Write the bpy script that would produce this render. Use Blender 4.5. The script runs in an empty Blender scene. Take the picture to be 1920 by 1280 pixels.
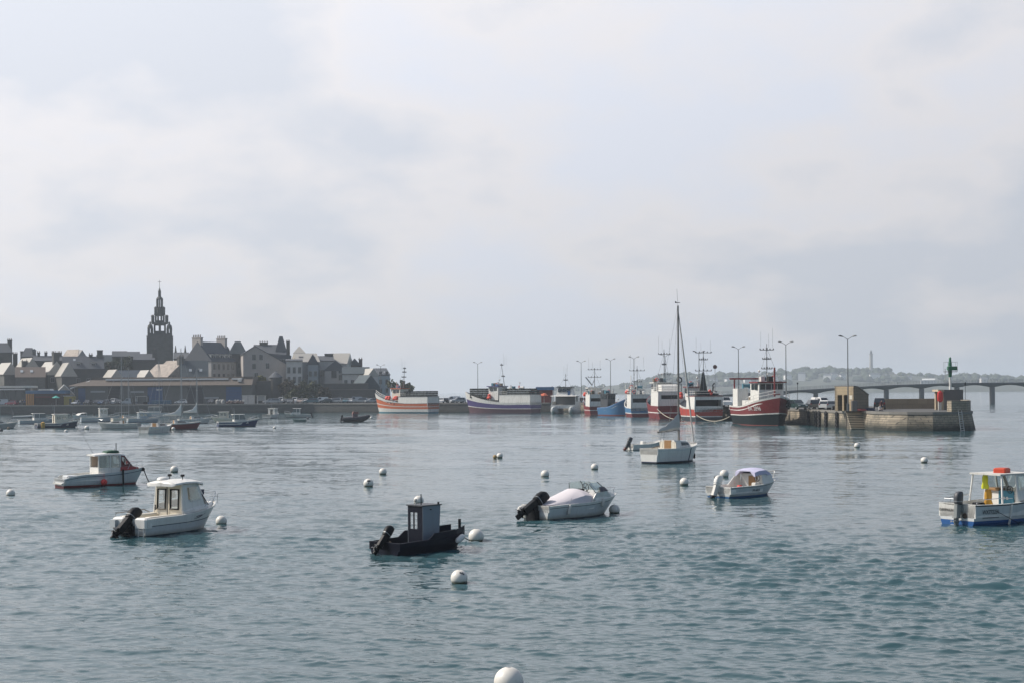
import bpy, math, random
import numpy as np
from mathutils import Vector, Matrix
random.seed(7)
S = bpy.context.scene
COL = S.collection
PI = math.pi
R = math.radians
# ---------------------------------------------------------------- camera model
FPX, HC, ROLL, HOR = 2667.0, 6.0, R(0.4), 92.7
CA, SA = math.cos(ROLL), math.sin(ROLL)
def uv(px, py):
    u, v = px - 960.0, py - (640 + HOR)
    return u * CA - v * SA, v * CA + u * SA
def P(px, py, d):
    u, v = uv(px, py)
    return Vector((u * d / FPX, d, HC - v * d / FPX))
def G(px, py, z=0.0):
    u, v = uv(px, py)
    d = (HC - z) * FPX / v
    return Vector((u * d / FPX, d, z))
def XW(px, d, py=740): return uv(px, py)[0] * d / FPX
def ZW(py, d, px=960): return HC - uv(px, py)[1] * d / FPX

cam = bpy.data.cameras.new('camera'); cam_o = bpy.data.objects.new('camera', cam); COL.objects.link(cam_o)
cam.sensor_width = 36; cam.lens = FPX / 1920 * 36; cam.shift_y = HOR / 1920
cam.clip_start = 0.5; cam.clip_end = 30000
cam_o.location = (0, 0, HC); cam_o.rotation_euler = (R(90), ROLL, 0)
S.camera = cam_o
S.view_settings.view_transform = 'Standard'; S.view_settings.look = 'None'
S.view_settings.exposure = .12; S.view_settings.gamma = 1
cy = S.cycles
cy.use_denoising = True
cy.max_bounces = 6; cy.diffuse_bounces = 2; cy.glossy_bounces = 3; cy.transmission_bounces = 4
cy.transparent_max_bounces = 8; cy.volume_bounces = 1
cy.caustics_reflective = False; cy.caustics_refractive = False
cy.sample_clamp_indirect = 6

# ---------------------------------------------------------------- materials
_M = {}
class NT:
    def __init__(s, nt): s.nt = nt
    def n(s, t, **kw):
        x = s.nt.nodes.new(t)
        for k, v in kw.items():
            if k in ('op', 'operation'): x.operation = v
            elif hasattr(x, k): setattr(x, k, v)
        return x
    def l(s, a, b): s.nt.links.new(a, b)
    def val(s, sock, v):
        if hasattr(v, 'is_output'): s.l(v, sock)
        else: sock.default_value = v
    def math(s, op, a, b=0.0, c=None):
        x = s.n('ShaderNodeMath'); x.operation = op
        s.val(x.inputs[0], a); s.val(x.inputs[1], b)
        if c is not None: s.val(x.inputs[2], c)
        return x.outputs[0]
    def noise(s, vec, scale, detail=3, rough=.55, out=0):
        x = s.n('ShaderNodeTexNoise'); x.inputs['Scale'].default_value = scale
        x.inputs['Detail'].default_value = detail; x.inputs['Roughness'].default_value = rough
        if vec is not None: s.l(vec, x.inputs['Vector'])
        return x.outputs[out]
    def ramp(s, f, stops):
        x = s.n('ShaderNodeValToRGB'); e = x.color_ramp.elements
        while len(e) < len(stops): e.new(.5)
        for el, (p, c) in zip(e, stops):
            el.position = p; el.color = (*c, 1) if len(c) == 3 else c
        s.l(f, x.inputs[0]); return x.outputs[0]
    def mix(s, f, a, b, mode='MIX'):
        x = s.n('ShaderNodeMix'); x.data_type = 'RGBA'; x.blend_type = mode
        s.val(x.inputs[0], f); s.val(x.inputs[6], a if not isinstance(a, tuple) else (*a, 1)); s.val(x.inputs[7], b if not isinstance(b, tuple) else (*b, 1))
        return x.outputs[2]
    def mapping(s, vec, scale=(1, 1, 1), rot=(0, 0, 0), loc=(0, 0, 0)):
        x = s.n('ShaderNodeMapping'); x.inputs['Scale'].default_value = scale; x.inputs['Rotation'].default_value = rot; x.inputs['Location'].default_value = loc
        s.l(vec, x.inputs['Vector']); return x.outputs[0]

def newmat(name):
    m = bpy.data.materials.new(name); m.use_nodes = True
    t = NT(m.node_tree); b = m.node_tree.nodes['Principled BSDF']
    return m, t, b
def mat(name, col, rough=.6, metal=0, var=.18, scale=1.5, dirt=None, dirt_amt=.35, bump=0, bscale=8, coat=0, grime=0):
    """plain surface with object-space variation; dirt = colour of patchy stains; grime = vertical streaks"""
    if name in _M: return _M[name]
    m, t, b = newmat(name)
    tc = t.n('ShaderNodeTexCoord').outputs['Object']
    n = t.noise(tc, scale, 5, .6)
    f = t.math('MULTIPLY_ADD', n, 2 * var, 1 - var)
    c = t.n('ShaderNodeVectorMath'); c.operation = 'SCALE'
    c.inputs[0].default_value = col; t.l(f, c.inputs['Scale'])
    out = c.outputs[0]
    if dirt:
        d = t.noise(tc, scale * 2.7, 6, .7)
        dm = t.ramp(d, [(.48, (0, 0, 0)), (.72, (1, 1, 1))])
        dm = t.math('MULTIPLY', dm, dirt_amt)
        out = t.mix(dm, out, dirt)
    if grime:
        st = t.noise(t.mapping(tc, (3, 3, .25)), 2.2, 5, .65)
        sm = t.math('MULTIPLY', t.ramp(st, [(.5, (0, 0, 0)), (.75, (1, 1, 1))]), grime)
        out = t.mix(sm, out, (.16, .13, .10))
    t.l(out, b.inputs['Base Color'])
    b.inputs['Roughness'].default_value = rough; b.inputs['Metallic'].default_value = metal
    if coat: b.inputs['Coat Weight'].default_value = coat
    if bump:
        bp = t.n('ShaderNodeBump'); bp.inputs['Strength'].default_value = bump; bp.inputs['Distance'].default_value = .05
        t.l(t.noise(tc, bscale, 5, .6), bp.inputs['Height']); t.l(bp.outputs[0], b.inputs['Normal'])
    _M[name] = m; return m
def brickmat(name, c1, c2, mortar, bw=.9, bh=.35, rough=.85, stain=(.05, .055, .045), stain_amt=.6, wet=None, axis='XZ'):
    """coursed stone; wet = height under which the weed-stained band begins (world z)"""
    if name in _M: return _M[name]
    m, t, b = newmat(name)
    tc = t.n('ShaderNodeTexCoord').outputs['Object']
    sx = t.n('ShaderNodeSeparateXYZ'); t.l(tc, sx.inputs[0])
    along = t.math('ADD', sx.outputs[0], sx.outputs[1])
    cb = t.n('ShaderNodeCombineXYZ'); t.l(along, cb.inputs[0]); t.l(sx.outputs[2], cb.inputs[1])
    br = t.n('ShaderNodeTexBrick'); t.l(cb.outputs[0], br.inputs['Vector'])
    br.inputs['Scale'].default_value = 1; br.inputs['Brick Width'].default_value = bw; br.inputs['Row Height'].default_value = bh
    br.inputs['Mortar Size'].default_value = .03; br.inputs['Color1'].default_value = (*c1, 1); br.inputs['Color2'].default_value = (*c2, 1); br.inputs['Mortar'].default_value = (*mortar, 1)
    n = t.noise(tc, .35, 6, .65)
    sm = t.math('MULTIPLY', t.ramp(n, [(.42, (0, 0, 0)), (.68, (1, 1, 1))]), stain_amt)
    out = t.mix(sm, br.outputs[0], stain)
    fine = t.noise(tc, 6, 4, .6); out = t.mix(t.math('MULTIPLY', fine, .45), out, (.09, .085, .07))
    if wet is not None:
        wz = t.math('ADD', sx.outputs[2], t.math('MULTIPLY', t.noise(tc, .6, 4), 1.1))
        mr = t.n('ShaderNodeMapRange'); t.l(wz, mr.inputs[0]); mr.inputs[1].default_value = wet + .9; mr.inputs[2].default_value = wet - .3
        out = t.mix(mr.outputs[0], out, (.018, .022, .017))
    t.l(out, b.inputs['Base Color']); b.inputs['Roughness'].default_value = rough
    bp = t.n('ShaderNodeBump'); bp.inputs['Strength'].default_value = .7; bp.inputs['Distance'].default_value = .06
    h = t.math('ADD', br.outputs['Fac'], t.math('MULTIPLY', fine, -.8))
    bp.invert = True; t.l(h, bp.inputs['Height']); t.l(bp.outputs[0], b.inputs['Normal'])
    _M[name] = m; return m
def glassmat(name='window_glass', col=(.02, .03, .035), rough=.06):
    if name in _M: return _M[name]
    m, t, b = newmat(name)
    b.inputs['Base Color'].default_value = (*col, 1); b.inputs['Roughness'].default_value = rough
    b.inputs['Specular IOR Level'].default_value = .8
    _M[name] = m; return m
def clearmat(name='clear_pane', tint=(.85, .9, .9), gl=.25):
    if name in _M: return _M[name]
    m, t, b = newmat(name)
    nt = m.node_tree; nt.nodes.remove(b); out = nt.nodes['Material Output']
    tr = t.n('ShaderNodeBsdfTransparent'); tr.inputs[0].default_value = (*tint, 1)
    g = t.n('ShaderNodeBsdfGlossy'); g.inputs['Roughness'].default_value = .08; g.inputs[0].default_value = (.9, .9, .9, 1)
    mx = t.n('ShaderNodeMixShader'); mx.inputs[0].default_value = gl
    t.l(tr.outputs[0], mx.inputs[1]); t.l(g.outputs[0], mx.inputs[2]); t.l(mx.outputs[0], out.inputs[0])
    _M[name] = m; return m

# ---------------------------------------------------------------- mesh builder
class MB:
    def __init__(s): s.v = []; s.f = []; s.mi = []; s.mats = []; s.cur = 0
    def use(s, m):
        if m not in s.mats: s.mats.append(m)
        s.cur = s.mats.index(m); return s
    def face(s, idx): s.f.append(tuple(idx)); s.mi.append(s.cur)
    def add(s, vs, fs):
        o = len(s.v); s.v += [tuple(p) for p in vs]
        for f in fs: s.face([i + o for i in f])
        return s
    def box(s, x0, x1, y0, y1, z0, z1, taper=(0, 0)):
        tx, ty = taper
        vs = [(x0, y0, z0), (x1, y0, z0), (x1, y1, z0), (x0, y1, z0), (x0 + tx, y0 + ty, z1), (x1 - tx, y0 + ty, z1), (x1 - tx, y1 - ty, z1), (x0 + tx, y1 - ty, z1)]
        return s.add(vs, [(3, 2, 1, 0), (4, 5, 6, 7), (0, 1, 5, 4), (1, 2, 6, 5), (2, 3, 7, 6), (3, 0, 4, 7)])
    def rbox(s, x0, x1, y0, y1, z0, z1, b=.03):
        """box with chamfered vertical and top edges"""
        a = [(x0 + b, y0), (x1 - b, y0), (x1, y0 + b), (x1, y1 - b), (x1 - b, y1), (x0 + b, y1), (x0, y1 - b), (x0, y0 + b)]
        cx, cy_ = (x0 + x1) / 2, (y0 + y1) / 2
        fx, fy = (x1 - x0 - 2 * b) / (x1 - x0), (y1 - y0 - 2 * b) / (y1 - y0)
        r = [[(x, y, z0) for x, y in a], [(x, y, z1 - b) for x, y in a], [(cx + (x - cx) * fx, cy_ + (y - cy_) * fy, z1) for x, y in a]]
        return s.loft(r, True, True)
    def loft(s, rings, cap0=False, cap1=False, closed=True):
        n = len(rings[0]); o = len(s.v)
        for r in rings: s.v += [tuple(p) for p in r]
        for i in range(len(rings) - 1):
            for j in range(n if closed else n - 1):
                k = (j + 1) % n
                s.face((o + i * n + j, o + i * n + k, o + (i + 1) * n + k, o + (i + 1) * n + j))
        if cap0: s.face([o + j for j in range(n)][::-1])
        if cap1: s.face([o + (len(rings) - 1) * n + j for j in range(n)])
        return s
    def prism(s, pts, y0, y1, inset=0, zref=None):
        """extrude an xz outline from y0 to y1; inset narrows it with height"""
        zs = [p[1] for p in pts]; lo, hi = min(zs), max(zs)
        k = lambda z: inset * (z - lo) / (hi - lo + 1e-9)
        a = [(x, y0 + k(z), z) for x, z in pts]; b = [(x, y1 - k(z), z) for x, z in pts]
        return s.loft([a, b], True, True)
    def tube(s, pts, r, n=6, cap=True):
        pts = [Vector(p) for p in pts]; rings = []
        rs = r if isinstance(r, (list, tuple)) else [r] * len(pts)
        for i, p in enumerate(pts):
            a = pts[max(i - 1, 0)]; b = pts[min(i + 1, len(pts) - 1)]
            d = (b - a).normalized()
            up = Vector((0, 0, 1)) if abs(d.z) < .9 else Vector((1, 0, 0))
            e1 = d.cross(up).normalized(); e2 = d.cross(e1)
            rings.append([p + (e1 * math.cos(t) + e2 * math.sin(t)) * rs[i] for t in [2 * PI * j / n for j in range(n)]])
        return s.loft(rings, cap, cap)
    def lathe(s, prof, c=(0, 0, 0), n=16, sx=1, sy=1):
        rings = [[(c[0] + r * sx * math.cos(2 * PI * j / n), c[1] + r * sy * math.sin(2 * PI * j / n), c[2] + z) for j in range(n)] for r, z in prof]
        return s.loft(rings, True, True)
    def ball(s, c, r, n=14, m=8, sz=1, sx=1, sy=1):
        return s.lathe([(max(r * math.sin(PI * i / m), .001), -r * sz * math.cos(PI * i / m)) for i in range(m + 1)], c, n, sx, sy)
    def torus(s, c, r1, r2, axis='z', n=14, m=6):
        rings = []
        for i in range(n + 1):
            a = 2 * PI * i / n; q = []
            for j in range(m):
                b = 2 * PI * j / m; rr = r1 + r2 * math.cos(b); h = r2 * math.sin(b)
                p = (rr * math.cos(a), rr * math.sin(a), h)
                if axis == 'x': p = (p[2], p[0], p[1])
                elif axis == 'y': p = (p[0], p[2], p[1])
                q.append((c[0] + p[0], c[1] + p[1], c[2] + p[2]))
            rings.append(q)
        return s.loft(rings)
    def panel(s, c00, c10, c11, c01, holes=(), th=.05):
        """wall on four corners (u along c00>c10, v up) with rectangular openings (u0,u1,v0,v1 in 0..1)"""
        c = [Vector(x) for x in (c00, c10, c11, c01)]
        nrm = ((c[1] - c[0]).cross(c[3] - c[0])).normalized() * th
        us = sorted({0., 1.} | {h[0] for h in holes} | {h[1] for h in holes}); vs = sorted({0., 1.} | {h[2] for h in holes} | {h[3] for h in holes})
        pt = lambda u, v: (c[0] * (1 - u) + c[1] * u) * (1 - v) + (c[3] * (1 - u) + c[2] * u) * v
        nu, nv = len(us), len(vs)
        solid = lambda i, j: 0 <= i < nu - 1 and 0 <= j < nv - 1 and not any(h[0] < (us[i] + us[i + 1]) / 2 < h[1] and h[2] < (vs[j] + vs[j + 1]) / 2 < h[3] for h in holes)
        o = len(s.v); A = lambda i, j: o + j * nu + i; B = lambda i, j: o + nu * nv + j * nu + i
        s.v += [tuple(pt(u, v)) for v in vs for u in us]; s.v += [tuple(pt(u, v) - nrm) for v in vs for u in us]
        for i in range(nu - 1):
            for j in range(nv - 1):
                if not solid(i, j): continue
                s.face((A(i, j), A(i + 1, j), A(i + 1, j + 1), A(i, j + 1))); s.face((B(i, j), B(i, j + 1), B(i + 1, j + 1), B(i + 1, j)))
                if not solid(i - 1, j): s.face((A(i, j), A(i, j + 1), B(i, j + 1), B(i, j)))
                if not solid(i + 1, j): s.face((A(i + 1, j), B(i + 1, j), B(i + 1, j + 1), A(i + 1, j + 1)))
                if not solid(i, j - 1): s.face((A(i, j), B(i, j), B(i + 1, j), A(i + 1, j)))
                if not solid(i, j + 1): s.face((A(i, j + 1), A(i + 1, j + 1), B(i + 1, j + 1), B(i, j + 1)))
        return s
    def build(s, name, m=None, parent=None, smooth=False, label=None):
        me = bpy.data.meshes.new(name); me.from_pydata(s.v, [], s.f)
        for q in (s.mats or [m]): me.materials.append(q)
        if s.mats: me.polygons.foreach_set('material_index', s.mi)
        if smooth:
            me.polygons.foreach_set('use_smooth', [True] * len(s.f))
            try: me.set_sharp_from_angle(angle=R(40))
            except Exception: pass
        me.update()
        o = bpy.data.objects.new(name, me); COL.objects.link(o)
        if parent is not None: o.parent = parent
        if label: o['label'] = label
        return o
def tag(o, label=None, cat=None, group=None, kind=None):
    if label: o['label'] = label
    if cat: o['category'] = cat
    if group: o['group'] = group
    if kind: o['kind'] = kind
    return o
def empty(name, loc, rz=0, label=None, cat=None, group=None):
    o = bpy.data.objects.new(name, None); COL.objects.link(o); o.empty_display_size = .3
    o.location = loc; o.rotation_euler = (0, 0, rz); return tag(o, label, cat, group)
def kids(o): return [c for c in COL.objects if c.parent == o]
_KID = {}
def copy_tree(o, parent=None):
    c = o.copy(); COL.objects.link(c)
    if parent is not None: c.parent = parent
    if o.name not in _KID: _KID[o.name] = kids(o)
    for ch in _KID[o.name]: copy_tree(ch, c)
    return c
def text(name, body, size, m, parent, loc, rot, extrude=.004, sx=1):
    cu = bpy.data.curves.new(name, 'FONT'); cu.body = body; cu.size = size; cu.extrude = extrude
    cu.align_x = 'CENTER'; cu.align_y = 'CENTER'
    t = bpy.data.objects.new('tmp', cu); COL.objects.link(t)
    dg = bpy.context.evaluated_depsgraph_get(); dg.update()
    me = bpy.data.meshes.new_from_object(t.evaluated_get(dg)); bpy.data.objects.remove(t)
    me.materials.clear(); me.materials.append(m)
    o = bpy.data.objects.new(name, me); COL.objects.link(o); o.parent = parent
    o.location = loc; o.rotation_euler = rot; o.scale = (sx, 1, 1)
    return o
# ---------------------------------------------------------------- sky, sun, haze, water
SUN_EL, SUN_AZ = R(42), R(80)          # azimuth measured to the left of the view direction (+Y)
sd = Vector((-math.sin(SUN_AZ) * math.cos(SUN_EL), math.cos(SUN_AZ) * math.cos(SUN_EL), math.sin(SUN_EL)))
sun = bpy.data.lights.new('sun', 'SUN'); sun.energy = 4.0; sun.angle = R(0.7); sun.color = (1, .93, .84)
sun_o = bpy.data.objects.new('sun', sun); COL.objects.link(sun_o)
sun_o.rotation_euler = (-sd).to_track_quat('-Z', 'Y').to_euler(); sun_o.location = (-200, 50, 200)
W = bpy.data.worlds.new('World'); S.world = W; W.use_nodes = True
t = NT(W.node_tree); bg = W.node_tree.nodes['Background']
sky = t.n('ShaderNodeTexSky'); sky.sky_type = 'NISHITA'; sky.sun_disc = False
sky.sun_elevation = SUN_EL; sky.sun_rotation = -SUN_AZ; sky.air_density = 1; sky.dust_density = 2.2; sky.ozone_density = 1.2
tc = t.n('ShaderNodeTexCoord').outputs['Generated']
sp = t.n('ShaderNodeSeparateXYZ'); t.l(tc, sp.inputs[0])
zz = t.math('MAXIMUM', sp.outputs[2], 0.0)
den = t.math('ADD', zz, .40)
cb = t.n('ShaderNodeCombineXYZ')
t.l(t.math('DIVIDE', sp.outputs[0], den), cb.inputs[0]); t.l(t.math('DIVIDE', sp.outputs[1], den), cb.inputs[1])
pv = t.mapping(cb.outputs[0], (1, 1.0, 1), (0, 0, R(12)), (3.1, 1.7, .4))
n1 = t.noise(pv, 4.2, 6, .50); n2 = t.noise(pv, 1.7, 4, .45)
dens = t.math('ADD', t.math('MULTIPLY', n1, .55), t.math('MULTIPLY', n2, .45))
# bright where the cloud sheet is thin, greyer where it is thick
dt = t.n('ShaderNodeVectorMath'); dt.operation = 'DOT_PRODUCT'; t.l(tc, dt.inputs[0]); dt.inputs[1].default_value = sd
glow = t.math('POWER', t.math('MAXIMUM', t.math('MULTIPLY_ADD', dt.outputs['Value'], .5, .5), 0), 2.2)
cloudcol = t.ramp(dens, [(.40, (.69, .725, .815)), (.50, (.75, .738, .765)), (.585, (.60, .635, .71))])
br = t.math('MULTIPLY_ADD', glow, 7.0, 8.55)
hz = t.n('ShaderNodeMapRange'); t.l(zz, hz.inputs[0]); hz.inputs[1].default_value = 0; hz.inputs[2].default_value = .30; hz.inputs[3].default_value = .80; hz.inputs[4].default_value = 1.03
br = t.math('MULTIPLY', br, hz.outputs[0])
cs = t.n('ShaderNodeVectorMath'); cs.operation = 'SCALE'; t.l(t.mix(t.math('MULTIPLY', glow, .35), cloudcol, (.765, .738, .725)), cs.inputs[0]); t.l(br, cs.inputs['Scale'])
# the sheet thins out towards the zenith, where the blue of the sky takes over
cov = t.n('ShaderNodeMapRange'); t.l(zz, cov.inputs[0]); cov.inputs[1].default_value = .33; cov.inputs[2].default_value = .85; cov.inputs[3].default_value = .95; cov.inputs[4].default_value = .42
# and breaks up behind the viewer
fdir = t.math('ADD', t.math('MULTIPLY', sp.outputs[0], -.5), t.math('MULTIPLY', sp.outputs[1], .87))
fc = t.n('ShaderNodeMapRange'); fc.interpolation_type = 'SMOOTHSTEP'; t.l(fdir, fc.inputs[0]); fc.inputs[1].default_value = -.15; fc.inputs[2].default_value = .56; fc.inputs[3].default_value = .10; fc.inputs[4].default_value = 1
cvr = t.math('MULTIPLY', cov.outputs[0], fc.outputs[0])
t.l(t.mix(cvr, sky.outputs[0], cs.outputs[0]), bg.inputs[0])
bg.inputs['Strength'].default_value = .1
W.cycles.sampling_method = 'MANUAL'; W.cycles.sample_map_resolution = 512

HZ = MB().box(-4200, 4200, -120, 6950, -4, 96)
m, t, b = newmat('haze_air'); m.node_tree.nodes.remove(b)
pvn = t.n('ShaderNodeVolumePrincipled'); pvn.inputs['Density'].default_value = .00022; pvn.inputs['Color'].default_value = (.84, .915, 1, 1); pvn.inputs['Anisotropy'].default_value = .25
t.l(pvn.outputs[0], m.node_tree.nodes['Material Output'].inputs['Volume'])
tag(HZ.build('haze', m), 'pale sea haze over the whole harbour', 'haze', kind='stuff')

def make_water():
    rows = []
    for d in np.geomspace(2.5, 26, 26)[:-1]: rows.append(d)
    yp = np.arange(8532 / 26., 3.0, -.36); rows += list(8532 / yp); rows += list(np.geomspace(rows[-1] * 1.06, 6800, 22))
    d = np.array(rows)
    a = np.concatenate([np.linspace(-1.15, -.62, 40)[:-1], np.linspace(-.62, .62, 1020), np.linspace(.62, 1.15, 40)[1:]])
    D, A = np.meshgrid(d, a, indexing='ij')
    X = D * np.tan(A); Y = D.copy()
    dd = np.gradient(d)[:, None] * np.ones_like(X)
    rng = np.random.default_rng(5); Z = np.zeros_like(X)
    n = 110
    for i in range(n):
        lam = 0.18 * (2.2 / 0.18) ** (rng.random())
        th = R(72) + rng.normal(0, .42)
        k = 2 * PI / lam; amp = .0066 * lam ** .92 * (1.0 if lam < .8 else (.8 / lam) ** .8) * (.55 + .9 * rng.random())
        kx, ky = k * math.cos(th), k * math.sin(th); ph = rng.random() * 2 * PI
        fade = np.clip((lam / (dd + 1e-6) - 1.3) / 1.5, 0, 1)
        s = np.sin(kx * X + ky * Y + ph + .5 * np.sin(.13 * X * math.cos(th + 1) + .11 * Y + i))
        grp = .65 + .35 * np.sin(.05 * X + .031 * Y * (1 + (i % 5) * .3) + i * 1.7)
        Z += amp * fade * grp * s
    for i in range(46):                                   # longer, very low undulations that still show far out
        lam = 3.0 * (14 / 3.0) ** rng.random(); th = R(74) + rng.normal(0, .34); k = 2 * PI / lam
        fade = np.clip((lam / (dd + 1e-6) - 1.3) / 1.5, 0, 1) * np.clip((D - 50) / 120, .08, 1)
        Z += .0105 / k * (.5 + rng.random()) * fade * np.sin(k * math.cos(th) * X + k * math.sin(th) * Y + rng.random() * 6.28 + .8 * np.sin(.03 * X + .021 * Y + i))
    pat = sum(np.sin(X * a + Y * b_ + c + 1.2 * np.sin(Y * b_ * .7 + X * a * 1.9 + c)) for a, b_, c in ((.021, .017, .3), (.05, .037, 1.9), (.011, .061, 4.1), (.083, .09, 2.2)))
    Z *= np.clip(.95 + .26 * pat, .4, 1.7)
    Z += .25 * np.abs(Z) - .004
    nr, nc = X.shape
    co = np.stack([X, Y, Z], -1).reshape(-1, 3).astype(np.float32)
    i = np.arange((nr - 1) * (nc - 1)); r, c = i // (nc - 1), i % (nc - 1); v = r * nc + c
    q = np.stack([v, v + 1, v + nc + 1, v + nc], -1).astype(np.int32)
    me = bpy.data.meshes.new('sea_water'); me.vertices.add(len(co)); me.vertices.foreach_set('co', co.ravel())
    me.loops.add(q.size); me.loops.foreach_set('vertex_index', q.ravel()); me.polygons.add(len(q))
    me.polygons.foreach_set('loop_start', np.arange(0, q.size, 4, dtype=np.int32)); me.polygons.foreach_set('loop_total', np.full(len(q), 4, np.int32))
    me.polygons.foreach_set('use_smooth', np.ones(len(q), bool)); me.update(); me.validate()
    o = bpy.data.objects.new('sea_water', me); COL.objects.link(o)
    m, t, b = newmat('harbour_water')
    ob = t.n('ShaderNodeTexCoord').outputs['Object']
    big = t.noise(t.mapping(ob, (.010, .035, 1)), 1, 6, .65)          # wind lanes
    mid = t.noise(t.mapping(ob, (.05, .12, 1)), 1, 4, .6)
    lane = t.math('ADD', t.math('MULTIPLY', big, .65), t.math('MULTIPLY', mid, .35))
    b.inputs['Base Color'].default_value = (.018, .060, .066, 1)
    base = t.mix(t.ramp(lane, [(.38, (0, 0, 0)), (.62, (1, 1, 1))]), (.023, .066, .077), (.037, .088, .103))
    t.l(base, b.inputs['Base Color'])
    b.inputs['IOR'].default_value = 1.40
    rg = t.n('ShaderNodeMapRange'); t.l(lane, rg.inputs[0]); rg.inputs[1].default_value = .35; rg.inputs[2].default_value = .65; rg.inputs[3].default_value = .05; rg.inputs[4].default_value = .14
    t.l(rg.outputs[0], b.inputs['Roughness'])
    # capillary ripples tilt the surface at every scale the mesh cannot carry; wind lanes make them stronger or weaker
    st = t.n('ShaderNodeMapRange'); t.l(lane, st.inputs[0]); st.inputs[1].default_value = .36; st.inputs[2].default_value = .62; st.inputs[3].default_value = .58; st.inputs[4].default_value = 1.0
    c1 = t.noise(t.mapping(ob, (2.0, 4.4, 1), (0, 0, R(-16))), 1.0, 5, .66, out=1); c2 = t.noise(t.mapping(ob, (.30, .8, 1), (0, 0, R(-10))), 1.0, 3, .6, out=1)
    c2m = t.n('ShaderNodeVectorMath'); c2m.operation = 'MULTIPLY_ADD'; t.l(c2, c2m.inputs[0]); c2m.inputs[1].default_value = (.45, .45, .45); c2m.inputs[2].default_value = (.275, .275, .275)
    va = t.n('ShaderNodeVectorMath'); va.operation = 'ADD'; t.l(c1, va.inputs[0]); t.l(c2m.outputs[0], va.inputs[1])
    vs = t.n('ShaderNodeVectorMath'); vs.operation = 'SUBTRACT'; t.l(va.outputs[0], vs.inputs[0]); vs.inputs[1].default_value = (1, 1, 1)
    vm = t.n('ShaderNodeVectorMath'); vm.operation = 'MULTIPLY'; t.l(vs.outputs[0], vm.inputs[0]); vm.inputs[1].default_value = (.36, .60, 0)
    vk = t.n('ShaderNodeVectorMath'); vk.operation = 'SCALE'; t.l(vm.outputs[0], vk.inputs[0]); t.l(st.outputs[0], vk.inputs['Scale'])
    ge = t.n('ShaderNodeNewGeometry'); vn = t.n('ShaderNodeVectorMath'); vn.operation = 'ADD'; t.l(ge.outputs['Normal'], vn.inputs[0]); t.l(vk.outputs[0], vn.inputs[1])
    vz = t.n('ShaderNodeVectorMath'); vz.operation = 'NORMALIZE'; t.l(vn.outputs[0], vz.inputs[0]); t.l(vz.outputs[0], b.inputs['Normal'])
    me.materials.append(m)
    tag(o, 'rippled grey-green harbour water', 'water', kind='structure')
make_water()
# ---------------------------------------------------------------- shared materials
WHITE = mat('white_gelcoat', (.74, .73, .69), .35, var=.05, scale=.8, dirt=(.45, .42, .35), dirt_amt=.25, grime=.25)
CREAM = mat('cream_gelcoat', (.72, .66, .54), .4, var=.05, dirt=(.5, .45, .35), dirt_amt=.2)
OFFW = mat('aged_white_paint', (.60, .59, .55), .5, var=.1, dirt=(.35, .3, .22), dirt_amt=.4, grime=.35)
BLACK = mat('black_plastic', (.009, .010, .012), .5, var=.2)
RUBBER = mat('black_rubber', (.015, .015, .016), .8, var=.3)
DGREY = mat('dark_grey_paint', (.055, .06, .068), .5, var=.2)
STEEL = mat('stainless_steel', (.55, .56, .57), .3, metal=.9, var=.1)
GALV = mat('galvanised_steel', (.30, .32, .33), .5, metal=.5, var=.15)
NAVY = mat('navy_paint', (.020, .032, .075), .35, var=.15, dirt=(.06, .06, .07))
RED = mat('red_paint', (.175, .011, .013), .45, var=.15, dirt=(.20, .06, .04), dirt_amt=.4, grime=.15)
BRED = mat('signal_red', (.60, .035, .03), .5, var=.1)
ORANGE = mat('orange_paint', (.56, .13, .045), .5, var=.12, dirt=(.4, .2, .1), grime=.15)
WOOD = mat('varnished_wood', (.30, .165, .065), .5, var=.3, scale=5)
TIMBER = mat('weathered_timber', (.17, .13, .09), .8, var=.3, scale=4)
GREENW = mat('green_paint', (.01, .13, .06), .4, var=.12)
GLASS = glassmat(); CLEAR = clearmat(); SMOKE = clearmat('tinted_pane', (.55, .6, .6), .3)
ROPE = mat('rope', (.42, .38, .30), .9, var=.2, scale=20)
SKIN = mat('skin', (.45, .27, .2), .6, var=.05)
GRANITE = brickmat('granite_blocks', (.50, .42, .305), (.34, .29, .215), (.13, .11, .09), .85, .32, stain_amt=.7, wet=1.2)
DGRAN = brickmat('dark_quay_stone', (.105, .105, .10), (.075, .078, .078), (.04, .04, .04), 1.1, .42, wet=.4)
RUBBLE = brickmat('rubble_wall', (.20, .185, .165), (.15, .14, .125), (.10, .095, .085), .6, .3, stain_amt=.45)
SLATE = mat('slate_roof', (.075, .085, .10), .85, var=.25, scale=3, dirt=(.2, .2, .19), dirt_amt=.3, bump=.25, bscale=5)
PSLATE = mat('sunlit_lichen_slate', (.42, .40, .355), .42, var=.22, scale=3, dirt=(.22, .19, .15), dirt_amt=.5, bump=.25, bscale=5)  # lichen tone made paler, sun glare of the lit slopes is in the colour
BSLATE = mat('brown_tile_roof', (.15, .115, .095), .6, var=.25, scale=3, dirt=(.25, .2, .15), dirt_amt=.3, bump=.3)
LICHEN = mat('lichen_mottled_roof', (.34, .29, .245), .7, var=.4, scale=.42, dirt=(.085, .06, .055), dirt_amt=1.0, bump=.4)
RENDER_G = mat('grey_render', (.37, .365, .355), .85, var=.1, scale=.5, dirt=(.2, .19, .17), grime=.2)
RENDER_P = mat('pale_render', (.56, .545, .51), .85, var=.08, scale=.5, dirt=(.3, .28, .25), grime=.2)
RENDER_K = mat('pinkish_render', (.39, .36, .335), .85, var=.1, scale=.4, dirt=(.24, .215, .195), grime=.2)
STONE_D = brickmat('dark_house_stone', (.125, .125, .12), (.095, .097, .095), (.08, .082, .08), .7, .3, stain_amt=.35)
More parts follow.
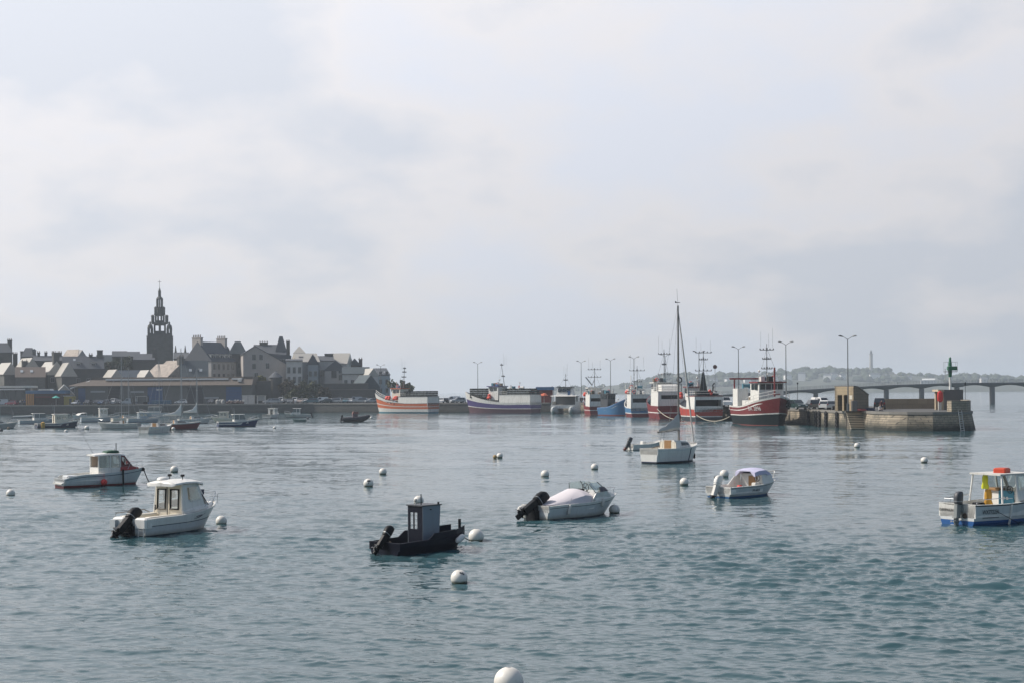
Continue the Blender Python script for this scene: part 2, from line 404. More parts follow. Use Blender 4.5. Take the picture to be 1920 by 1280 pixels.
STONE_M = brickmat('grey_house_stone', (.185, .183, .17), (.145, .145, .135), (.115, .115, .108), .7, .3, stain_amt=.35)
ASPH = mat('worn_asphalt', (.085, .085, .083), .9, var=.15, scale=.3, dirt=(.12, .115, .105), bump=.2)
CONC = mat('quay_concrete', (.20, .19, .17), .9, var=.15, scale=.4, dirt=(.12, .11, .1), grime=.2, bump=.2)
def struct(o): return tag(o, kind='structure')

# ---------------------------------------------------------------- quay, pier, town ground
QZ = 2.7
front = [(-440, 441), (-250, 437), (-60, 430), (-16, 411), (14, 400), (22, 385), (30, 355), (36, 325), (41.5, 288), (48.1, 242), (50.3, 214)]
head = [(52.7, 214), (52.7, 209.4), (52.2, 207.5), (52.5, 205), (53.6, 202), (55.5, 199.6), (58.6, 198.2), (61.3, 198.3), (63.8, 199.2), (65.8, 203.5), (69.0, 215), (72, 231)]
back = [(70.5, 258), (65, 300), (57, 345), (47, 388), (35, 422), (6, 448), (-30, 462), (-82, 474), (-90, 640), (-440, 640)]
ring = front + head + back
mb = MB(); mb.add([(x, y, QZ) for x, y in ring], [tuple(range(len(ring)))])
struct(mb.build('quay_pavement', ASPH))
def wall_strip(pts, z0, z1, mat_, name, batter=0, cope=.6, outward=1):
    """masonry face following pts with a coping course; outward side is to the right of travel"""
    mb = MB(); mb.use(mat_)
    P3 = [Vector((x, y, 0)) for x, y in pts]; off = []
    for i, p in enumerate(P3):
        d = (P3[min(i + 1, len(P3) - 1)] - P3[max(i - 1, 0)]).normalized(); off.append(Vector((d.y, -d.x, 0)))
    a = [p + o * batter + Vector((0, 0, z0)) for p, o in zip(P3, off)]; b = [p + Vector((0, 0, z1 - .35)) for p in P3]
    n = len(pts)
    mb.add(a + b, [(i, i + 1, n + i + 1, n + i) for i in range(n - 1)])
    mb.use(CONC)
    o1 = [p + o * .12 + Vector((0, 0, z1 - .35)) for p, o in zip(P3, off)]; o2 = [p + o * .12 + Vector((0, 0, z1 + .02)) for p, o in zip(P3, off)]
    o3 = [p - o * cope + Vector((0, 0, z1 + .02)) for p, o in zip(P3, off)]
    q = a and [(k * n + i, k * n + i + 1, (k + 1) * n + i + 1, (k + 1) * n + i) for k in range(3) for i in range(n - 1)]
    mb.add([p + Vector((0, 0, z1 - .35)) for p in P3] + o1 + o2 + o3, q)
    return mb.build(name)
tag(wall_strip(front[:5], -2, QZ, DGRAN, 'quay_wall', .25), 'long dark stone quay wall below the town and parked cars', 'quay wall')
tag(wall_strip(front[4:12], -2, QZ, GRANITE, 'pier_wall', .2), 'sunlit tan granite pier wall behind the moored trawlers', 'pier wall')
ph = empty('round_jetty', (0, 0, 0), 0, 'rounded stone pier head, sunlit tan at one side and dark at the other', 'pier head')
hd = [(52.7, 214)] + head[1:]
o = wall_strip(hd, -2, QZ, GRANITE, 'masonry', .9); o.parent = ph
def low_wall(pts, z0, z1, th, m, name, parent=None):
    mb = MB(); P3 = [Vector((x, y, 0)) for x, y in pts]; L = []
    for i, p in enumerate(P3):
        d = (P3[min(i + 1, len(P3) - 1)] - P3[max(i - 1, 0)]).normalized(); L.append(Vector((-d.y, d.x, 0)) * th)
    rings = [[p + Vector((0, 0, z0)), p + l + Vector((0, 0, z0)), p + l + Vector((0, 0, z1)), p + Vector((0, 0, z1))] for p, l in zip(P3, L)]
    mb.loft(rings, True, True); return mb.build(name, m, parent)
low_wall([(61.3, 198.45), (63.7, 199.3), (65.65, 203.6), (68.8, 215)], QZ + .03, 4.25, 1.0, GRANITE, 'end_parapet', ph)
low_wall([(69.3, 215.6), (72.1, 231.6)], QZ + .03, 4.25, .6, GRANITE, 'side_parapet', ph)
mb = MB()
for k in range(9): mb.box(-.25, .25, -.05, .05, k * .32, k * .32 + .06)
mb.box(-.28, -.23, -.06, .06, -.6, 2.9); mb.box(.23, .28, -.06, .06, -.6, 2.9)
lad = mb.build('ladder', mat('pale_ladder', (.5, .5, .48), .5), ph); lad.location = (62.6, 197.75, .1); lad.rotation_euler = (R(-15), 0, R(10))
pw = low_wall([(60.2, 231), (71.4, 231)], QZ + .02, 4.35, .5, brickmat('tan_parapet_stone', (.40, .30, .19), (.34, .25, .16), (.28, .21, .14), 1.6, 1.7, stain_amt=.15), 'parapet_wall')
tag(pw, 'low sunlit tan parapet wall across the pier head', 'wall')
# ---- stairs
STAIRM = brickmat('stair_granite', (.16, .135, .10), (.14, .12, .09), (.08, .07, .06), 2.2, .25, wet=-1.2); NOSE = mat('sunlit_step_slab', (.50, .43, .32), .85, var=.2, scale=2)  # pale slabs over dark risers: lit tread lines put into the colour
mb = MB()
for i in range(13):
    y1 = 213.9 - i * .30
    mb.use(STAIRM); mb.box(50.28, 52.66, y1 - .30, y1 - .004, -1.6, QZ - .13 - .25 * (i + 1)); mb.use(NOSE); mb.box(50.22, 52.68, y1 - .40, y1 - .004, QZ - .128 - .25 * (i + 1), QZ - .02 - .25 * (i + 1))
mb.use(STAIRM); mb.box(50.2, 52.69, 213.96, 214.3, -1.6, QZ - .005)
tag(mb.build('quay_stairs'), 'stone steps going down to the water beside the hut', 'stairs')
# ---- town ground
mb = MB(); nx, ny = 30, 14
vs = []
for j in range(ny + 1):
    for i in range(nx + 1):
        x = -440 + i * (355) / nx; y = 468 + j * 14
        vs.append((x, y, QZ + .02 + 9 * (j / ny) ** 1.3 + .4 * math.sin(x * .1 + y * .07) * (j / ny)))
mb.add(vs, [(j * (nx + 1) + i, j * (nx + 1) + i + 1, (j + 1) * (nx + 1) + i + 1, (j + 1) * (nx + 1) + i) for j in range(ny) for i in range(nx)])
struct(mb.build('town_ground', mat('town_earth', (.07, .075, .05), .95, var=.3, scale=.1)))

# ---------------------------------------------------------------- bridge
BD = 548.
def bz(x):                                              # deck height along the bridge
    pts = [(70, 3.6), (95, 5.0), (117, 6.1), (145, 7.4), (172, 8.1), (420, 8.2)]
    for (a, za), (b_, zb) in zip(pts, pts[1:]):
        if a <= x <= b_: return za + (zb - za) * (x - a) / (b_ - a)
    return pts[-1][1]
bridge = empty('bridge', (0, 0, 0), 0, 'long grey concrete footbridge on slim piers running out to sea', 'bridge')
BCON = mat('bridge_concrete', (.125, .13, .13), .9, var=.12, scale=.3, grime=.3)
piers = [117 + 13.6 * k for k in range(-2, 22)]
rings = []
x = 74.
while x < 412:
    u = ((x - 117) / 13.6) % 1; hn = (abs(u - .5) * 2) ** 2
    t_ = .95 + 1.0 * hn; z = bz(x)
    rings.append([(x, BD - 2, z), (x, BD - 2, z - .5), (x, BD - 1.2, z - t_), (x, BD + 1.2, z - t_), (x, BD + 2, z - .5), (x, BD + 2, z)]); x += 1.7
mb = MB(); mb.loft(rings, True, True); mb.build('deck', BCON, bridge)
for X in piers:
    if X > 400: break
    mb = MB(); mb.box(X - .68, X + .68, BD - 1.1, BD + 1.1, -3, bz(X) - 1.75); mb.build('bridge_pier', BCON, bridge)
for sy in (-1.85, 1.85):
    mb = MB()
    for h in (.45, .8, 1.15): mb.tube([(x, BD + sy, bz(x) + h) for x in range(76, 410, 6)], .035, 4)
    for x in np.arange(76, 408, 2.4): mb.box(x - .04, x + .04, BD + sy - .04, BD + sy + .04, bz(x), bz(x) + 1.15)
    mb.build('railing', mat('rail_grey', (.22, .23, .24), .6), bridge)

# ---------------------------------------------------------------- far island
ID = 2650.
prof = [(985, 733), (1000, 727), (1050, 724), (1090, 722), (1150, 718), (1200, 714), (1230, 706), (1260, 702), (1300, 701), (1330, 705), (1350, 700), (1400, 699), (1440, 701), (1460, 695), (1490, 696), (1505, 692), (1530, 690), (1570, 690), (1600, 692), (1640, 692), (1665, 690), (1680, 697), (1720, 699), (1760, 702), (1800, 703), (1850, 704), (1900, 708), (1960, 709), (2100, 712), (2300, 722)]
px_ = np.array([p[0] for p in prof]); zt = np.array([ZW(p[1], ID, p[0]) for p in prof]); xt = np.array([XW(p[0], ID, p[1]) for p in prof])
rng = np.random.default_rng(3)
xs = np.linspace(xt[0] - 20, xt[-1] + 20, 160); ys = np.linspace(0, 500, 24)
mb = MB(); vs = []
def ih(x, y):
    s = math.sin(min(max(y / 420, 0), 1) * PI * .62) ** .6 if y > 0 else 0
    return (float(np.interp(x, xt, zt)) - 2.5) * s * (.93 + .07 * math.sin(x * .02 + y * .05)) - 1.2
for y in ys:
    for x in xs: vs.append((x, ID - 260 + y, ih(x, y)))
nx = len(xs)
mb.add(vs, [(j * nx + i, j * nx + i + 1, (j + 1) * nx + i + 1, (j + 1) * nx + i) for j in range(len(ys) - 1) for i in range(nx - 1)])
struct(mb.build('island_hill', mat('island_scrub', (.06, .07, .05), .95, var=.35, scale=.02, dirt=(.16, .15, .09), dirt_amt=.5), smooth=True))
mb = MB()
def blob(mb, c, r, h, n=7, m=4):
    rings = []
    ph0 = rng.random() * 9
    for i in range(m + 1):
        a = PI * i / m
        rings.append([(c[0] + r * math.sin(a) * math.cos(2 * PI * j / n) * (1 + .25 * math.sin(j * 2.3 + ph0 + i)), c[1] + r * math.sin(a) * math.sin(2 * PI * j / n), c[2] - h * math.cos(a) * (1 + .15 * math.sin(j + ph0))) for j in range(n)])
    mb.loft(rings)
for k in range(900):
    x = rng.uniform(xt[0] + 30, xt[-1]); y = rng.uniform(60, 330) if rng.random() < .55 else rng.uniform(250, 300)
    hh = float(np.interp(x, xt, zt)) ; r = rng.uniform(3.5, 9) * (.55 if hh < 22 else 1)
    clump = math.sin(x * .023) + math.sin(x * .011 + 2)
    if clump < -.5 and rng.random() < .6: continue
    blob(mb, (x, ID - 260 + y, ih(x, y) + r * .35), r * 1.15, r * rng.uniform(.7, 1.0))
for px, py, r in [(1465, 690, 9), (1508, 692, 8), (1530, 690, 11), (1560, 689, 12), (1575, 690, 8), (1613, 694, 7), (1662, 688, 8), (1640, 693, 8), (1450, 700, 7), (1354, 698, 8), (1405, 700, 7), (1432, 695, 4)]:
    for q in range(4): blob(mb, (XW(px, ID) + rng.uniform(-.6, .6) * r, ID + rng.uniform(-12, 12), ZW(py, ID, px) - r * .7 + rng.uniform(-2, 1.5)), r * .75, r * .7)
tag(mb.build('island_woods', mat('distant_foliage', (.04, .055, .03), .95, var=.35, scale=.05), smooth=True), 'dark woods covering the far island', 'woods', kind='stuff')
TOWNW = mat('bright_house_render', (.75, .73, .70), .8, var=.05)
LH = empty('lighthouse', (XW(1635, ID), ID + 5, ZW(692, ID, 1635) - 6), 0, 'tall slim pale lighthouse rising above the far island', 'lighthouse')
hL = ZW(656, ID, 1635) - (ZW(692, ID, 1635) - 6)
mb = MB(); mb.lathe([(3.6, 0), (2.9, hL * .80)], n=12); mb.build('tower', mat('lighthouse_stone', (.34, .33, .31), .8), LH)
mb = MB(); mb.lathe([(3.6, hL * .80), (3.9, hL * .82), (3.9, hL * .85), (3.2, hL * .85)], n=12); mb.build('gallery', mat('lighthouse_stone'  , (.34, .33, .31)), LH)
mb = MB(); mb.lathe([(2.0, hL * .85), (2.0, hL * .93)], n=10); mb.build('lantern', GLASS, LH)
mb = MB(); mb.lathe([(2.4, hL * .93), (1.2, hL * .98), (.1, hL * 1.02)], n=10); mb.build('lantern_roof', DGREY, LH)
for k, (px, py, w, h) in enumerate([(1552, 706, 9, 6), (1563, 704, 7, 6), (1640, 706, 12, 7), (1655, 707, 9, 6), (1578, 706, 7, 6), (1476, 705, 8, 5), (1450, 712, 9, 6), (1502, 703, 8, 6), (1365, 712, 8, 5), (1400, 713, 8, 5), (1337, 713, 9, 5), (1700, 708, 8, 5), (1275, 712, 8, 5), (1840, 711, 8, 5), (1300, 716, 8, 5)]):
    x, z = XW(px, ID - 150), ZW(py, ID - 150, px)
    w *= 1.5; h *= 1.35
    hs = empty('island_house', (x, ID - 150 - k, z - 5), R((k * 37) % 50 - 25), 'small pale house among the trees on the far island', 'house', 'houses on the far island')
    mb = MB(); mb.box(-w / 2, w / 2, -4, 4, -6, h); mb.build('wall', TOWNW, hs)
    mb = MB(); mb.prism([(-4.3, h), (4.3, h), (0, h + 3)], -w / 2, w / 2); r_ = mb.build('roof', SLATE, hs); r_.rotation_euler = (0, 0, R(90))
x, z = XW(1740, ID - 255), ZW(711, ID - 255, 1740)
hs = empty('island_shed', (x, ID - 258, z - 5), R(-12), 'long white-roofed shed on the shore of the far island', 'shed')
mb = MB(); mb.box(-13, 13, -4, 4, -4, 4.5); mb.build('wall', RENDER_P, hs)
mb = MB(); mb.prism([(-4.5, 4.5), (4.5, 4.5), (0, 7)], -10.3, 10.3); r_ = mb.build('roof', WHITE, hs); r_.rotation_euler = (0, 0, R(90))
# ---------------------------------------------------------------- town
_WIN = {}
WFRAME = mat('window_frame_paint', (.38, .38, .36), .6)
TGLASS = glassmat('town_glass', (.025, .032, .04), .15)
def window_mesh(w, h, pale=True):
    key = (round(w, 2), round(h, 2), pale)
    if key not in _WIN:
        mb = MB(); f = .09
        mb.use(WFRAME if pale else STONE_D)
        mb.box(-w / 2 - f, w / 2 + f, -.09, .02, -h / 2 - f, -h / 2); mb.box(-w / 2 - f, w / 2 + f, -.09, .02, h / 2, h / 2 + f)
        mb.box(-w / 2 - f, -w / 2, -.09, .02, -h / 2, h / 2); mb.box(w / 2, w / 2 + f, -.09, .02, -h / 2, h / 2)
        mb.box(-.03, .03, -.07, .02, -h / 2, h / 2)
        mb.use(TGLASS); mb.box(-w / 2, w / 2, -.04, .01, -h / 2, h / 2)
        o = mb.build('window'); _WIN[key] = o.data; bpy.data.objects.remove(o)
    return _WIN[key]
def add_window(parent, x, y, z, w=1.0, h=1.5, rz=0, pale=True, tilt=0):
    o = bpy.data.objects.new('window', window_mesh(w, h, pale)); COL.objects.link(o); o.parent = parent
    o.location = (x, y, z); o.rotation_euler = (tilt, 0, rz); return o
def add_chimney(parent, x, y, z0, z1, w=1.2, dp=.8, pots=3, m=None):
    mb = MB(); m = m or STONE_D
    mb.use(m); mb.box(x - w / 2, x + w / 2, y - dp / 2, y + dp / 2, z0, z1 - .25); mb.box(x - w / 2 - .12, x + w / 2 + .12, y - dp / 2 - .12, y + dp / 2 + .12, z1 - .25, z1)
    mb.use(BSLATE)
    for k in range(pots): mb.lathe([(.16, z1), (.13, z1 + .55)], (x + (k - (pots - 1) / 2) * (w - .4) / max(pots - 1, 1), y, 0), 6)
    return mb.build('chimney', None, parent)
def add_dormer(parent, x, y, z, w=1.6, h=1.7, dp=2.5, wallm=None, roofm=None, rise=.7):
    """small roofed window standing out of a slope that faces -y"""
    mb = MB(); mb.box(x - w / 2, x + w / 2, y, y + dp, z, z + h)
    d = mb.build('dormer', wallm or RENDER_P, parent)
    mb = MB(); mb.loft([[(x - w / 2 - .2, y - .2, z + h), (x + w / 2 + .2, y - .2, z + h), (x, y - .2, z + h + rise)], [(x - w / 2 - .2, y + dp + .6, z + h), (x + w / 2 + .2, y + dp + .6, z + h), (x, y + dp + .6, z + h + rise)]], True, True)
    mb.build('dormer_roof', roofm or SLATE, d)
    add_window(d, x, y - .01, z + h * .48, w * .6, h * .62)
    return d
def house(name, px0, px1, d, ye, yr, depth, ridge='x', rz=0, wall=None, roof=None, win=None, hip=0, label='', cat='house', base=2.4, ov=.35, winsz=(1.0, 1.5), pale=True, wcol=1, side_win=None, wabs=None):
    """px0..px1 frontage, ye eave and yr ridge in picture rows at distance d; ridge x = along the front, y = gable to the front"""
    pm = (px0 + px1) / 2
    x0, x1 = XW(px0, d), XW(px1, d); ze, zr = ZW(ye, d, pm), ZW(yr, d, pm)
    w = x1 - x0
    if rz: w = max(w / math.cos(rz) - abs(math.tan(rz)) * depth * .55, 3.5)
    if wabs: w = wabs
    e = empty(name, ((x0 + x1) / 2, d + depth / 2, base), rz - math.atan2((x0 + x1) / 2, d), label, cat)
    ze -= base; zr -= base; hx, hy = w / 2, depth / 2
    wall = wall or STONE_D; roof = roof or SLATE
    mb = MB()
    if ridge == 'x':
        if hip: mb.box(-hx, hx, -hy, hy, -1, ze)
        else: mb.loft([[(X, -hy, -1), (X, -hy, ze), (X, 0, zr - .05), (X, hy, ze), (X, hy, -1)] for X in (-hx, hx)], True, True)
        mb.build('wall', wall, e)
        mb = MB(); k = hip * hx
        s = (zr - ze) / hy
        rr = lambda X, Xr: [(X, -hy - ov, ze - ov * s), (X, -hy - ov, ze - ov * s + .22), (Xr, 0, zr + .2), (X, hy + ov, ze - ov * s + .22), (X, hy + ov, ze - ov * s)]
        mb.loft([rr(-hx - ov * .5, -hx - ov * .5 + k), rr(hx + ov * .5, hx + ov * .5 - k)], True, True)
    else:
        mb.loft([[(-hx, Y, -1), (-hx, Y, ze), (0, Y, zr - .05), (hx, Y, ze), (hx, Y, -1)] for Y in (-hy, hy)], True, True)
        mb.build('wall', wall, e)
        mb = MB(); s = (zr - ze) / hx; k = hip * hy
        rr = lambda Y, Yr: [(-hx - ov, Y, ze - ov * s), (-hx - ov, Y, ze - ov * s + .22), (0, Yr, zr + .2), (hx + ov, Y, ze - ov * s + .22), (hx + ov, Y, ze - ov * s)]
        mb.loft([rr(-hy - ov * .4, -hy - ov * .4 + k), rr(hy + ov * .4, hy + ov * .4)], True, True)
    mb.build('roof', roof, e)
    if win:
        n, zs = win
        for zf in zs:
            for i in range(n):
                add_window(e, -hx + w * (i + .5) / n * wcol + (1 - wcol) * hx, -hy - .01, zf - base if zf > 20 else zf, *winsz, pale=pale)
    if side_win:
        n, zs, sx = side_win
        for zf in zs:
            for i in range(n): add_window(e, sx * (hx + .01), -hy + depth * (i + .5) / n, zf, *winsz, rz=R(90) * sx, pale=pale)
    e['w_'] = w; e['h_'] = ze; e['r_'] = zr
    return e
def sky_light(parent, x, y, z, tilt, w=.9, h=1.2, m=None):
    mb = MB(); mb.box(-w / 2, w / 2, -.05, .05, -h / 2, h / 2)
    o = mb.build('skylight', m or mat('bright_skylight', (.5, .53, .55), .12), parent); o.location = (x, y, z); o.rotation_euler = (tilt, 0, 0); return o
def Zf(e, py, d, px): return ZW(py, d, px) - e.location.z

# far row, left to right
e = house('tower_house', -22, 14, 505, 660, 643, 9, 'x', 0, STONE_D, SLATE, (2, [8]), hip=.5, label='tall dark hipped house at the left edge of the skyline')
add_chimney(e, 2.6, 0, e['h_'] - 1, e['r_'] + 1.2, 1.6); add_chimney(e, e['w_'] / 2 + 1, 0, 4, e['h_'] - .3, 1.6)
e = house('mansard_house', 33, 61, 515, 668, 652, 9, 'x', 0, STONE_D, SLATE, None, hip=.62, label='dark house with steep mansard roof and one tall dormer on the skyline')
add_dormer(e, 1.8, -3.9, e['h_'] + .3, 1.3, 1.9, 2, SLATE); add_chimney(e, -e['w_'] / 2 + .8, 0, e['h_'] - 1, e['r_'] - 1, 2.2, pots=0)
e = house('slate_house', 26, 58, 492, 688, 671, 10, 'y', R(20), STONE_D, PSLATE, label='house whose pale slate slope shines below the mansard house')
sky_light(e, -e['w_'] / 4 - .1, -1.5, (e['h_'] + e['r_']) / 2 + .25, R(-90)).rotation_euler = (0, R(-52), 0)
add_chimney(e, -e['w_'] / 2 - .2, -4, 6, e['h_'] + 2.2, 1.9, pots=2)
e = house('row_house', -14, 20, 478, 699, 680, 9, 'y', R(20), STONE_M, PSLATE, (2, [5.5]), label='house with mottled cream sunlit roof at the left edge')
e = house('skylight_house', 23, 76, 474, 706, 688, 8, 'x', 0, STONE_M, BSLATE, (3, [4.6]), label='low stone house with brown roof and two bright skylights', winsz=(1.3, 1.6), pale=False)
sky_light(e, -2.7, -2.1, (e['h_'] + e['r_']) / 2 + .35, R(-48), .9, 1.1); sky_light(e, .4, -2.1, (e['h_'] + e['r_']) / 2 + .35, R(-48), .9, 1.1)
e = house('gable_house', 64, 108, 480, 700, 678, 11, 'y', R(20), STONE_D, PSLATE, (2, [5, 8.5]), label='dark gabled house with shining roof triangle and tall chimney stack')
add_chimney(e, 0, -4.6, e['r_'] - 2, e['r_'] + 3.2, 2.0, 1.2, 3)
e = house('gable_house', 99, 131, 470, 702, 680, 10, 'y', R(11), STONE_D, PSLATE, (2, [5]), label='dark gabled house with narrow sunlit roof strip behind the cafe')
e = house('terrace', 58, 118, 512, 676, 667, 8, 'x', 0, STONE_D, SLATE, None, label='long dark terrace roof with a row of chimney pots on the skyline')
for q in (-4, -1.5, 1, 3.5): add_chimney(e, q, 0, e['h_'], e['r_'] + 1.4, 1.0, pots=2)
e = house('hipped_house', 119, 148, 508, 667, 655, 9, 'y', R(35), RENDER_G, LICHEN, None, hip=.5, label='house with reddish lichen roof catching the sun on the skyline')
e = house('dormer_house', 112, 186, 484, 690, 668, 9, 'x', 0, STONE_D, SLATE, (4, [5.5, 8.2]), label='dark stone house with two white-capped dormers above the warehouse end')
for px in (140, 167): add_dormer(e, XW(px, 484) - e.location.x, -3.4, Zf(e, 690, 484, px), 1.7, 2.0, 2.4, RENDER_G, PSLATE, .35)
sky_light(e, XW(133, 484) - e.location.x, -1.4, (e['h_'] + e['r_']) / 2 + 1.0, R(-45), .8, 1.0)
add_chimney(e, e['w_'] / 2 - 1.2, 0, e['r_'] - 2, Zf(e, 655, 484, 173), 1.9, 1.4, 0)
add_chimney(e, 2.5, 0, e['r_'] - 1, e['r_'] + .8, 1.2, 1, 2)
e = house('long_roof_house', 176, 212, 520, 682, 665, 9, 'x', 0, STONE_D, mat('teal_slate', (.06, .08, .092), .85, var=.15, scale=2), None, label='house with long blue-grey roof left of the ivy-clad gables')
e = house('ivy_house', 206, 232, 515, 668, 658, 8, 'x', 0, brickmat('ivy_stone', (.16, .15, .11), (.13, .125, .09), (.1, .1, .08), .7, .3, .85, (.035, .05, .025), .9), SLATE, None, label='old stone gable stained green with a ruined flat top')
e = house('ivy_house', 226, 256, 505, 668, 659, 8, 'x', 0, STONE_D, SLATE, (2, [8]), label='old dark stone house with uneven ridge left of the church')
e = house('chimney_house', 246, 284, 500, 674, 663, 8, 'x', 0, STONE_D, SLATE, None, label='dark low house with square chimney at the foot of the church')
add_chimney(e, 3.6, -2, e['h_'] - 1, Zf(e, 655, 500, 269), 1.5, 1.3, 1)
e = house('bright_roof_house', 188, 222, 476, 711, 693, 8, 'y', R(20), STONE_D, PSLATE, None, label='house with the brightest sunlit roof slope above the warehouse ridge')
e = house('blue_slate_house', 216, 264, 478, 712, 694, 9, 'x', 0, STONE_D, mat('blue_slate', (.05, .07, .095), .8, var=.15, scale=2), None, label='house with plain dark blue slate roof above the warehouse')
e = house('small_gable_house', 256, 276, 474, 708, 694, 8, 'y', R(20), STONE_D, PSLATE, None, label='little house with a pale pointed roof slope between blue slates and mottled roof')
e = house('mottled_roof_house', 272, 344, 482, 706, 682, 13, 'y', R(38), STONE_D, LICHEN, None, label='house with rough lichen-mottled roof below the church tower')
add_chimney(e, 0, -6, e['r_'] - 1.5, e['r_'] + 2.4, 1.4, 1.2, 2)
e = house('cottage', 300, 342, 500, 690, 676, 9, 'y', R(34), RENDER_K, LICHEN, None, label='pinkish-roofed house right below the church')
e = house('slate_dormer_house', 334, 384, 474, 708, 676, 9, 'x', 0, STONE_D, mat('teal_slate'  , (.075, .10, .115)), None, label='house with steep dark slate roof and two small roof lights behind the warehouse')
for px in (352, 371): sky_light(e, XW(px, 474) - e.location.x, -2.9, Zf(e, 693, 474, px), R(-35), .9, 1.0)
add_chimney(e, -e['w_'] / 2 + .3, 0, 6, e['r_'] + 1.6, 1.3, 1.8, 2)
# big pale house with chimneys: rotated block
e = house('rendered_house', 342, 434, 492, 676, 641, 12.4, 'x', R(47), RENDER_G, SLATE, None, wabs=12.6, label='large grey rendered house with five dormers and two broad chimneys')
w = e['w_']
for i in range(5):
    add_dormer(e, -w / 2 + w * (i + .62) / 5.4, -5.3, e['h_'] + .3, 1.4, 2.1, 2.6, RENDER_P, SLATE, .1)
    for z in (e['h_'] - 2.0, e['h_'] - 5.4, e['h_'] - 8.8): add_window(e, -w / 2 + w * (i + .62) / 5.4, -6.21, z, 1.1, 1.9)
add_chimney(e, -w / 2 + .5, .6, e['h_'] + 2, e['r_'] + 1.6, 1.1, 4.0, 0, RENDER_K); add_chimney(e, w / 2 - .5, 0, e['r_'] - 3, e['r_'] + 1.6, 1.1, 4.0, 0, RENDER_K)
mb = MB()
for sx in (-w / 2 + .5, w / 2 - .5):
    for k in range(5): mb.lathe([(.2, 0), (.16, .9)], (sx, -1.4 + k * .8 + (.6 if sx < 0 else 0), e['r_'] + 1.6), 6)
mb.build('chimney_pots', BSLATE, e)
e = empty('onion_turret', (XW(424, 505), 505, 3), 0, 'small turret with rounded cap beside the dark pyramid tower', 'turret')
z0, z1, z2 = ZW(662, 505) - 3, ZW(654, 505) - 3, ZW(643, 505) - 3
mb = MB(); mb.lathe([(1.3, 0), (1.3, z1 - .2)], n=10); mb.build('wall', STONE_D, e)
mb = MB(); mb.lathe([(1.4, z1 - .2), (1.35, z1 + .6), (.8, z1 + 1.5), (.15, z1 + 1.9), (.06, z2)], n=10); mb.build('roof', SLATE, e)
e = empty('pyramid_tower', (XW(443.5, 500), 503, 3), 0, 'dark square tower house with steep flat-topped slate roof', 'tower house')
ze, zr, hw = ZW(659, 500) - 3, ZW(636, 500) - 3, (XW(457, 500) - XW(430, 500)) / 2
mb = MB(); mb.box(-hw, hw, -hw, hw, 0, ze); mb.build('wall', STONE_D, e)
mb = MB(); mb.loft([[(-a, -a, z), (a, -a, z), (a, a, z), (-a, a, z)] for a, z in ((hw + .3, ze - .2), (hw + .3, ze), (hw * .34, zr))], True, True); mb.build('roof', mat('teal_slate' , (.075, .10, .115)), e)
for x in (-1, 1): add_window(e, x, -hw - .01, ze - 4, .9, 1.5, pale=False)
# gabled pinkish house with side shed dormer
e = house('mansion', 470, 532, 520, 664, 646, 10, 'x', 0, STONE_M, SLATE, None, hip=.1, label='mansion behind with long slate ridge and pointed corner tower')
mb = MB(); tx = XW(523, 520) - e.location.x; zt_ = Zf(e, 630, 520, 524); mb.loft([[(tx - a, -2 - a, z), (tx + a, -2 - a, z), (tx + a, -2 + a, z), (tx - a, -2 + a, z)] for a, z in ((2.2, e['h_']), (2.0, e['h_'] + 1.5), (.6, zt_))], True, True); mb.build('spire', SLATE, e)
add_chimney(e, tx + 2.6, 0, e['h_'] - 1, Zf(e, 639, 520, 533), 1.3, 1, 3); add_chimney(e, -2, 0, e['r_'] - 1, e['r_'] + 1, 3, 1, 4)
pm, d = 497, 486
e = empty('big_gable_house', (XW(500, d), d, 2.4), R(14), 'big pinkish house with broad blank gable and few windows', 'house')
ap, lw, rw = XW(479, d) - e.location.x, XW(457, d) - e.location.x, XW(545, d) - e.location.x
za, zl, zr_ = ZW(646, d) - 2.4, ZW(660, d) - 2.4, ZW(683, d) - 2.4
mb = MB(); mb.loft([[(lw, Y, -1), (lw, Y, zl), (ap, Y, za), (rw, Y, zr_), (rw, Y, -1)] for Y in (0, 14)], True, True); mb.build('wall', RENDER_K, e)
mb = MB(); mb.loft([[(lw - .3, Y, zl - .2), (lw - .3, Y, zl + .05), (ap, Y, za + .25), (rw + .4, Y, zr_ - .1), (rw + .4, Y, zr_ - .35), (ap, Y, za + .02)] for Y in (-.3, 14.3)], True, True); mb.build('roof', SLATE, e)
mb = MB(); x1 = XW(508, d) - e.location.x; x2 = XW(547, d) - e.location.x; zb = ZW(672, d) - 2.4
mb.loft([[(x1 - 3, Y, ZW(657, d) - 2.4), (x2, Y, zb + 1.7), (x2, Y, zb - 1.5), (x1 - 3, Y, zb - 1.5)] for Y in (1, 9)], True, True); dm = mb.build('shed_dormer', SLATE, e)
for i in range(4): add_window(dm, x1 + 1.2 + i * 1.6, .99, zb - .1, 1.0, 1.2)
for px, py in ((477, 666), (490, 666), (477, 683), (502, 682), (481, 700)): add_window(e, XW(px, d) - e.location.x, -.01, ZW(py, d) - 2.4, 1.1, 1.8)
e = house('pale_front_house', 534, 564, 480, 676, 673, 7, 'x', 0, RENDER_P, SLATE, (3, [5.0, 8.0, 11.2]), label='pale house front with tall paired windows right of the big gable', winsz=(.9, 2.0))
e = house('pyramid_pavilion', 549, 570, 515, 661, 650, 6, 'x', 0, STONE_M, PSLATE, None, hip=.98, label='small pavilion with pointed pyramid roof on the skyline')
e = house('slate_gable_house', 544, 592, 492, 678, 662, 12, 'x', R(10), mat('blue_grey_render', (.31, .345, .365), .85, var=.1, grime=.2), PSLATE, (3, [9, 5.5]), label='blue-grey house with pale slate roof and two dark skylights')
for x in (-2, 2.2): sky_light(e, x, -3.0, (e['h_'] + e['r_']) / 2 + .3, R(-63), 1.5, 1.0, DGREY)
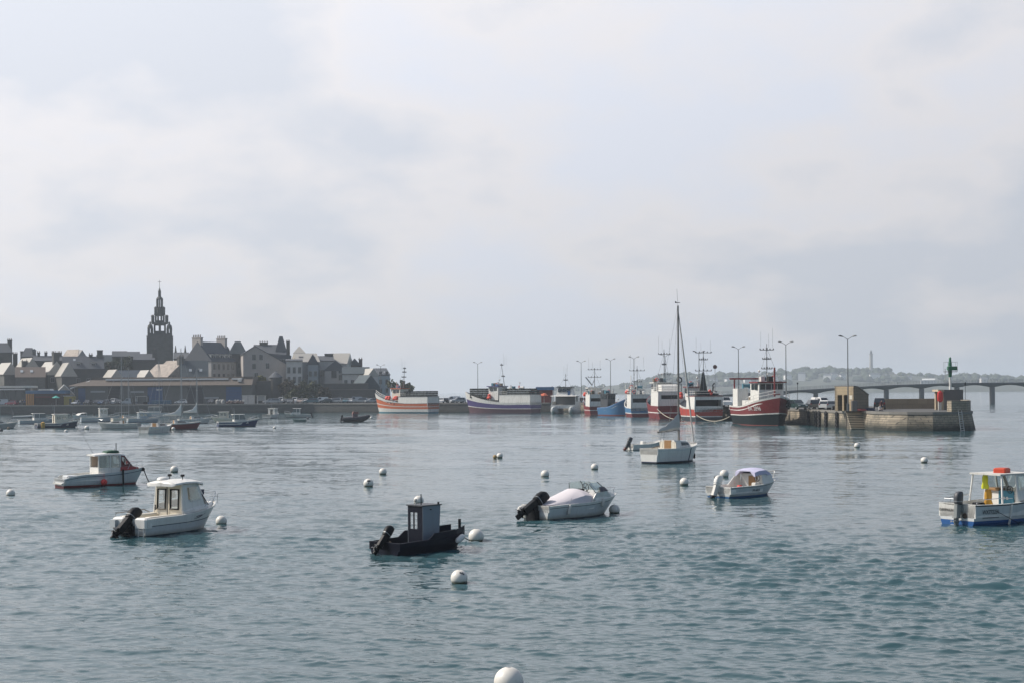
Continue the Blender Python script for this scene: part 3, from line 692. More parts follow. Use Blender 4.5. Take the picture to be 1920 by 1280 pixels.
e = house('narrow_gable_house', 574, 593, 484, 680, 664, 9, 'y', 0, mat('blue_grey_render' , (.25, .275, .29)), SLATE, (2, [4, 7, 10]), label='tall narrow blue-grey gable with stacked windows', winsz=(.9, 1.7))
e = house('balcony_house', 590, 622, 500, 676, 667, 9, 'x', 0, RENDER_P, SLATE, (4, [10.5]), label='low-roofed house with dark glazed upper floor and pale balconies', winsz=(1.3, 2.0))
mb = MB(); mb.box(-4.5, -1.5, -6.2, -4.6, 7.6, 8.8); mb.box(-.8, 1.2, -6.0, -4.6, 5.6, 6.8); mb.build('balcony', WHITE, e)
add_chimney(e, 1.5, 0, e['h_'], e['r_'] + 1.0, 3.0, 1, 0)
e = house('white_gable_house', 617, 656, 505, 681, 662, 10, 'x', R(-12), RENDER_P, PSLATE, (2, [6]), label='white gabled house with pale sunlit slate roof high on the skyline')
e = house('broad_gable_house', 606, 646, 488, 693, 676, 10, 'y', 0, RENDER_G, SLATE, None, label='broad plain grey gable with two windows at its right side')
for py in (694, 707): add_window(e, XW(635, 488) - e.location.x, -5.01, Zf(e, py, 488, 635), 1.1, 1.8)
add_window(e, XW(623, 488) - e.location.x, -5.01, Zf(e, 701, 488, 623), 1.6, 2.4, pale=False)
e = house('brick_gable_house', 654, 672, 512, 682, 672, 8, 'y', 0, mat('dark_brick', (.10, .075, .07), .85, var=.2, scale=2), SLATE, None, label='dark brick gable with separate tall chimney on the skyline')
add_chimney(e, e['w_'] / 2 + .4, -1, 4, Zf(e, 672, 512, 671), 1.3, 1.2, 2, mat('dark_brick' , (.1, .075, .07)))
e = house('cream_house', 640, 690, 480, 700, 688, 8, 'x', 0, RENDER_P, mat('teal_slate'   , (.075, .10, .115)), (4, [4.2, 7.0]), label='cream two-storey house with dark slate roof behind the long wall', winsz=(1.0, 1.6))
e = house('cream_gable_house', 674, 700, 476, 703, 691, 10, 'y', R(22), RENDER_P, PSLATE, None, label='cream gable with pale roof slope left of the end block')
e = house('end_block', 692, 728, 490, 702, 690, 11, 'x', R(2), mat('pale_blue_render', (.42, .47, .485), .85, var=.08, grime=.25), SLATE, (3, [4.2, 7.2, 10.0]), hip=.35, label='long pale blue apartment block at the right end of the town', winsz=(.8, 1.5), side_win=(3, [4.2, 7.2], 1))
for i in range(3): sky_light(e, -1.6 + i * 1.5, -3.6, e['h_'] + 1.0, R(-62), .6, .5)
e = house('stone_barn', 656, 706, 466, 728, 703, 12, 'y', R(18), STONE_M, mat('teal_slate'    , (.075, .10, .115)), None, label='big blank stone barn gable in front of the end block')
e = empty('pigeon_house', (XW(517, 462), 462, 2.6), 0, 'round dark stone tower with low conical roof beside the bushes', 'tower')
ze, zr = ZW(704, 462) - 2.6, ZW(692, 462) - 2.6; rr_ = (XW(530, 462) - XW(505, 462)) / 2
mb = MB(); mb.lathe([(rr_ * .97, 0), (rr_ * .97, ze)], n=20); mb.build('wall', STONE_D, e)
mb = MB(); mb.lathe([(rr_ * 1.1, ze), (rr_ * .5, ze + (zr - ze) * .6), (.05, zr)], n=20); mb.build('roof', SLATE, e, smooth=True)
def garden_wall(px0, px1, d, yt, m, label, yaw=0):
    x0, x1 = XW(px0, d), XW(px1, d); z = ZW(yt, d, (px0 + px1) / 2)
    mb = MB(); mb.use(m); mb.box(x0, x1, d, d + .6, QZ - .2, z); mb.use(CONC); mb.box(x0 - .1, x1 + .1, d - .12, d + .72, z, z + .2)
    return tag(mb.build('garden_wall'), label, 'wall')
garden_wall(473, 508, 459, 714, STONE_D, 'dark retaining wall with pale coping right of the warehouse')
garden_wall(612, 702, 458, 730, STONE_D, 'long dark wall behind the parked cars below the barn')
garden_wall(590, 690, 464, 719, STONE_D, 'upper terrace wall below the cream house')

# ---------------------------------------------------------------- church
CST = brickmat('church_granite', (.155, .16, .155), (.12, .125, .122), (.09, .092, .09), .9, .4, stain_amt=.4)
CD = 560.
cx = XW(299.8, CD, 640); cw = (XW(322, CD) - XW(277.5, CD)) / 2
CZ = lambda py: ZW(py, CD, 300) - 4
ch = empty('church_tower', (cx, CD, 4), -math.atan2(cx, CD), 'tall granite church tower with open renaissance lantern belfry', 'church tower')
mb = MB(); mb.box(-cw, cw, -cw, cw, 0, CZ(632))
for x in (-cw, cw):
    for y in (-cw, cw): mb.box(x - .35, x + .35, y - .35, y + .35, 0, CZ(634))
for z in (CZ(652), CZ(641)): mb.box(-cw - .12, cw + .12, -cw - .12, cw + .12, z, z + .45)
mb.box(-cw - .4, cw + .4, -cw - .4, cw + .4, CZ(632), CZ(630.5))
mb.build('tower', CST, ch)
def arcade(name, hw, z0, z1, nh, op, m=CST, top=.55, bottom=.3):
    """hollow square stage whose four sides are pierced by nh tall openings each"""
    mb = MB(); H = z1 - z0
    for k in range(4):
        c, s = [(1, 0), (0, 1), (-1, 0), (0, -1)][k]
        rot = lambda x, y: (c * x - s * y, s * x + c * y)
        a = rot(-hw, -hw); b_ = rot(hw, -hw)
        hs = []
        for i in range(nh):
            u = (i + .5) / nh; hw_ = op / nh / 2
            hs.append((u - hw_, u + hw_, bottom, 1 - top * .35))
        mb.panel((*a, z0), (*b_, z0), (*b_, z1), (*a, z1), hs, .7)
    return mb.build(name, m, ch)
def ringbox(name, hw, z0, z1): mb = MB(); mb.box(-hw, hw, -hw, hw, z0, z1); return mb.build(name, CST, ch)
def lantern(x, y, z0, z1, r, name='pinnacle'):
    """small round open lantern with dome"""
    mb = MB(); H = z1 - z0
    for k in range(6):
        a = 2 * PI * k / 6; mb.box(x + r * math.cos(a) - .28, x + r * math.cos(a) + .28, y + r * math.sin(a) - .28, y + r * math.sin(a) + .28, z0, z0 + H * .55)
    mb.lathe([(r * .45, z0), (r * .45, z0 + H * .2)], (x, y, 0), 8)
    mb.lathe([(r * 1.3, z0 + H * .55), (r * 1.3, z0 + H * .6), (r * 1.1, z0 + H * .72), (r * .6, z0 + H * .8), (r * .42, z0 + H * .83), (r * .42, z0 + H * .94), (.1, z1)], (x, y, 0), 10)
    return mb.build(name, CST, ch)
arcade('balustrade', cw - .3, CZ(630.5), CZ(626.5), 5, .5, bottom=.15, top=.3)
arcade('belfry', cw * .50, CZ(630.5), CZ(608), 2, .62, bottom=.42, top=.30)
for x in (-1, 1):
    for y in (-1, 1): lantern(x * (cw - 1.05), y * (cw - 1.05), CZ(630.5), CZ(604), .80)
ringbox('belfry_cornice', cw * .66, CZ(608), CZ(605))
arcade('upper_belfry', cw * .40, CZ(605), CZ(591), 3, .42, bottom=.25, top=.4)
for x in (-1, 1):
    for y in (-1, 1): mb = MB(); mb.lathe([(.62, CZ(606)), (.62, CZ(594)), (.75, CZ(593.5)), (.3, CZ(591.5))], (x * cw * .57, y * cw * .57, 0), 8); mb.build('pinnacle', CST, ch)
ringbox('upper_cornice', cw * .46, CZ(591), CZ(589))
mb = MB(); mb.loft([[(r * math.cos(2 * PI * (j + .5) / 8), r * math.sin(2 * PI * (j + .5) / 8), z) for j in range(8)] for r, z in ((cw * .36, CZ(589)), (cw * .31, CZ(577)), (cw * .36, CZ(576.5)))], True, True); mb.build('drum', CST, ch)
for k in range(4):
    a = PI / 4 + k * PI / 2; mb = MB(); mb.lathe([(.55, CZ(590)), (.55, CZ(579)), (.65, CZ(578)), (.15, CZ(575.5))], (cw * .47 * math.cos(a), cw * .47 * math.sin(a), 0), 8); mb.build('pinnacle', CST, ch)
mb = MB()
for k in range(8):
    a = 2 * PI * k / 8; mb.box(1.0 * math.cos(a) - .30, 1.0 * math.cos(a) + .30, 1.0 * math.sin(a) - .30, 1.0 * math.sin(a) + .30, CZ(576.5), CZ(561))
mb.lathe([(1.35, CZ(562)), (1.35, CZ(561)), (.95, CZ(558)), (.6, CZ(556.5))], n=10)
mb.build('lantern', CST, ch)
mb = MB()
for k in range(5):
    a = 2 * PI * k / 5 + .3; mb.box(.40 * math.cos(a) - .16, .40 * math.cos(a) + .16, .40 * math.sin(a) - .16, .40 * math.sin(a) + .16, CZ(557), CZ(549))
mb.lathe([(.62, CZ(549)), (.55, CZ(546)), (.3, CZ(543)), (.12, CZ(539.5))], n=8); mb.build('top_lantern', CST, ch)
mb = MB(); mb.tube([(0, 0, CZ(540)), (0, 0, CZ(525))], .07, 5); mb.tube([(-.7, 0, CZ(528.5)), (.7, 0, CZ(528.5))], .07, 5); mb.build('cross', BLACK, ch)
e = house('church_nave', 318, 345, 568, 672, 660, 16, 'x', 0, CST, SLATE, None, label='dark church nave with small pinnacles right of the tower', cat='church')
for x in (-2.2, 1.6): mb = MB(); mb.lathe([(.5, e['r_'] - 2), (.45, e['r_'] + .5), (.1, e['r_'] + 3)], (x, 0, 0), 6); mb.build('pinnacle', CST, e)

# ---------------------------------------------------------------- fish-market warehouse on the quay
WD = 452.
wx0, wx1 = XW(140, WD), XW(472, WD)
wh = empty('warehouse', ((wx0 + wx1) / 2, WD, QZ), 0, 'long low quayside warehouse with brown roof band and blue doors', 'warehouse')
hx = (wx1 - wx0) / 2; zE = ZW(721, WD, 300) - QZ; zT = ZW(711, WD, 300) - QZ; zTop = ZW(706, WD, 300) - QZ
WWALL = mat('warehouse_block', (.115, .12, .115), .85, var=.12, scale=.4, dirt=(.08, .08, .075), grime=.3)
mb = MB(); mb.box(-hx, hx, 0, 16, 0, zE); mb.build('wall', WWALL, wh)
FASC = mat('brown_corrugated_fascia', (.115, .092, .075), .7, var=.25, scale=1.2, dirt=(.25, .2, .15), dirt_amt=.4, grime=.4)
mb = MB(); s5 = hx - (XW(167, WD) - wx0) 
mb.loft([[(x_, -1.2, zE - .15), (x_, -1.0, zE), (xr, 1.2, zT), (xr, 14, zT), (x_, 17, zE), (x_, 17, zE - .15)] for x_, xr in ((-hx - 1.6, -s5), (hx + .3, hx + .3))], True, True); mb.build('roof', FASC, wh)
mb = MB(); mb.box(-s5 + .6, hx + .2, 1.9, 13, zT, zTop); mb.build('upper_band', FASC, wh)
for a, b_, zz_ in ((197, 427, 712.6), (434, 453, 711.6), (446, 453, 715.5)):
    mb = MB(); mb.box(XW(a, WD) - wh.location.x, XW(b_, WD) - wh.location.x, .55 if zz_ < 714 else -.4, 1.86 if zz_ < 714 else .5, zT - .12 if zz_ < 714 else zT - .75, zT + .34 if zz_ < 714 else zT - .28); mb.build('gutter_flashing', mat('zinc_flashing', (.80, .78, .74), .4, var=.05), wh)
mb = MB(); mb.tube([(XW(134, WD) - wh.location.x, -1.2, ZW(722, WD) - QZ), (XW(167, WD) - wh.location.x, 1.0, ZW(708, WD) - QZ)], .22, 5); mb.build('verge_flashing', mat('zinc_flashing' , (.8, .78, .74)), wh)
BLUE = mat('blue_door_paint', (.016, .075, .20), .5, var=.12, grime=.2)
def wdoor(p0, p1, yt, m, name='door'):
    a, b_ = XW(p0, WD) - wh.location.x, XW(p1, WD) - wh.location.x; zt2 = ZW(yt, WD, p0) - QZ
    mb = MB(); mb.use(m); mb.box(a, b_, -.12, .05, 0, zt2)
    mb.use(DGREY); mb.box(a - .15, b_ + .15, -.2, -.001, zt2, zt2 + .2)
    for k in range(1, 6): mb.box(a + .05, b_ - .05, -.15, -.121, zt2 * k / 6 - .03, zt2 * k / 6 + .03)
    return mb.build(name, None, wh)
wdoor(277, 305, 725, BLUE); wdoor(424, 453, 724, BLUE); wdoor(203, 226, 724, mat('dark_opening', (.02, .022, .025), .8)); wdoor(352, 381, 726, mat('dark_shutter', (.03, .034, .04), .6)); wdoor(147, 160, 727, BLUE)
for a, b_, y in ((170, 197, 728), (245, 270, 729), (383, 410, 741)):
    mb = MB(); mb.box(XW(a, WD) - wh.location.x, XW(b_, WD) - wh.location.x, -.1, .02, ZW(y + 1.6, WD) - QZ, ZW(y - 1.6, WD) - QZ); mb.build('window_band', mat('frosted_band', (.30, .32, .33), .3), wh)

# ---------------------------------------------------------------- cafe terrace, kiosks
cf = empty('cafe_pavilion', (XW(84, 446), 446, QZ), 0, 'cafe pavilion with blue fascia, orange posts and dark red awning', 'cafe')
L = lambda px, d=446: XW(px, d) - cf.location.x
zc = ZW(737, 446, 84) - QZ; zt3 = ZW(731, 446, 84) - QZ
mb = MB(); mb.box(L(48), L(121), 0, 6, zc, zt3); mb.build('fascia', mat('cafe_blue', (.06, .16, .28), .6, var=.1, grime=.2), cf)
mb = MB(); mb.box(L(48) + .2, L(121) - .2, .6, 6.2, 0, zc); mb.build('wall', mat('cafe_interior', (.07, .045, .04), .8, var=.4, scale=1.5), cf)
for px in (50, 54, 58, 62): mb = MB(); mb.box(L(px) - .22, L(px) + .22, -.1, .3, 0, zc); mb.build('post', mat('cafe_orange', (.50, .25, .08), .6, var=.2), cf)
mb = MB(); mb.prism([(L(72), zt3), (L(96), zt3), (L(94), zt3 + .45), (L(74), zt3 + .45)], -.6, 3); mb.build('awning', WHITE, cf)
mb = MB(); mb.prism([(L(70), 2.4), (L(112), 2.4), (L(112), 2.7), (L(70), 2.7)], -2, .6); mb.build('canopy', mat('dark_red_canvas', (.18, .04, .045), .8, var=.15), cf)
ps = empty('parasol', (XW(105, 443), 443, QZ), 0, 'teal parasol on the cafe terrace', 'parasol')
mb = MB(); mb.tube([(0, 0, 0), (0, 0, 2.9)], .04, 5); mb.build('pole', WHITE, ps)
mb = MB(); mb.lathe([(1.35, 2.25), (.7, 2.6), (.05, 2.95), (.04, 2.9), (.68, 2.55), (1.3, 2.2)], n=8); mb.build('canopy', mat('teal_canvas', (.06, .36, .30), .8), ps)
for k, px in enumerate((66, 74, 82, 92, 100, 110)):
    tb = empty('terrace_table', (XW(px, 443.5 - k % 2), 443.5 - k % 2, QZ), 0, 'small dark table on the cafe terrace', 'table', 'tables on the cafe terrace')
    mb = MB(); mb.lathe([(.4, .70), (.4, .74)], n=10); mb.build('tabletop', DGREY, tb); mb = MB(); mb.lathe([(.25, 0), (.05, .05), (.04, .70)], n=6); mb.build('leg', DGREY, tb)
ky = empty('yellow_kiosk', (XW(128.5, 446), 447, QZ), 0, 'yellow kiosk with pale roof beside the cafe', 'kiosk')
hk = ZW(742, 446, 128) - QZ
mb = MB(); mb.box(-1.5, 1.4, -1, 2, 0, hk); mb.build('wall', mat('kiosk_yellow', (.33, .26, .055), .7, var=.15, grime=.2), ky)
mb = MB(); mb.box(-1.7, 1.0, -1.2, 2.2, hk, hk + .2); mb.build('roof', OFFW, ky); mb = MB(); mb.box(.2, 1.0, -1.06, -1.0, .05, 2.0); mb.build('door', DGREY, ky)
e = house('blue_boathouse', 97, 131, 458, 738, 722, 7, 'y', 0, mat('boathouse_blue', (.09, .15, .20), .7, var=.12, grime=.2), PSLATE, None, label='small blue gabled shed with white bargeboards behind the cafe', cat='shed', base=QZ)
mb = MB(); hxx = e['w_'] / 2
for s in (-1, 1): mb.tube([(s * (hxx + .4), -3.7, e['h_'] - .4), (0, -3.7, e['r_'] + .25)], .16, 4)
mb.build('bargeboard', WHITE, e)
gb = empty('glass_pavilion', (XW(20, 450), 450, QZ), 0, 'flat-roofed glazed bar with white roof edges at far left', 'bar')
zg = ZW(724, 450, 20) - QZ; zg2 = ZW(729, 450, 20) - QZ
hg = (XW(45, 450) - XW(-30, 450)) / 2
mb = MB(); mb.box(-hg, hg, 0, 6, 0, zg - .35); mb.build('wall', glassmat('bar_glass', (.03, .04, .045), .2), gb)
mb = MB(); mb.box(-hg - .2, hg + .2, -.4, 6.3, zg - .35, zg + .25); mb.build('roof', OFFW, gb)
mb = MB(); mb.box(-hg - .2, hg * .75, -.9, -.42, zg2 - .2, zg2 + .15); mb.build('awning', WHITE, gb)
for k in range(7): mb = MB(); mb.box(-hg + k * hg / 3.2, -hg + k * hg / 3.2 + .12, -.08, -.001, 0, zg - .36); mb.build('post', DGREY, gb)

# ---------------------------------------------------------------- trees and bushes
def foliage(name, c, rx, ry, rz, n, leaf, m, parent, seed, holes=.0):
    rg = np.random.default_rng(seed); mb = MB()
    cl = [(rg.normal(0, .42, 3) * (rx, ry, rz * .9), rg.uniform(.25, .5)) for _ in range(max(6, n // 60))]
    for _ in range(n):
        p, s = cl[rg.integers(len(cl))]; q = rg.normal(0, 1, 3); q /= np.linalg.norm(q)
        q = np.array(p) + q * s * np.array((rx, ry, rz)) * rg.uniform(.6, 1.05)
        if q[2] < -rz * .95: continue
        a = rg.normal(0, 1, 3); a /= np.linalg.norm(a); b_ = np.cross(a, rg.normal(0, 1, 3)); b_ /= np.linalg.norm(b_)
        s = leaf * rg.uniform(.6, 1.3); o = np.array(c) + q
        mb.add([o - a * s, o + b_ * s * .6, o + a * s, o - b_ * s * .6], [(0, 1, 2, 3)])
    return mb.build(name, m, parent)
LEAF1 = mat('tamarisk_foliage', (.070, .078, .035), .8, var=.45, scale=.7)
LEAF2 = mat('brown_bush_foliage', (.080, .068, .045), .85, var=.4, scale=.6)
LEAF3 = mat('yellow_green_foliage', (.15, .14, .04), .8, var=.3, scale=.6)
LEAF4 = mat('dark_foliage', (.045, .06, .035), .85, var=.4, scale=.7)
def tree(px, d, ybase, ytop, wpx, m, label, name='tree', seed=1, group=None, n=900, trunk=True):
    x = XW(px, d); zb, zt2 = ZW(ybase, d, px), ZW(ytop, d, px); h = zt2 - zb; rx = (XW(px + wpx / 2, d) - x)
    t_ = empty(name, (x, d, zb), 0, label, 'tree' if trunk else 'bush', group)
    rg = random.Random(seed)
    if trunk:
        mb = MB(); mb.tube([(0, 0, -.5), (.1, 0, h * .3), (.15, .1, h * .55)], [.28, .2, .12], 7)
        for k in range(5):
            a = rg.uniform(0, 6.28); mb.tube([(.1, 0, h * .3), (rx * .35 * math.cos(a), rx * .35 * math.sin(a), h * .6), (rx * .65 * math.cos(a), rx * .65 * math.sin(a), h * rg.uniform(.6, .85))], [.13, .08, .03], 5)
        mb.build('trunk', TIMBER, t_); foliage('crown', (0, 0, h * .58), rx, rx, h * .42, n, .34, m, t_, seed)
    else:
        foliage('foliage', (0, 0, h * .42), rx * 1.15, rx * .8, h * .55, int(n * 1.7), .36, m, t_, seed)
        mb = MB()
        for k in range(6):
            a = rg.uniform(0, 6.28); mb.tube([(0, 0, -.4), (rx * .4 * math.cos(a), rx * .3 * math.sin(a), h * .7)], [.07, .03], 4)
        mb.build('stem', TIMBER, t_)
    return t_
tree(738, 452, 742, 711, 24, LEAF1, 'rounded olive tree just right of the apartment block', seed=2)
tree(755, 455, 742, 713, 20, LEAF4, 'dark spiky tree behind the orange trawler bow', seed=3)
tree(768, 458, 741, 717, 18, LEAF1, 'small tree behind the orange trawler wheelhouse', seed=4)
tree(490, 464, 716, 701, 22, LEAF3, 'yellow-green bush above the dark retaining wall', 'bush', 5, trunk=False, n=500)
for k, (px, yb, yt, w, m) in enumerate([(538, 742, 706, 22, LEAF2), (556, 744, 712, 22, LEAF2), (574, 746, 713, 24, LEAF1), (592, 745, 720, 24, LEAF4), (610, 744, 724, 22, LEAF2), (545, 748, 728, 26, LEAF1)]):
    tree(px, 459 - k * .6, yb, yt, w, m, ['brown bushy tree right of the round tower', 'brown bush below the pale house front', 'olive bush below the narrow blue gable', 'dark green bush below the balconies', 'brown bush at the end of the long wall', 'low olive bush behind the parked vans'][k], 'bush', 20 + k, 'bushes on the bank behind the cars', 700, False)
tree(232, 500, 705, 668, 44, LEAF4, 'dark spreading tree left of the church foot', 'tree', 31, n=900)
tree(206, 498, 700, 672, 26, LEAF4, 'dark tree behind the long blue-grey roof', 'tree', 33, n=500)
# ---------------------------------------------------------------- boat kit (x = forward, y = port, z = up, water at z = 0)
class Hull:
    def __init__(s, L, B, sheer, tr=.85, sm=.42, pl=1.6, ph=2.6, f0=.84, rake=.5, trake=0., n=19, tuck=0.):
        s.L, s.B, s.sheer, s.tr, s.sm, s.pl, s.ph, s.f0, s.rake, s.trake, s.tuck = L, B, sheer, tr, sm, pl, ph, f0, rake, trake, tuck
        s.st = [(i / (n - 1)) ** .9 for i in range(n)]
        s.n = n
    def pt(s, t, z, side=1, inset=0):
        zf = min(max(z / s.sheer(t), -.4), 1.4); zc = max(zf, 0)
        if t < s.sm: pl_ = s.tr + (1 - s.tr) * math.sin(PI / 2 * t / s.sm)
        else: pl_ = 1 - ((t - s.sm) / (1 - s.sm)) ** (s.pl + (s.ph - s.pl) * zc)
        fl = s.f0 + (1 - s.f0) * zc ** .8 if zf >= 0 else s.f0 * (1 + .6 * zf)
        y = max(s.B / 2 * pl_ * fl - inset, 0.012)
        x = -s.L / 2 + s.L * t - s.rake * (1 - zf) * max(0, (t - .45) / .55) ** 1.6 + s.trake * zf * (1 - t) ** 4
        if inset: x -= inset * max(0, (t - .8) / .2)
        return (x, y * side, z)
    def build(s, parent, levels, mats, gun=None, inner=None, deckm=None, deck=lambda t: .3, wall=.07, name='hull', t1=1.0, gw=None):
        """levels: list of (a, b) -> z = a + b*sheer; mats: one per band"""
        mb = MB(); lz = lambda lv, t: lv[0] + lv[1] * s.sheer(t)
        for k in range(len(levels) - 1):
            mb.use(mats[k])
            for sd_ in (-1, 1):
                A = [s.pt(t, lz(levels[k], t), sd_) for t in s.st]; B_ = [s.pt(t, lz(levels[k + 1], t), sd_) for t in s.st]
                n = s.n; f = [(i, i + 1, n + i + 1, n + i) if sd_ < 0 else (i + 1, i, n + i, n + i + 1) for i in range(n - 1)]
                mb.add(A + B_, f)
            a, b_ = lz(levels[k], 0), lz(levels[k + 1], 0)
            mb.add([s.pt(0, a, 1), s.pt(0, a, -1), s.pt(0, b_, -1), s.pt(0, b_, 1)], [(0, 1, 2, 3)])
        # gunwale, inner side
        n = s.n
        for sd_ in (-1, 1):
            o = [s.pt(t, s.sheer(t), sd_) for t in s.st]; i_ = [s.pt(t, s.sheer(t) + .01, sd_, wall) for t in s.st]; d_ = [s.pt(t, min(deck(t), s.sheer(t)), sd_, wall) for t in s.st]
            d_ = [(p[0], q[1], p[2]) for p, q in zip(d_, i_)]
            if sd_ < 0: f1 = [(i, i + 1, n + i + 1, n + i) for i in range(n - 1)]
            else: f1 = [(i + 1, i, n + i, n + i + 1) for i in range(n - 1)]
            mb.use(gun or mats[-1]); mb.add(o + i_, f1); mb.use(inner or mats[-1]); mb.add(i_ + d_, f1)
        sh0 = s.sheer(0); p, q = s.pt(0, sh0, 1), s.pt(0, sh0, -1)
        mb.use(gun or mats[-1]); mb.box(p[0], p[0] + wall, q[1] + .01, p[1] - .01, min(deck(0), sh0) - .02, sh0 + .012)
        h = mb.build(name, None, parent, smooth=True)
        mb = MB(); a = []; b_ = []
        for t in s.st:
            q = s.pt(t, s.sheer(t), 1, wall); z = min(deck(t), s.sheer(t) - .005)
            xx = s.pt(t, z, 1, wall)[0]
            a.append((xx, q[1] + .004, z)); b_.append((xx, -q[1] - .004, z))
        mb.add(a + b_, [(i, n + i, n + i + 1, i + 1) for i in range(n - 1)])
        mb.build('deck', deckm or inner or mats[-1], parent)
        return h
    def line(s, parent, lv, m, r=.02, name='rub_rail', t0=0, t1=1, transom=True):
        mb = MB(); lz = lambda t: lv[0] + lv[1] * s.sheer(t)
        ts = [t0 + (t1 - t0) * i / 24 for i in range(25)]
        for sd_ in (-1, 1): mb.tube([s.pt(t, lz(t), sd_) for t in ts], r, 5)
        if transom: mb.tube([s.pt(0, lz(0), -1), s.pt(0, lz(0), 1)], r, 5)
        return mb.build(name, m, parent)
def boat(name, px, py, heading, label, cat='boat', group=None):
    g = G(px, py); return empty(name, (g.x, g.y, 0), R(heading) - math.atan2(g.x, g.y), label, cat, group)
def wpos(e, p):
    c, s_ = math.cos(e.rotation_euler.z), math.sin(e.rotation_euler.z); p = (p[0] * e.scale.x, p[1] * e.scale.y, p[2] * e.scale.z)
    return Vector((e.location.x + c * p[0] - s_ * p[1], e.location.y + s_ * p[0] + c * p[1], e.location.z + p[2]))
def sheer_fn(stern, mid, bow, m=.35):
    return lambda t: (mid + (stern - mid) * ((m - t) / m) ** 2) if t < m else mid + (bow - mid) * ((t - m) / (1 - m)) ** 1.8
def outboard(parent, x, y, z, tilt, m, leg=None, s=1.0, low=None):
    """clamped at (x, y, z); tilt > 0 lifts the foot out of the water"""
    leg = leg or m
    o = empty('outboard_motor', (x, y, z), 0); o.parent = parent; o.rotation_euler = (0, tilt, 0)
    mb = MB(); sec = []
    for zz, a, b_, xo in ((.10, .13, .11, -.11), (.15, .20, .145, -.15), (.40, .225, .16, -.165), (.58, .21, .145, -.15), (.68, .16, .115, -.11), (.715, .09, .07, -.08)):
        sq = lambda q: math.copysign(abs(q) ** .6, q)
        sec.append([(xo + a * sq(math.cos(2 * PI * k / 16)), b_ * sq(math.sin(2 * PI * k / 16)), zz) for k in range(16)])
    mb.loft([[(p[0] * s, p[1] * s, p[2] * s) for p in r] for r in sec], True, True); mb.build('cowling', m, o, smooth=True)
    mb = MB(); sq = lambda q: math.copysign(abs(q) ** .6, q)
    mb.loft([[((-.155 + .222 * sq(math.cos(2 * PI * k / 16))) * s, .158 * sq(math.sin(2 * PI * k / 16)) * s, zz * s) for k in range(16)] for zz in (.235, .262)], True, True); mb.build('cowling_band', GALV, o)
    mb = MB(); mb.rbox(-.32 * s, -.05 * s, -.10 * s, .10 * s, -.52 * s, .13 * s, .02)
    mb.box(-.06 * s, .07 * s, -.14 * s, .14 * s, -.22 * s, .1 * s)
    mb.build('leg', leg, o)
    mb = MB(); mb.tube([(-.42 * s, 0, -.68 * s), (-.30 * s, 0, -.68 * s), (-.04 * s, 0, -.68 * s)], [.045 * s, .075 * s, .03 * s], 8); mb.box(-.30 * s, -.1 * s, -.03 * s, .03 * s, -.9 * s, -.5 * s); mb.box(-.40 * s, -.03 * s, -.12 * s, .12 * s, -.52 * s, -.49 * s)
    mb.build('gearcase', low or leg, o)
    mb = MB()
    for k in range(3):
        a = k * 2.094; c, sn = math.cos(a), math.sin(a)
        mb.add([(-.43 * s, .03 * c * s, -.68 * s + .03 * sn * s), (-.40 * s, (.17 * c - .06 * sn) * s, -.68 * s + (.17 * sn + .06 * c) * s), (-.45 * s, (.17 * c + .06 * sn) * s, -.68 * s + (.17 * sn - .06 * c) * s), (-.415 * s, .05 * c * s, -.68 * s + .05 * sn * s)], [(0, 1, 2), (0, 2, 3), (0, 3, 1), (1, 3, 2)])
    mb.build('propeller', DGREY, o)
    return o
def fender(e, p, label, m=None, ln=.5, r=.1, tilt=0, ball=False):
    w = wpos(e, p); f = empty('fender', w, e.rotation_euler.z, label, 'fender')
    mb = MB()
    if ball: mb.ball((0, 0, 0), r); mb.tube([(0, 0, r), (0, 0, r + .35)], .012, 4)
    else: mb.lathe([(.02, -ln / 2), (r * .8, -ln / 2 + r * .5), (r, -ln / 2 + r), (r, ln / 2 - r), (r * .8, ln / 2 - r * .5), (.02, ln / 2)], n=10); mb.tube([(0, 0, ln / 2 - .02), (0, 0, ln / 2 + .3)], .012, 4)
    mb.build('bladder', m or WHITE, f, smooth=True); f.rotation_euler = (0, tilt, e.rotation_euler.z)
    return f
def rail(parent, pts, posts, r=.014, m=None, name='bow_rail'):
    mb = MB(); mb.tube(pts, r, 6)
    for a, b_ in posts: mb.tube([a, b_], r, 5)
    return mb.build(name, m or STEEL, parent)
def wheel(parent, c, r, m=None):
    mb = MB(); mb.torus((0, 0, 0), r, .016, 'x', 16, 6)
    for k in range(3): mb.tube([(0, 0, 0), (0, r * math.cos(k * 2.094), r * math.sin(k * 2.094))], .014, 4)
    o = mb.build('steering_wheel', m or BLACK, parent); o.location = c; return o
def pane(parent, c00, c10, c11, c01, m=None, name='window', th=.015):
    mb = MB(); mb.panel(c00, c10, c11, c01, (), th); return mb.build(name, m or CLEAR, parent)
def cable(p, q, sag, name, label, m=None, r=.02, cat='rope', n=12, group=None):
    p, q = Vector(p), Vector(q); mid = (p + q) / 2; mb = MB()
    pts = [p.lerp(q, i / n) - Vector((0, 0, sag * 4 * (i / n) * (1 - i / n))) for i in range(n + 1)]
    mb.tube([x - p for x in pts], r, 5); o = mb.build(name, m or ROPE); o.location = p; return tag(o, label, cat, group)
BUOYM = None
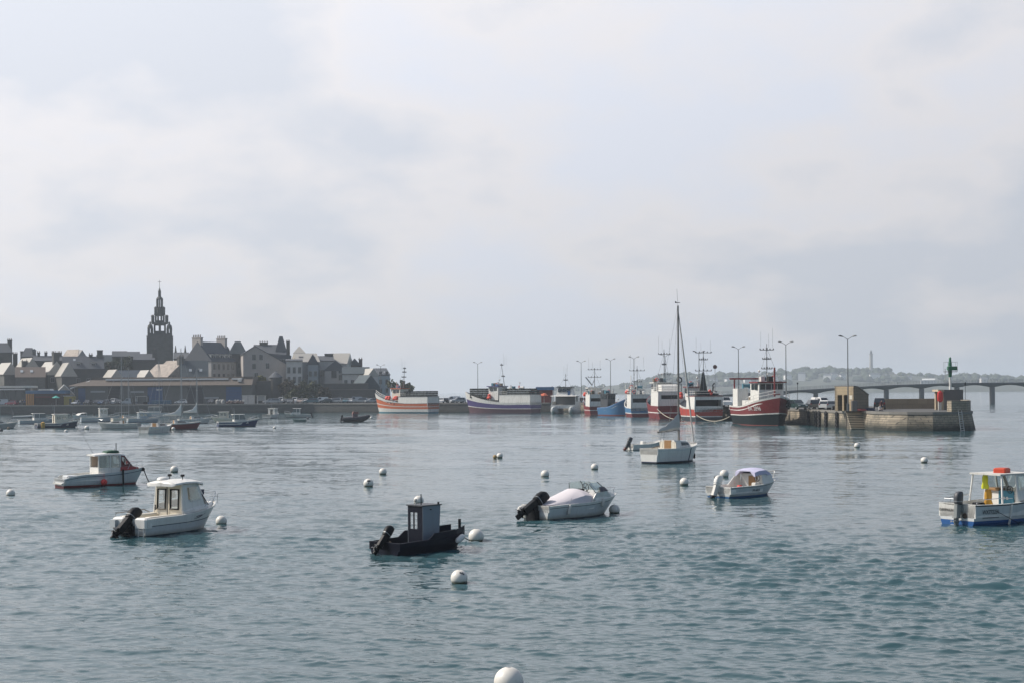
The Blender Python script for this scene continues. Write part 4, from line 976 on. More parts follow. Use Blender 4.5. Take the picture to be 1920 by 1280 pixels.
def buoy(px, py, dia, label, marks=None, group='white mooring buoys on the water', sink=.22, m=None, py_is_water=True, tilt=0):
    g = G(px, py); r = dia / 2 * g.y / FPX
    b_ = empty('mooring_buoy', (g.x, g.y, 0), random.random() * 6, label, 'buoy', group)
    mb = MB(); mb.ball((0, 0, r * (1 - 2 * sink)), r, 24, 14)
    mb.build('float', m or BUOY, b_, smooth=True)
    mb = MB(); mb.torus((0, 0, r * (2 - 2 * sink) + .03), .05, .014, 'y', 10, 5) if dia < 0 else None; mb.tube([(0, 0, r * (2 - 2 * sink) - .03), (0, 0, r * (2 - 2 * sink))], .05, 6); mb.build('mooring_eye', GALV, b_)
    if marks:
        mb = MB(); zc = r * (1 - 2 * sink)
        for k, (az, el, w) in enumerate(marks):
            a = R(-90 + az) - b_.rotation_euler.z - math.atan2(g.x, g.y); c, h = math.cos(R(el)), math.sin(R(el))
            mb.ball((r * .965 * c * math.cos(a), r * .965 * c * math.sin(a), zc + r * .965 * h), r * w, 8, 6)
        mb.build('paint_mark', DGREY, b_)
    return b_
m, t, b = newmat('buoy_plastic')
tcb = t.n('ShaderNodeTexCoord').outputs['Object']; sx = t.n('ShaderNodeSeparateXYZ'); t.l(tcb, sx.inputs[0])
nz = t.noise(tcb, 5, 5, .6); wl = t.math('ADD', sx.outputs[2], t.math('MULTIPLY', nz, .06))
mr = t.n('ShaderNodeMapRange'); t.l(wl, mr.inputs[0]); mr.inputs[1].default_value = .13; mr.inputs[2].default_value = .055
c = t.mix(t.math('MULTIPLY', t.ramp(nz, [(.5, (0, 0, 0)), (.8, (1, 1, 1))]), .45), (.72, .69, .63), (.45, .40, .32))
t.l(t.mix(mr.outputs[0], c, (.10, .095, .05)), b.inputs['Base Color']); b.inputs['Roughness'].default_value = .45
BUOY = m
# ---------------------------------------------------------------- near boats
def transom_panel(*a): pass
# 1. white pilothouse boat
def waterline_stain(m, top=.17):
    t = NT(m.node_tree); b = m.node_tree.nodes['Principled BSDF']; src = b.inputs['Base Color'].links[0].from_socket
    tc = t.n('ShaderNodeTexCoord').outputs['Object']; sx = t.n('ShaderNodeSeparateXYZ'); t.l(tc, sx.inputs[0])
    z = t.math('ADD', sx.outputs[2], t.math('MULTIPLY', t.noise(tc, 4, 5, .65), -.16))
    mr = t.n('ShaderNodeMapRange'); t.l(z, mr.inputs[0]); mr.inputs[1].default_value = top; mr.inputs[2].default_value = -.04; mr.inputs[4].default_value = .75
    t.l(t.mix(mr.outputs[0], src, (.20, .19, .13)), b.inputs['Base Color'])
e = boat('pilothouse_boat', 327, 994, 47, 'white pilothouse motorboat with cream double doors and tilted black outboard')
sh = sheer_fn(.80, .84, 1.22, .3)
e.scale = (1.05, 1, .92)
H1 = Hull(5.1, 2.2, sh, tr=.90, ph=2.8, rake=.75, f0=.86)
GREYHULL = mat('pale_grey_gelcoat', (.58, .60, .60), .3, var=.04, grime=.2)
H1.build(e, [(-.35, 0), (.05, 0), (.12, .40), (.15, .41), (0, 1)], [mat('navy_antifoul', (.02, .04, .06), .6), GREYHULL, DGREY, WHITE], deck=lambda t: .42 if t < .5 else .42 + (sh(t) - .44) * min(1, (t - .5) / .05), inner=CREAM)
waterline_stain(GREYHULL)
cab = empty('cabin', (0, 0, 0)); cab.parent = e
mb = MB(); mb.panel((-.40, .88, .42), (-.40, -.88, .42), (-.32, -.76, 2.22), (-.32, .76, 2.22), [(.13, .41, .38, .86), (.59, .87, .38, .86)], .05); mb.build('door', CREAM, cab)
for u0 in (.13, .59):
    a, b_ = .82 - 1.64 * u0, .82 - 1.64 * (u0 + .28); mb = MB()
    for q in (((-.40, a + .03, 1.07), (-.40, b_ - .03, 1.07)), ((-.355, a + .03, 1.99), (-.355, b_ - .03, 1.99)), ((-.40, a, 1.04), (-.355, a, 2.0)), ((-.40, b_, 1.04), (-.355, b_, 2.0))): mb.tube(q, .03, 5)
    mb.build('window_frame', BLACK, cab)
    pane(cab, (-.385, a, 1.06), (-.385, b_, 1.06), (-.345, b_, 1.98), (-.345, a, 1.98))
mb = MB(); mb.box(-.425, -.405, -.015, .015, .5, 2.15); mb.box(-.45, -.41, .66, .70, 1.0, 1.25); mb.build('door_seam', DGREY, cab)
for sd_ in (-1, 1):
    mb = MB(); c00, c10, c11, c01 = (-.40, .88 * sd_, .6), (1.25, .70 * sd_, .9), (.78, .62 * sd_, 2.22), (-.32, .76 * sd_, 2.22)
    if sd_ < 0: mb.panel(c00, c10, c11, c01, [(.30, .86, .52, .90)], .05)
    else: mb.panel(c10, c00, c01, c11, [(.08, .85, .42, .93)], .05)
    mb.build('side_wall', WHITE, cab)
    pane(cab, (.15, .80 * sd_, 1.42), (.88, .73 * sd_, 1.5), (.66, .68 * sd_, 2.08), (.13, .75 * sd_, 2.08), SMOKE)
mb = MB(); mb.loft([[(1.27, -.70, 1.12), (1.27, .70, 1.12), (.80, .60, 2.2), (.80, -.60, 2.2)], [(1.45, -.60, 1.12), (1.45, .60, 1.12), (.93, .5, 2.2), (.93, -.5, 2.2)]], True, True); mb.build('windscreen_cover', WHITE, cab)
mb = MB(); mb.box(1.19, 1.22, -.5, -.25, 1.65, 1.9); o = mb.build('cover_window', mat('navy_vinyl', (.03, .05, .10), .25), cab); o.location = (.02, -.06, 0)
mb = MB(); mb.tube([(1.0, -.64, 1.7), (1.25, -.72, 1.25), (1.47, -.6, 1.12), (1.5, 0, 1.1), (1.47, .6, 1.12)], .022, 5); mb.build('cover_hem', BLACK, cab)
mb = MB(); rr = []
for x, w, z in ((-.82, .70, 2.20), (-.75, .84, 2.27), (-.2, .90, 2.33), (.5, .86, 2.31), (.98, .74, 2.22), (1.12, .60, 2.14)):
    rr.append([(x, -w, z - .05), (x, -w * .98, z + .03), (x, -w * .6, z + .11), (x, 0, z + .14), (x, w * .6, z + .11), (x, w * .98, z + .03), (x, w, z - .05), (x, 0, z - .03)])
mb.loft(rr, True, True); mb.build('roof', WHITE, cab, smooth=True)
mb = MB(); mb.ball((-.35, .30, 2.46), .26, 14, 8, .5); mb.build('antenna_dome', WHITE, cab, smooth=True)
for y in (-.35, .4): mb = MB(); mb.tube([(.15, y, 2.42), (.15, y, 2.56)], .02, 5); mb.tube([(.08, y, 2.62), (.22, y, 2.62)], .06, 8); mb.build('searchlight', BLACK, cab)
mb = MB(); mb.loft([[(-2.45, -.96, .80), (-2.45, .96, .80), (-2.45, .96, .90), (-2.45, -.96, .90)], [(-1.3, -1.08, .80), (-1.3, 1.08, .80), (-1.3, 1.08, .93), (-1.3, -1.08, .93)], [(-1.29, -1.0, .80), (-1.29, 1.0, .80), (-1.29, 1.0, .81), (-1.29, -1.0, .81)]], True, True)
for sd_ in (-1, 1): mb = MB(); mb.rbox(-2.35, -.38, .72 * sd_ - .2, .72 * sd_ + .2, .42, .88, .06); mb.build('side_bench', CREAM, e)
mb = MB(); mb.rbox(-2.62, -2.2, .28, .98, .38, .86, .08); mb.rbox(-2.62, -2.2, -.98, -.28, .38, .86, .08); mb.build('stern_quarter', WHITE, e)
mb = MB(); mb.loft([[(-.35, -.9, .82), (-.35, .9, .82), (-.35, .88, 1.0), (-.35, -.88, 1.0)], [(1.3, -.78, 1.0), (1.3, .78, 1.0), (1.3, .66, 1.22), (1.3, -.66, 1.22)], [(2.1, -.30, 1.15), (2.1, .30, 1.15), (2.1, .22, 1.25), (2.1, -.22, 1.25)]], True, True); mb.build('foredeck', WHITE, e)
rail(e, [(.95, -.86, 1.1), (1.3, -.86, 1.45), (2.1, -.52, 1.60), (2.58, 0, 1.68), (2.1, .52, 1.60), (1.3, .86, 1.45), (.95, .86, 1.1)], [((1.4, -.86, 1.05), (1.5, -.84, 1.48)), ((2.1, -.52, 1.15), (2.15, -.5, 1.61)), ((1.4, .86, 1.05), (1.5, .84, 1.48)), ((2.1, .52, 1.15), (2.15, .5, 1.61)), ((2.4, 0, 1.2), (2.58, 0, 1.68))])
rail(e, [(-2.5, .9, .85), (-2.45, .9, 1.02), (-.8, .98, 1.05), (-.5, .95, .9)], [((-1.6, .98, .85), (-1.6, .96, 1.03))], .018, TIMBER, 'grab_rail')
outboard(e, -2.56, 0, .52, R(48), BLACK, BLACK, 1.2)
mb = MB(); mb.box(-2.95, -2.55, -.22, .22, .10, .2); mb.box(-2.75, -2.57, -.3, .3, -.3, .5); mb.build('engine_bracket', BLACK, e)
mb = MB(); mb.box(-2.78, -2.58, .62, .92, .35, .75); mb.build('bait_tray', GREYHULL, e)
mb = MB()
for y in (-.9, -.62): mb.tube([(-2.66, y, .42), (-2.70, y, -.15)], .016, 5)
for z in (.3, .1): mb.tube([(-2.68, -.9, z), (-2.68, -.62, z)], .016, 5)
mb.build('swim_ladder', STEEL, e)
def on_side(H, t, z, off=.012, sd_=-1):
    a, b_ = Vector(H.pt(t - .02, z, sd_)), Vector(H.pt(t + .02, z, sd_)); c = Vector(H.pt(t, z, sd_)); d = b_ - a; nrm = Vector((d.y, -d.x, 0)).normalized() * (-sd_) * (1)
    up = Vector(H.pt(t, z + .1, sd_)) - c
    return c + nrm * off * (1 if sd_ < 0 else 1), math.atan2(d.y, d.x), math.atan2(-(up.dot(nrm)), up.z)
def side_text(e, H, body, t, z, size, m=None, sd_=-1, sx=1, name='lettering', off=.015):
    p, a, lean = on_side(H, t, z, off)
    return text(name, body, size, m or BLACK, e, p, (R(90) - lean, 0, a), .003, sx)
side_text(e, H1, 'PL', .93, 1.0, .24, mat('navy_lettering', (.02, .03, .08), .5), off=.03)
mb = MB(); q = [H1.pt(.52 + .02 * i, .62 + .008 * i * i * .4, -1) for i in range(9)]; mb.tube([(x, y - .012, z) for x, y, z in q], [.004, .012, .018, .02, .018, .014, .01, .007, .003], 4)
q = [H1.pt(.55 + .016 * i, .70 + .01 * i, -1) for i in range(6)]; mb.tube([(x, y - .012, z) for x, y, z in q], .02, 4); mb.build('side_decal', DGREY, e)

# 2. white boat with red trimmed windscreen
e = boat('cabin_boat', 192, 909, 20, 'white cabin motorboat with red windscreen surround and red ball fender')
sh = sheer_fn(.55, .82, 1.12, .30)
H = Hull(5.7, 2.3, sh, tr=.86, ph=2.4, rake=.6)
H.build(e, [(-.35, 0), (.04, 0), (.12, 0), (0, .78), (0, .83), (0, 1)], [mat('red_antifoul', (.16, .03, .03), .7), RED, GREYHULL, NAVY, GREYHULL], deck=lambda t: .38 if t < .5 else sh(t) - .05, inner=WHITE)
mb = MB(); mb.prism([(-.55, .35), (.95, .45), (.95, 1.18), (-.55, 1.18)], -.82, .82); mb.build('cabin_base', WHITE, e)
for x0, x1 in ((-.55, -.47), (.22, .30), (.88, .98)):
    mb = MB(); mb.box(x0, x1, -.80, -.73, 1.18, 2.0); mb.build('pillar', WHITE, e); mb = MB(); mb.box(x0, x1, .73, .80, 1.18, 2.0); mb.build('pillar', WHITE, e)
CURT = mat('beige_curtain', (.55, .42, .33), .85, var=.15)
mb = MB(); mb.box(-.46, .02, -.72, -.70, 1.2, 1.95); mb.box(-.46, .02, .70, .72, 1.2, 1.95); mb.build('curtain', CURT, e)
for sd_ in (-1, 1): pane(e, (-.46, .765 * sd_, 1.19), (.88, .765 * sd_, 1.19), (.88, .765 * sd_, 1.98), (-.46, .765 * sd_, 1.98), SMOKE)
mb = MB(); mb.loft([[(x, -w, z), (x, -w * .9, z + .09), (x, 0, z + .14), (x, w * .9, z + .09), (x, w, z)] for x, w, z in ((-.78, .78, 1.95), (0, .86, 2.01), (.9, .84, 1.99), (1.28, .74, 1.93))], True, True); mb.build('roof', WHITE, e, smooth=True)
DRED = mat('dark_red_trim', (.13, .018, .022), .4, var=.1)
mb = MB()
for sd_ in (-1, 1):
    mb.panel((.97, -.80 * sd_ * -1, 1.22), (1.78, .62 * sd_, 1.26), (1.2, .70 * sd_, 1.93), (.97, .78 * sd_, 1.95), [(.12, .80, .16, .88)], .04 * sd_)
    mb.tube([(1.2, .71 * sd_, 1.95), (1.80, .62 * sd_, 1.24)], .035, 5)
mb.tube([(1.80, -.62, 1.24), (1.80, .62, 1.24)], .035, 5); mb.tube([(1.2, -.7, 1.94), (1.2, .7, 1.94)], .03, 5); mb.tube([(1.5, 0, 1.6), (1.80, 0, 1.24)], .025, 5)
mb.build('windscreen_frame', DRED, e)
pane(e, (1.78, -.6, 1.26), (1.78, .6, 1.26), (1.21, .68, 1.93), (1.21, -.68, 1.93), SMOKE, 'windscreen')
mb = MB(); mb.loft([[(.92, -.85, .95), (.92, .85, .95), (.92, .83, 1.2), (.92, -.83, 1.2)], [(1.85, -.66, 1.0), (1.85, .66, 1.0), (1.85, .60, 1.22), (1.85, -.60, 1.22)], [(2.35, -.4, 1.04), (2.35, .4, 1.04), (2.3, .36, 1.14), (2.3, -.36, 1.14)]], True, True); mb.build('foredeck', mat('red_deck_paint', (.36, .03, .03), .5, var=.1), e)
mb = MB(); mb.prism([(.1, 2.12), (1.0, 2.12), (.95, 2.26), (.7, 2.30), (.2, 2.24)], -.45, .4); o = mb.build('folded_tarpaulin', mat('green_tarp', (.015, .07, .04), .8, var=.3), e)
mb = MB(); mb.tube([(.98, .1, 1.98), (.98, .1, 2.75)], .03, 6); mb.tube([(.75, -.2, 2.1), (.75, -.2, 2.4)], .012, 5); mb.build('mast_post', DGREY, e)
mb = MB(); mb.tube([(-.5, .2, 2.05), (-1.1, .5, 3.3), (-1.9, .9, 4.6)], [.01, .008, .005], 4); mb.build('whip_antenna', DGREY, e)
rail(e, [(1.4, -.86, 1.05), (1.6, -.85, 1.42), (2.6, -.3, 1.52), (2.85, 0, 1.55), (2.6, .3, 1.52), (1.6, .85, 1.42), (1.4, .86, 1.05)], [((2.1, -.6, 1.0), (2.15, -.58, 1.48)), ((2.6, -.3, 1.1), (2.62, -.28, 1.52)), ((2.1, .6, 1.0), (2.15, .58, 1.48))])
mb = MB(); mb.rbox(-2.5, -1.75, -.5, .5, .36, .74, .05); mb.build('engine_box', GREYHULL, e)
mb = MB(); mb.box(-3.0, -2.75, -.85, .85, .2, .26); mb.box(-2.8, -2.75, -1.0, 1.0, .24, .5); mb.build('stern_platform', OFFW, e)
for y in (-.95, .95): mb = MB(); mb.tube([(-2.95, y * .9, .25), (-2.5, y, .7), (-2.0, y * 1.02, .74)], .03, 6); mb.build('stern_rail', WHITE, e)
mb = MB(); mb.box(.95, 1.05, -1.12, -1.06, .05, 1.06); o = mb.build('rubbing_board', BLACK, e)
fender(e, (-.35, -1.27, .28), 'red ball fender hanging at the side of the white cabin motorboat', BRED, r=.21, ball=True)
g = wpos(e, (2.8, 0, 1.05)); mb = MB(); mb.ball((0, 0, 0), .13, 10, 6); o = mb.build('anchor_roller', BLACK, e); o.location = (2.78, -.03, .95)
cable(g, G(283, 909), .1, 'mooring_rope', 'dark mooring chain from the bow of the white cabin motorboat', BLACK, .035)

# 3. black workboat
e = boat('workboat', 794, 1031, 44, 'black steel workboat with small upright wheelhouse and black outboard')
BHULL = mat('black_navy_steel', (.005, .0075, .018), .5, var=.3, scale=2, dirt=(.02, .021, .03), dirt_amt=.3)
sh = sheer_fn(.46, .50, .66, .5)
H = Hull(4.0, 1.75, sh, tr=.95, sm=.6, pl=2.6, ph=3.4, f0=.9, rake=.35)
H.build(e, [(-.3, 0), (.3, 0), (0, 1)], [BHULL, BHULL], deck=lambda t: .20, inner=BHULL, deckm=mat('dark_workdeck', (.025, .022, .022), .8, var=.4, scale=4))
mb = MB(); mb.box(-.25, 2.0, -.86, -.80, .5, .82); 
mb = MB(); h = [[(x, .84 * w, .45), (x, .84 * w, z), (x, .80 * w, z), (x, .80 * w, .45)] for x, w, z in ((-.5, 1, .52), (-.2, 1, .72), (1.0, .93, .76), (1.85, .45, .84))]; mb.loft(h, True, True)
mb.loft([[(p[0], -p[1], p[2]) for p in r][::-1] for r in h], True, True); mb.build('raised_bulwark', BHULL, e)
mb = MB(); mb.panel((-.42, .40, .22), (-.42, -.40, .22), (-.42, -.40, 1.70), (-.42, .40, 1.70), [(.14, .36, .42, .84), (.42, .64, .42, .84)], .04); mb.build('aft_wall', mat('dark_wheelhouse_paint', (.007, .009, .018), .4, var=.2), e)
mb = MB(); mb.panel((.42, -.40, .22), (.42, .40, .22), (.50, .40, 1.72), (.50, -.40, 1.72), [(.1, .9, .40, .88)], .04); mb.build('front_wall', GREYHULL, e)
GPAN = mat('blue_grey_panel', (.21, .245, .29), .45, var=.06, grime=.15)
mb = MB(); mb.panel((-.42, -.405, .30), (.42, -.405, .30), (.52, -.41, 1.73), (-.42, -.41, 1.70), (), .04); mb.panel((.42, .405, .3), (-.42, .405, .3), (-.42, .41, 1.7), (.52, .41, 1.73), [(.06, .94, .34, .90)], .04); mb.build('side_wall', GPAN, e)
mb = MB(); mb.box(-.47, .56, -.44, .44, 1.71, 1.75); mb.build('roof', DGREY, e)
mb = MB(); mb.box(-.05, .01, -.445, -.415, 1.56, 1.60); mb.build('vent', BLACK, e)
for u0 in (.14, .42): pane(e, (-.41, .4 - .8 * u0, .9), (-.41, .4 - .8 * (u0 + .22), .9), (-.41, .4 - .8 * (u0 + .22), 1.55), (-.41, .4 - .8 * u0, 1.55), clearmat('bright_clear_pane', (.98, .98, .98), .08))
mb = MB(); mb.tube([(-.3, -.2, 1.75), (-.3, -.2, 2.16)], .02, 5); mb.tube([(.45, -.36, 1.72), (.45, -.36, 1.83)], .04, 5); mb.build('antenna', BLACK, e)
mb = MB(); mb.tube([(-.35, .05, 1.75), (-.35, .05, 1.88)], .03, 6); mb.ball((-.35, .05, 1.92), .07, 8, 6); mb.build('deck_lamp', OFFW, e)
outboard(e, -1.86, .05, .52, R(40), BLACK, BLACK, .8)
mb = MB(); mb.tube([(1.45, -.5, .6), (1.45, -.5, 1.12)], .055, 8); mb.build('bollard_post', BLACK, e)
mb = MB(); mb.rbox(-1.8, -1.2, .45, .8, .2, .42, .03); mb.build('fish_box', TIMBER, e)
mb = MB(); mb.ball((-1.55, .5, .5), .09, 8, 6); mb.build('bailer', OFFW, e)
fender(e, (1.05, -.92, .42), 'white sausage fender on the side of the black workboat', WHITE, .5, .115, R(62))
cable(wpos(e, (1.95, 0, .55)), G(880, 1012), .05, 'mooring_rope', 'short dark mooring rope from the black workboat to its buoy', BLACK, .022)

# 4. white open motorboat with cockpit cover
e = boat('cuddy_boat', 1082, 966, 45, 'white open motorboat with pale cockpit cover and big black outboard')
sh = sheer_fn(.68, .72, .98, .3)
e.scale = (1.13, 1, .96)
H = Hull(4.9, 2.05, sh, tr=.92, ph=2.5, rake=.8)
H.build(e, [(-.35, 0), (.04, 0), (0, .80), (0, .84), (0, 1)], [DGREY, GREYHULL, DGREY, WHITE], deck=lambda t: .4 if t < .55 else sh(t) - .02, inner=WHITE)
COVER = mat('pale_lilac_canvas', (.62, .58, .60), .8, var=.06, scale=3)
rg = []
for x, w, z in ((-2.25, .80, .72), (-1.2, .92, 1.02), (-.3, .92, 1.34), (-.2, .90, 1.38), (.35, .86, 1.20)):
    rg.append([(x, -w, .72), (x, -w * .9, .72 + (z - .72) * .55), (x, -w * .45, z - .03), (x, 0, z), (x, w * .45, z - .03), (x, w * .9, .72 + (z - .72) * .55), (x, w, .72)])
mb = MB(); mb.loft(rg, True, True); mb.build('cockpit_cover', COVER, e, smooth=True)
mb = MB(); mb.loft([[(.3, -.92, .74), (.3, .92, .74), (.3, .86, 1.2), (.3, -.86, 1.2)], [(1.25, -.75, .84), (1.25, .75, .84), (1.1, .62, 1.24), (1.1, -.62, 1.24)], [(2.1, -.28, .92), (2.1, .28, .92), (2.05, .2, 1.02), (2.05, -.2, 1.02)]], True, True); mb.build('foredeck', WHITE, e)
mb = MB(); mb.loft([[(.1, -.90, .76), (.35, -.93, 1.18), (1.15, -.78, 1.22), (1.5, -.68, .9)], [(.1, -.86, .76), (.35, -.88, 1.18), (1.15, -.72, 1.22), (1.5, -.64, .9)]], True, True); mb.build('coaming', WHITE, e)
pane(e, (1.15, -.72, 1.23), (1.15, .72, 1.23), (.72, .56, 1.68), (.72, -.56, 1.68), CLEAR, 'windscreen'); 
for sd_ in (-1, 1): pane(e, (.32, .88 * sd_, 1.2), (1.15, .74 * sd_, 1.23), (.72, .57 * sd_, 1.68), (.12, .66 * sd_, 1.63), CLEAR, 'windscreen')
mb = MB()
for sd_ in (-1, 1): mb.tube([(1.15, .74 * sd_, 1.23), (.72, .57 * sd_, 1.68)], .018, 5); mb.tube([(.32, .88 * sd_, 1.2), (.12, .66 * sd_, 1.63)], .015, 5)
mb.tube([(1.15, 0, 1.23), (.72, 0, 1.68)], .015, 5)
mb.build('windscreen_frame', BLACK, e)
mb = MB(); mb.loft([[(.62, -.90, 1.2), (1.2, -.79, 1.22), (1.0, -.72, 1.44), (.66, -.80, 1.44)], [(.62, -.86, 1.2), (1.2, -.75, 1.22), (1.0, -.68, 1.44), (.66, -.76, 1.44)]], True, True); mb.build('side_window', glassmat('dark_red_glass', (.025, .01, .012), .1), e)
wheel(e, (.26, -.30, 1.42), .20); mb = MB(); mb.tube([(.45, -.3, 1.1), (.31, -.3, 1.28)], .02, 5); mb.box(.36, .5, .05, .35, 1.1, 1.32); mb.build('console', BLACK, e)
rail(e, [(1.75, -.5, .98), (1.8, -.5, 1.25), (2.3, 0, 1.3), (1.8, .5, 1.25), (1.75, .5, .98)], [((2.25, 0, 1.0), (2.3, 0, 1.3))])
outboard(e, -2.45, -.05, .58, R(56), BLACK, BLACK, 1.25)
mb = MB(); mb.box(-2.72, -2.46, -.3, .3, -.25, .45); mb.build('engine_bracket', BLACK, e)
mb = MB(); mb.ball((-2.62, .72, .42), .2, 10, 7, 1.2); mb.build('spare_float', OFFW, e)
fender(e, (-1.35, -1.03, .45), 'white fender nearest the stern of the covered white motorboat', OFFW, .5, .075, R(14)); fender(e, (.75, -.92, .66), 'white fender nearest the bow of the covered white motorboat', OFFW, .42, .075, R(14))

# 5. sailing boat
e = boat('sailing_yacht', 1263, 865, 53, 'white sailing yacht with tall mast and furled sail on the boom', 'sailing boat')
sh = sheer_fn(1.0, .98, 1.22, .35)
H = Hull(6.7, 2.7, sh, tr=.70, sm=.45, pl=1.8, ph=2.2, f0=.80, rake=.7, trake=-.0)
H.build(e, [(-.4, 0), (.06, 0), (.12, 0), (0, .84), (0, .88), (0, 1)], [BLACK, NAVY, WHITE, GREYHULL, WHITE], deck=lambda t: .62 if t < .38 else sh(t) - .03, inner=CREAM, deckm=OFFW, wall=.09)
mb = MB(); mb.prism([(-.75, .95), (1.45, 1.05), (1.15, 1.32), (.75, 1.42), (-.75, 1.52)], -.78, .78, .14); mb.build('coachroof', WHITE, e)
mb = MB()
for sd_ in (-1, 1): mb.prism([(.15, 1.13), (1.18, 1.16), (.95, 1.32), (.15, 1.36)], .72 * sd_ - .03, .72 * sd_ + .03)
mb.build('cabin_window', glassmat('smoked_cabin_glass', (.03, .045, .07), .1), e)
mb = MB(); mb.box(-.82, -.76, -.35, .35, .64, 1.50); mb.build('companionway_boards', WOOD, e)
mb = MB(); mb.box(-.80, -.74, -.85, -.35, .62, 1.42); mb.build('bulkhead', CREAM, e); mb = MB(); mb.box(-.80, -.74, .35, .85, .62, 1.42); mb.build('bulkhead', CREAM, e)
for sd_ in (-1, 1): mb = MB(); mb.rbox(-2.7, -.82, .62 * sd_ - .25, .62 * sd_ + .25, .6, .92, .04); mb.build('cockpit_seat', OFFW, e)
MASTM = mat('weathered_mast', (.17, .165, .155), .5, metal=.3, var=.2)
e.scale = (1, 1, 1.22); MH = ZW(576, G(1275, 862).y, 1275) / 1.22
mb = MB(); mb.tube([(.75, 0, 1.4), (.75, 0, 2.6), (.75, 0, MH)], [.085, .085, .07], 8); mb.build('mast', MASTM, e)
mb = MB(); mb.tube([(.75, 0, MH), (.75, .1, MH + 1.15)], .012, 4); mb.tube([(.45, 0, MH + .18), (1.05, 0, MH + .22)], .02, 4); mb.ball((.45, 0, MH + .22), .07, 6, 4); mb.build('masthead_gear', BLACK, e)
BZ = 2.2
mb = MB(); mb.tube([(.68, 0, BZ), (-2.15, .0, BZ - .12)], .055, 7); mb.build('boom', MASTM, e)
SAIL = mat('grey_sailcloth', (.52, .50, .47), .85, var=.12, scale=3, dirt=(.38, .35, .31))
rg = []
for i in range(9):
    u = i / 8; x = .70 - 2.75 * u; top = .95 * (1 - u) ** 1.5 + .14; wd = .24 * (1 - u * .55)
    rg.append([(x, wd * math.sin(a) * (1.0 if math.cos(a) < 0 else .55), BZ - .02 - .1 * u + (top * .5 + .02) + (top * .5 + .02) * math.cos(a) * (1 if True else 0) + .025 * math.sin(i * 2.1 + a * 3)) for a in [2 * PI * k / 9 for k in range(9)]])
mb = MB(); mb.loft(rg, True, True); mb.build('furled_mainsail', SAIL, e, smooth=True)
bowp = (2.85, 0, 1.30)
mb = MB(); mb.tube([bowp, (1.9, 0, 1.3 + (MH - 1.6) * .48), (.80, 0, MH - .4)], [.055, .075, .03], 7); mb.build('furled_jib', SAIL, e)
mb = MB()
for sd_ in (-1, 1):
    mb.tube([(.6, 1.12 * sd_, 1.05), (.75, .55 * sd_, MH * .55), (.75, .03 * sd_, MH - .3)], .010, 4); mb.tube([(.25, 1.12 * sd_, 1.05), (.75, .04 * sd_, MH * .55)], .010, 4); mb.tube([(.75, 0, MH * .55), (.75, .55 * sd_, MH * .55)], .02, 4)
mb.tube([(-2.9, .1, 1.05), (.70, 0, MH - .05)], .010, 4); mb.tube([(.8, .1, MH * .95), (.9, .3, 1.4)], .010, 4)
mb.build('rigging', GALV, e)
mb = MB()
for x in (-1.2, -1.6): mb.tube([(x, 0, BZ - .08), (x - .25, .05, 1.0)], .014, 4)
mb.build('mainsheet', BLACK, e)
rail(e, [(1.95, -.62, 1.15), (2.0, -.62, 1.65), (2.95, 0, 1.75), (2.0, .62, 1.65), (1.95, .62, 1.15)], [((2.6, -.25, 1.2), (2.6, -.25, 1.7)), ((2.6, .25, 1.2), (2.6, .25, 1.7)), ((2.9, 0, 1.22), (2.95, 0, 1.75))], .016)
mb = MB()
for y in (-.75, -.45): mb.tube([(-3.0, y, .95), (-2.99, y, .28)], .016, 5)
for z in (.8, .6, .4): mb.tube([(-3.0, y, z), (-3.0, -.75, z)], .016, 5)
mb.build('stern_ladder', mat('dark_ladder', (.10, .09, .10), .5), e)
mb = MB(); mb.box(-3.22, -2.97, -.03, .03, -.3, .95); mb.build('rudder', OFFW, e)
mb = MB(); mb.box(-3.2, -2.97, .18, .42, -.1, .42); mb.tube([(-3.3, .45, .35), (-3.05, .7, .35)], .06, 6); mb.build('motor_bracket', BLACK, e)
mb = MB(); mb.tube([(-2.95, 0, 1.02), (-1.9, 0, 1.15)], .025, 5); mb.build('tiller', WOOD, e)
mb = MB(); q = [H.pt(.62, z, -1) for z in (.1, .4, .7, .95)]; mb.tube([(x, y - .02, z) for x, y, z in q], .035, 5); mb.build('hull_stripe', NAVY, e)
fender(e, (2.35, -.42, .35), 'dark fender at the bow of the white sailing yacht', BLACK, .5, .09)

# 6. white dinghy behind the yacht
e = boat('open_launch', 1212, 842, 32, 'small white open launch with dark outboard half hidden behind the yacht')
sh = sheer_fn(.55, .58, 1.0, .35)
H = Hull(4.0, 1.7, sh, tr=.88, rake=.6); H.build(e, [(-.3, 0), (.04, 0), (0, .82), (0, .88), (0, 1)], [DGREY, WHITE, GREYHULL, WHITE], deck=lambda t: .2, inner=WHITE)
outboard(e, -2.0, 0, .55, R(28), DGREY, DGREY, 1.05, mat('red_gearcase', (.30, .06, .03), .5))
mb = MB(); mb.rbox(-.6, -.15, -.3, .3, .2, .85, .04); mb.build('console', WHITE, e); mb = MB(); mb.rbox(-1.5, -1.1, -.6, .6, .2, .5, .03); mb.build('bench', WHITE, e)
rail(e, [(-1.2, .55, .5), (-1.2, .55, 1.95), (.6, .55, 1.98), (1.7, .3, 1.95)], [((-1.0, .55, .5), (-1.0, .55, 1.95))], .018, GALV, 'rod_arch')

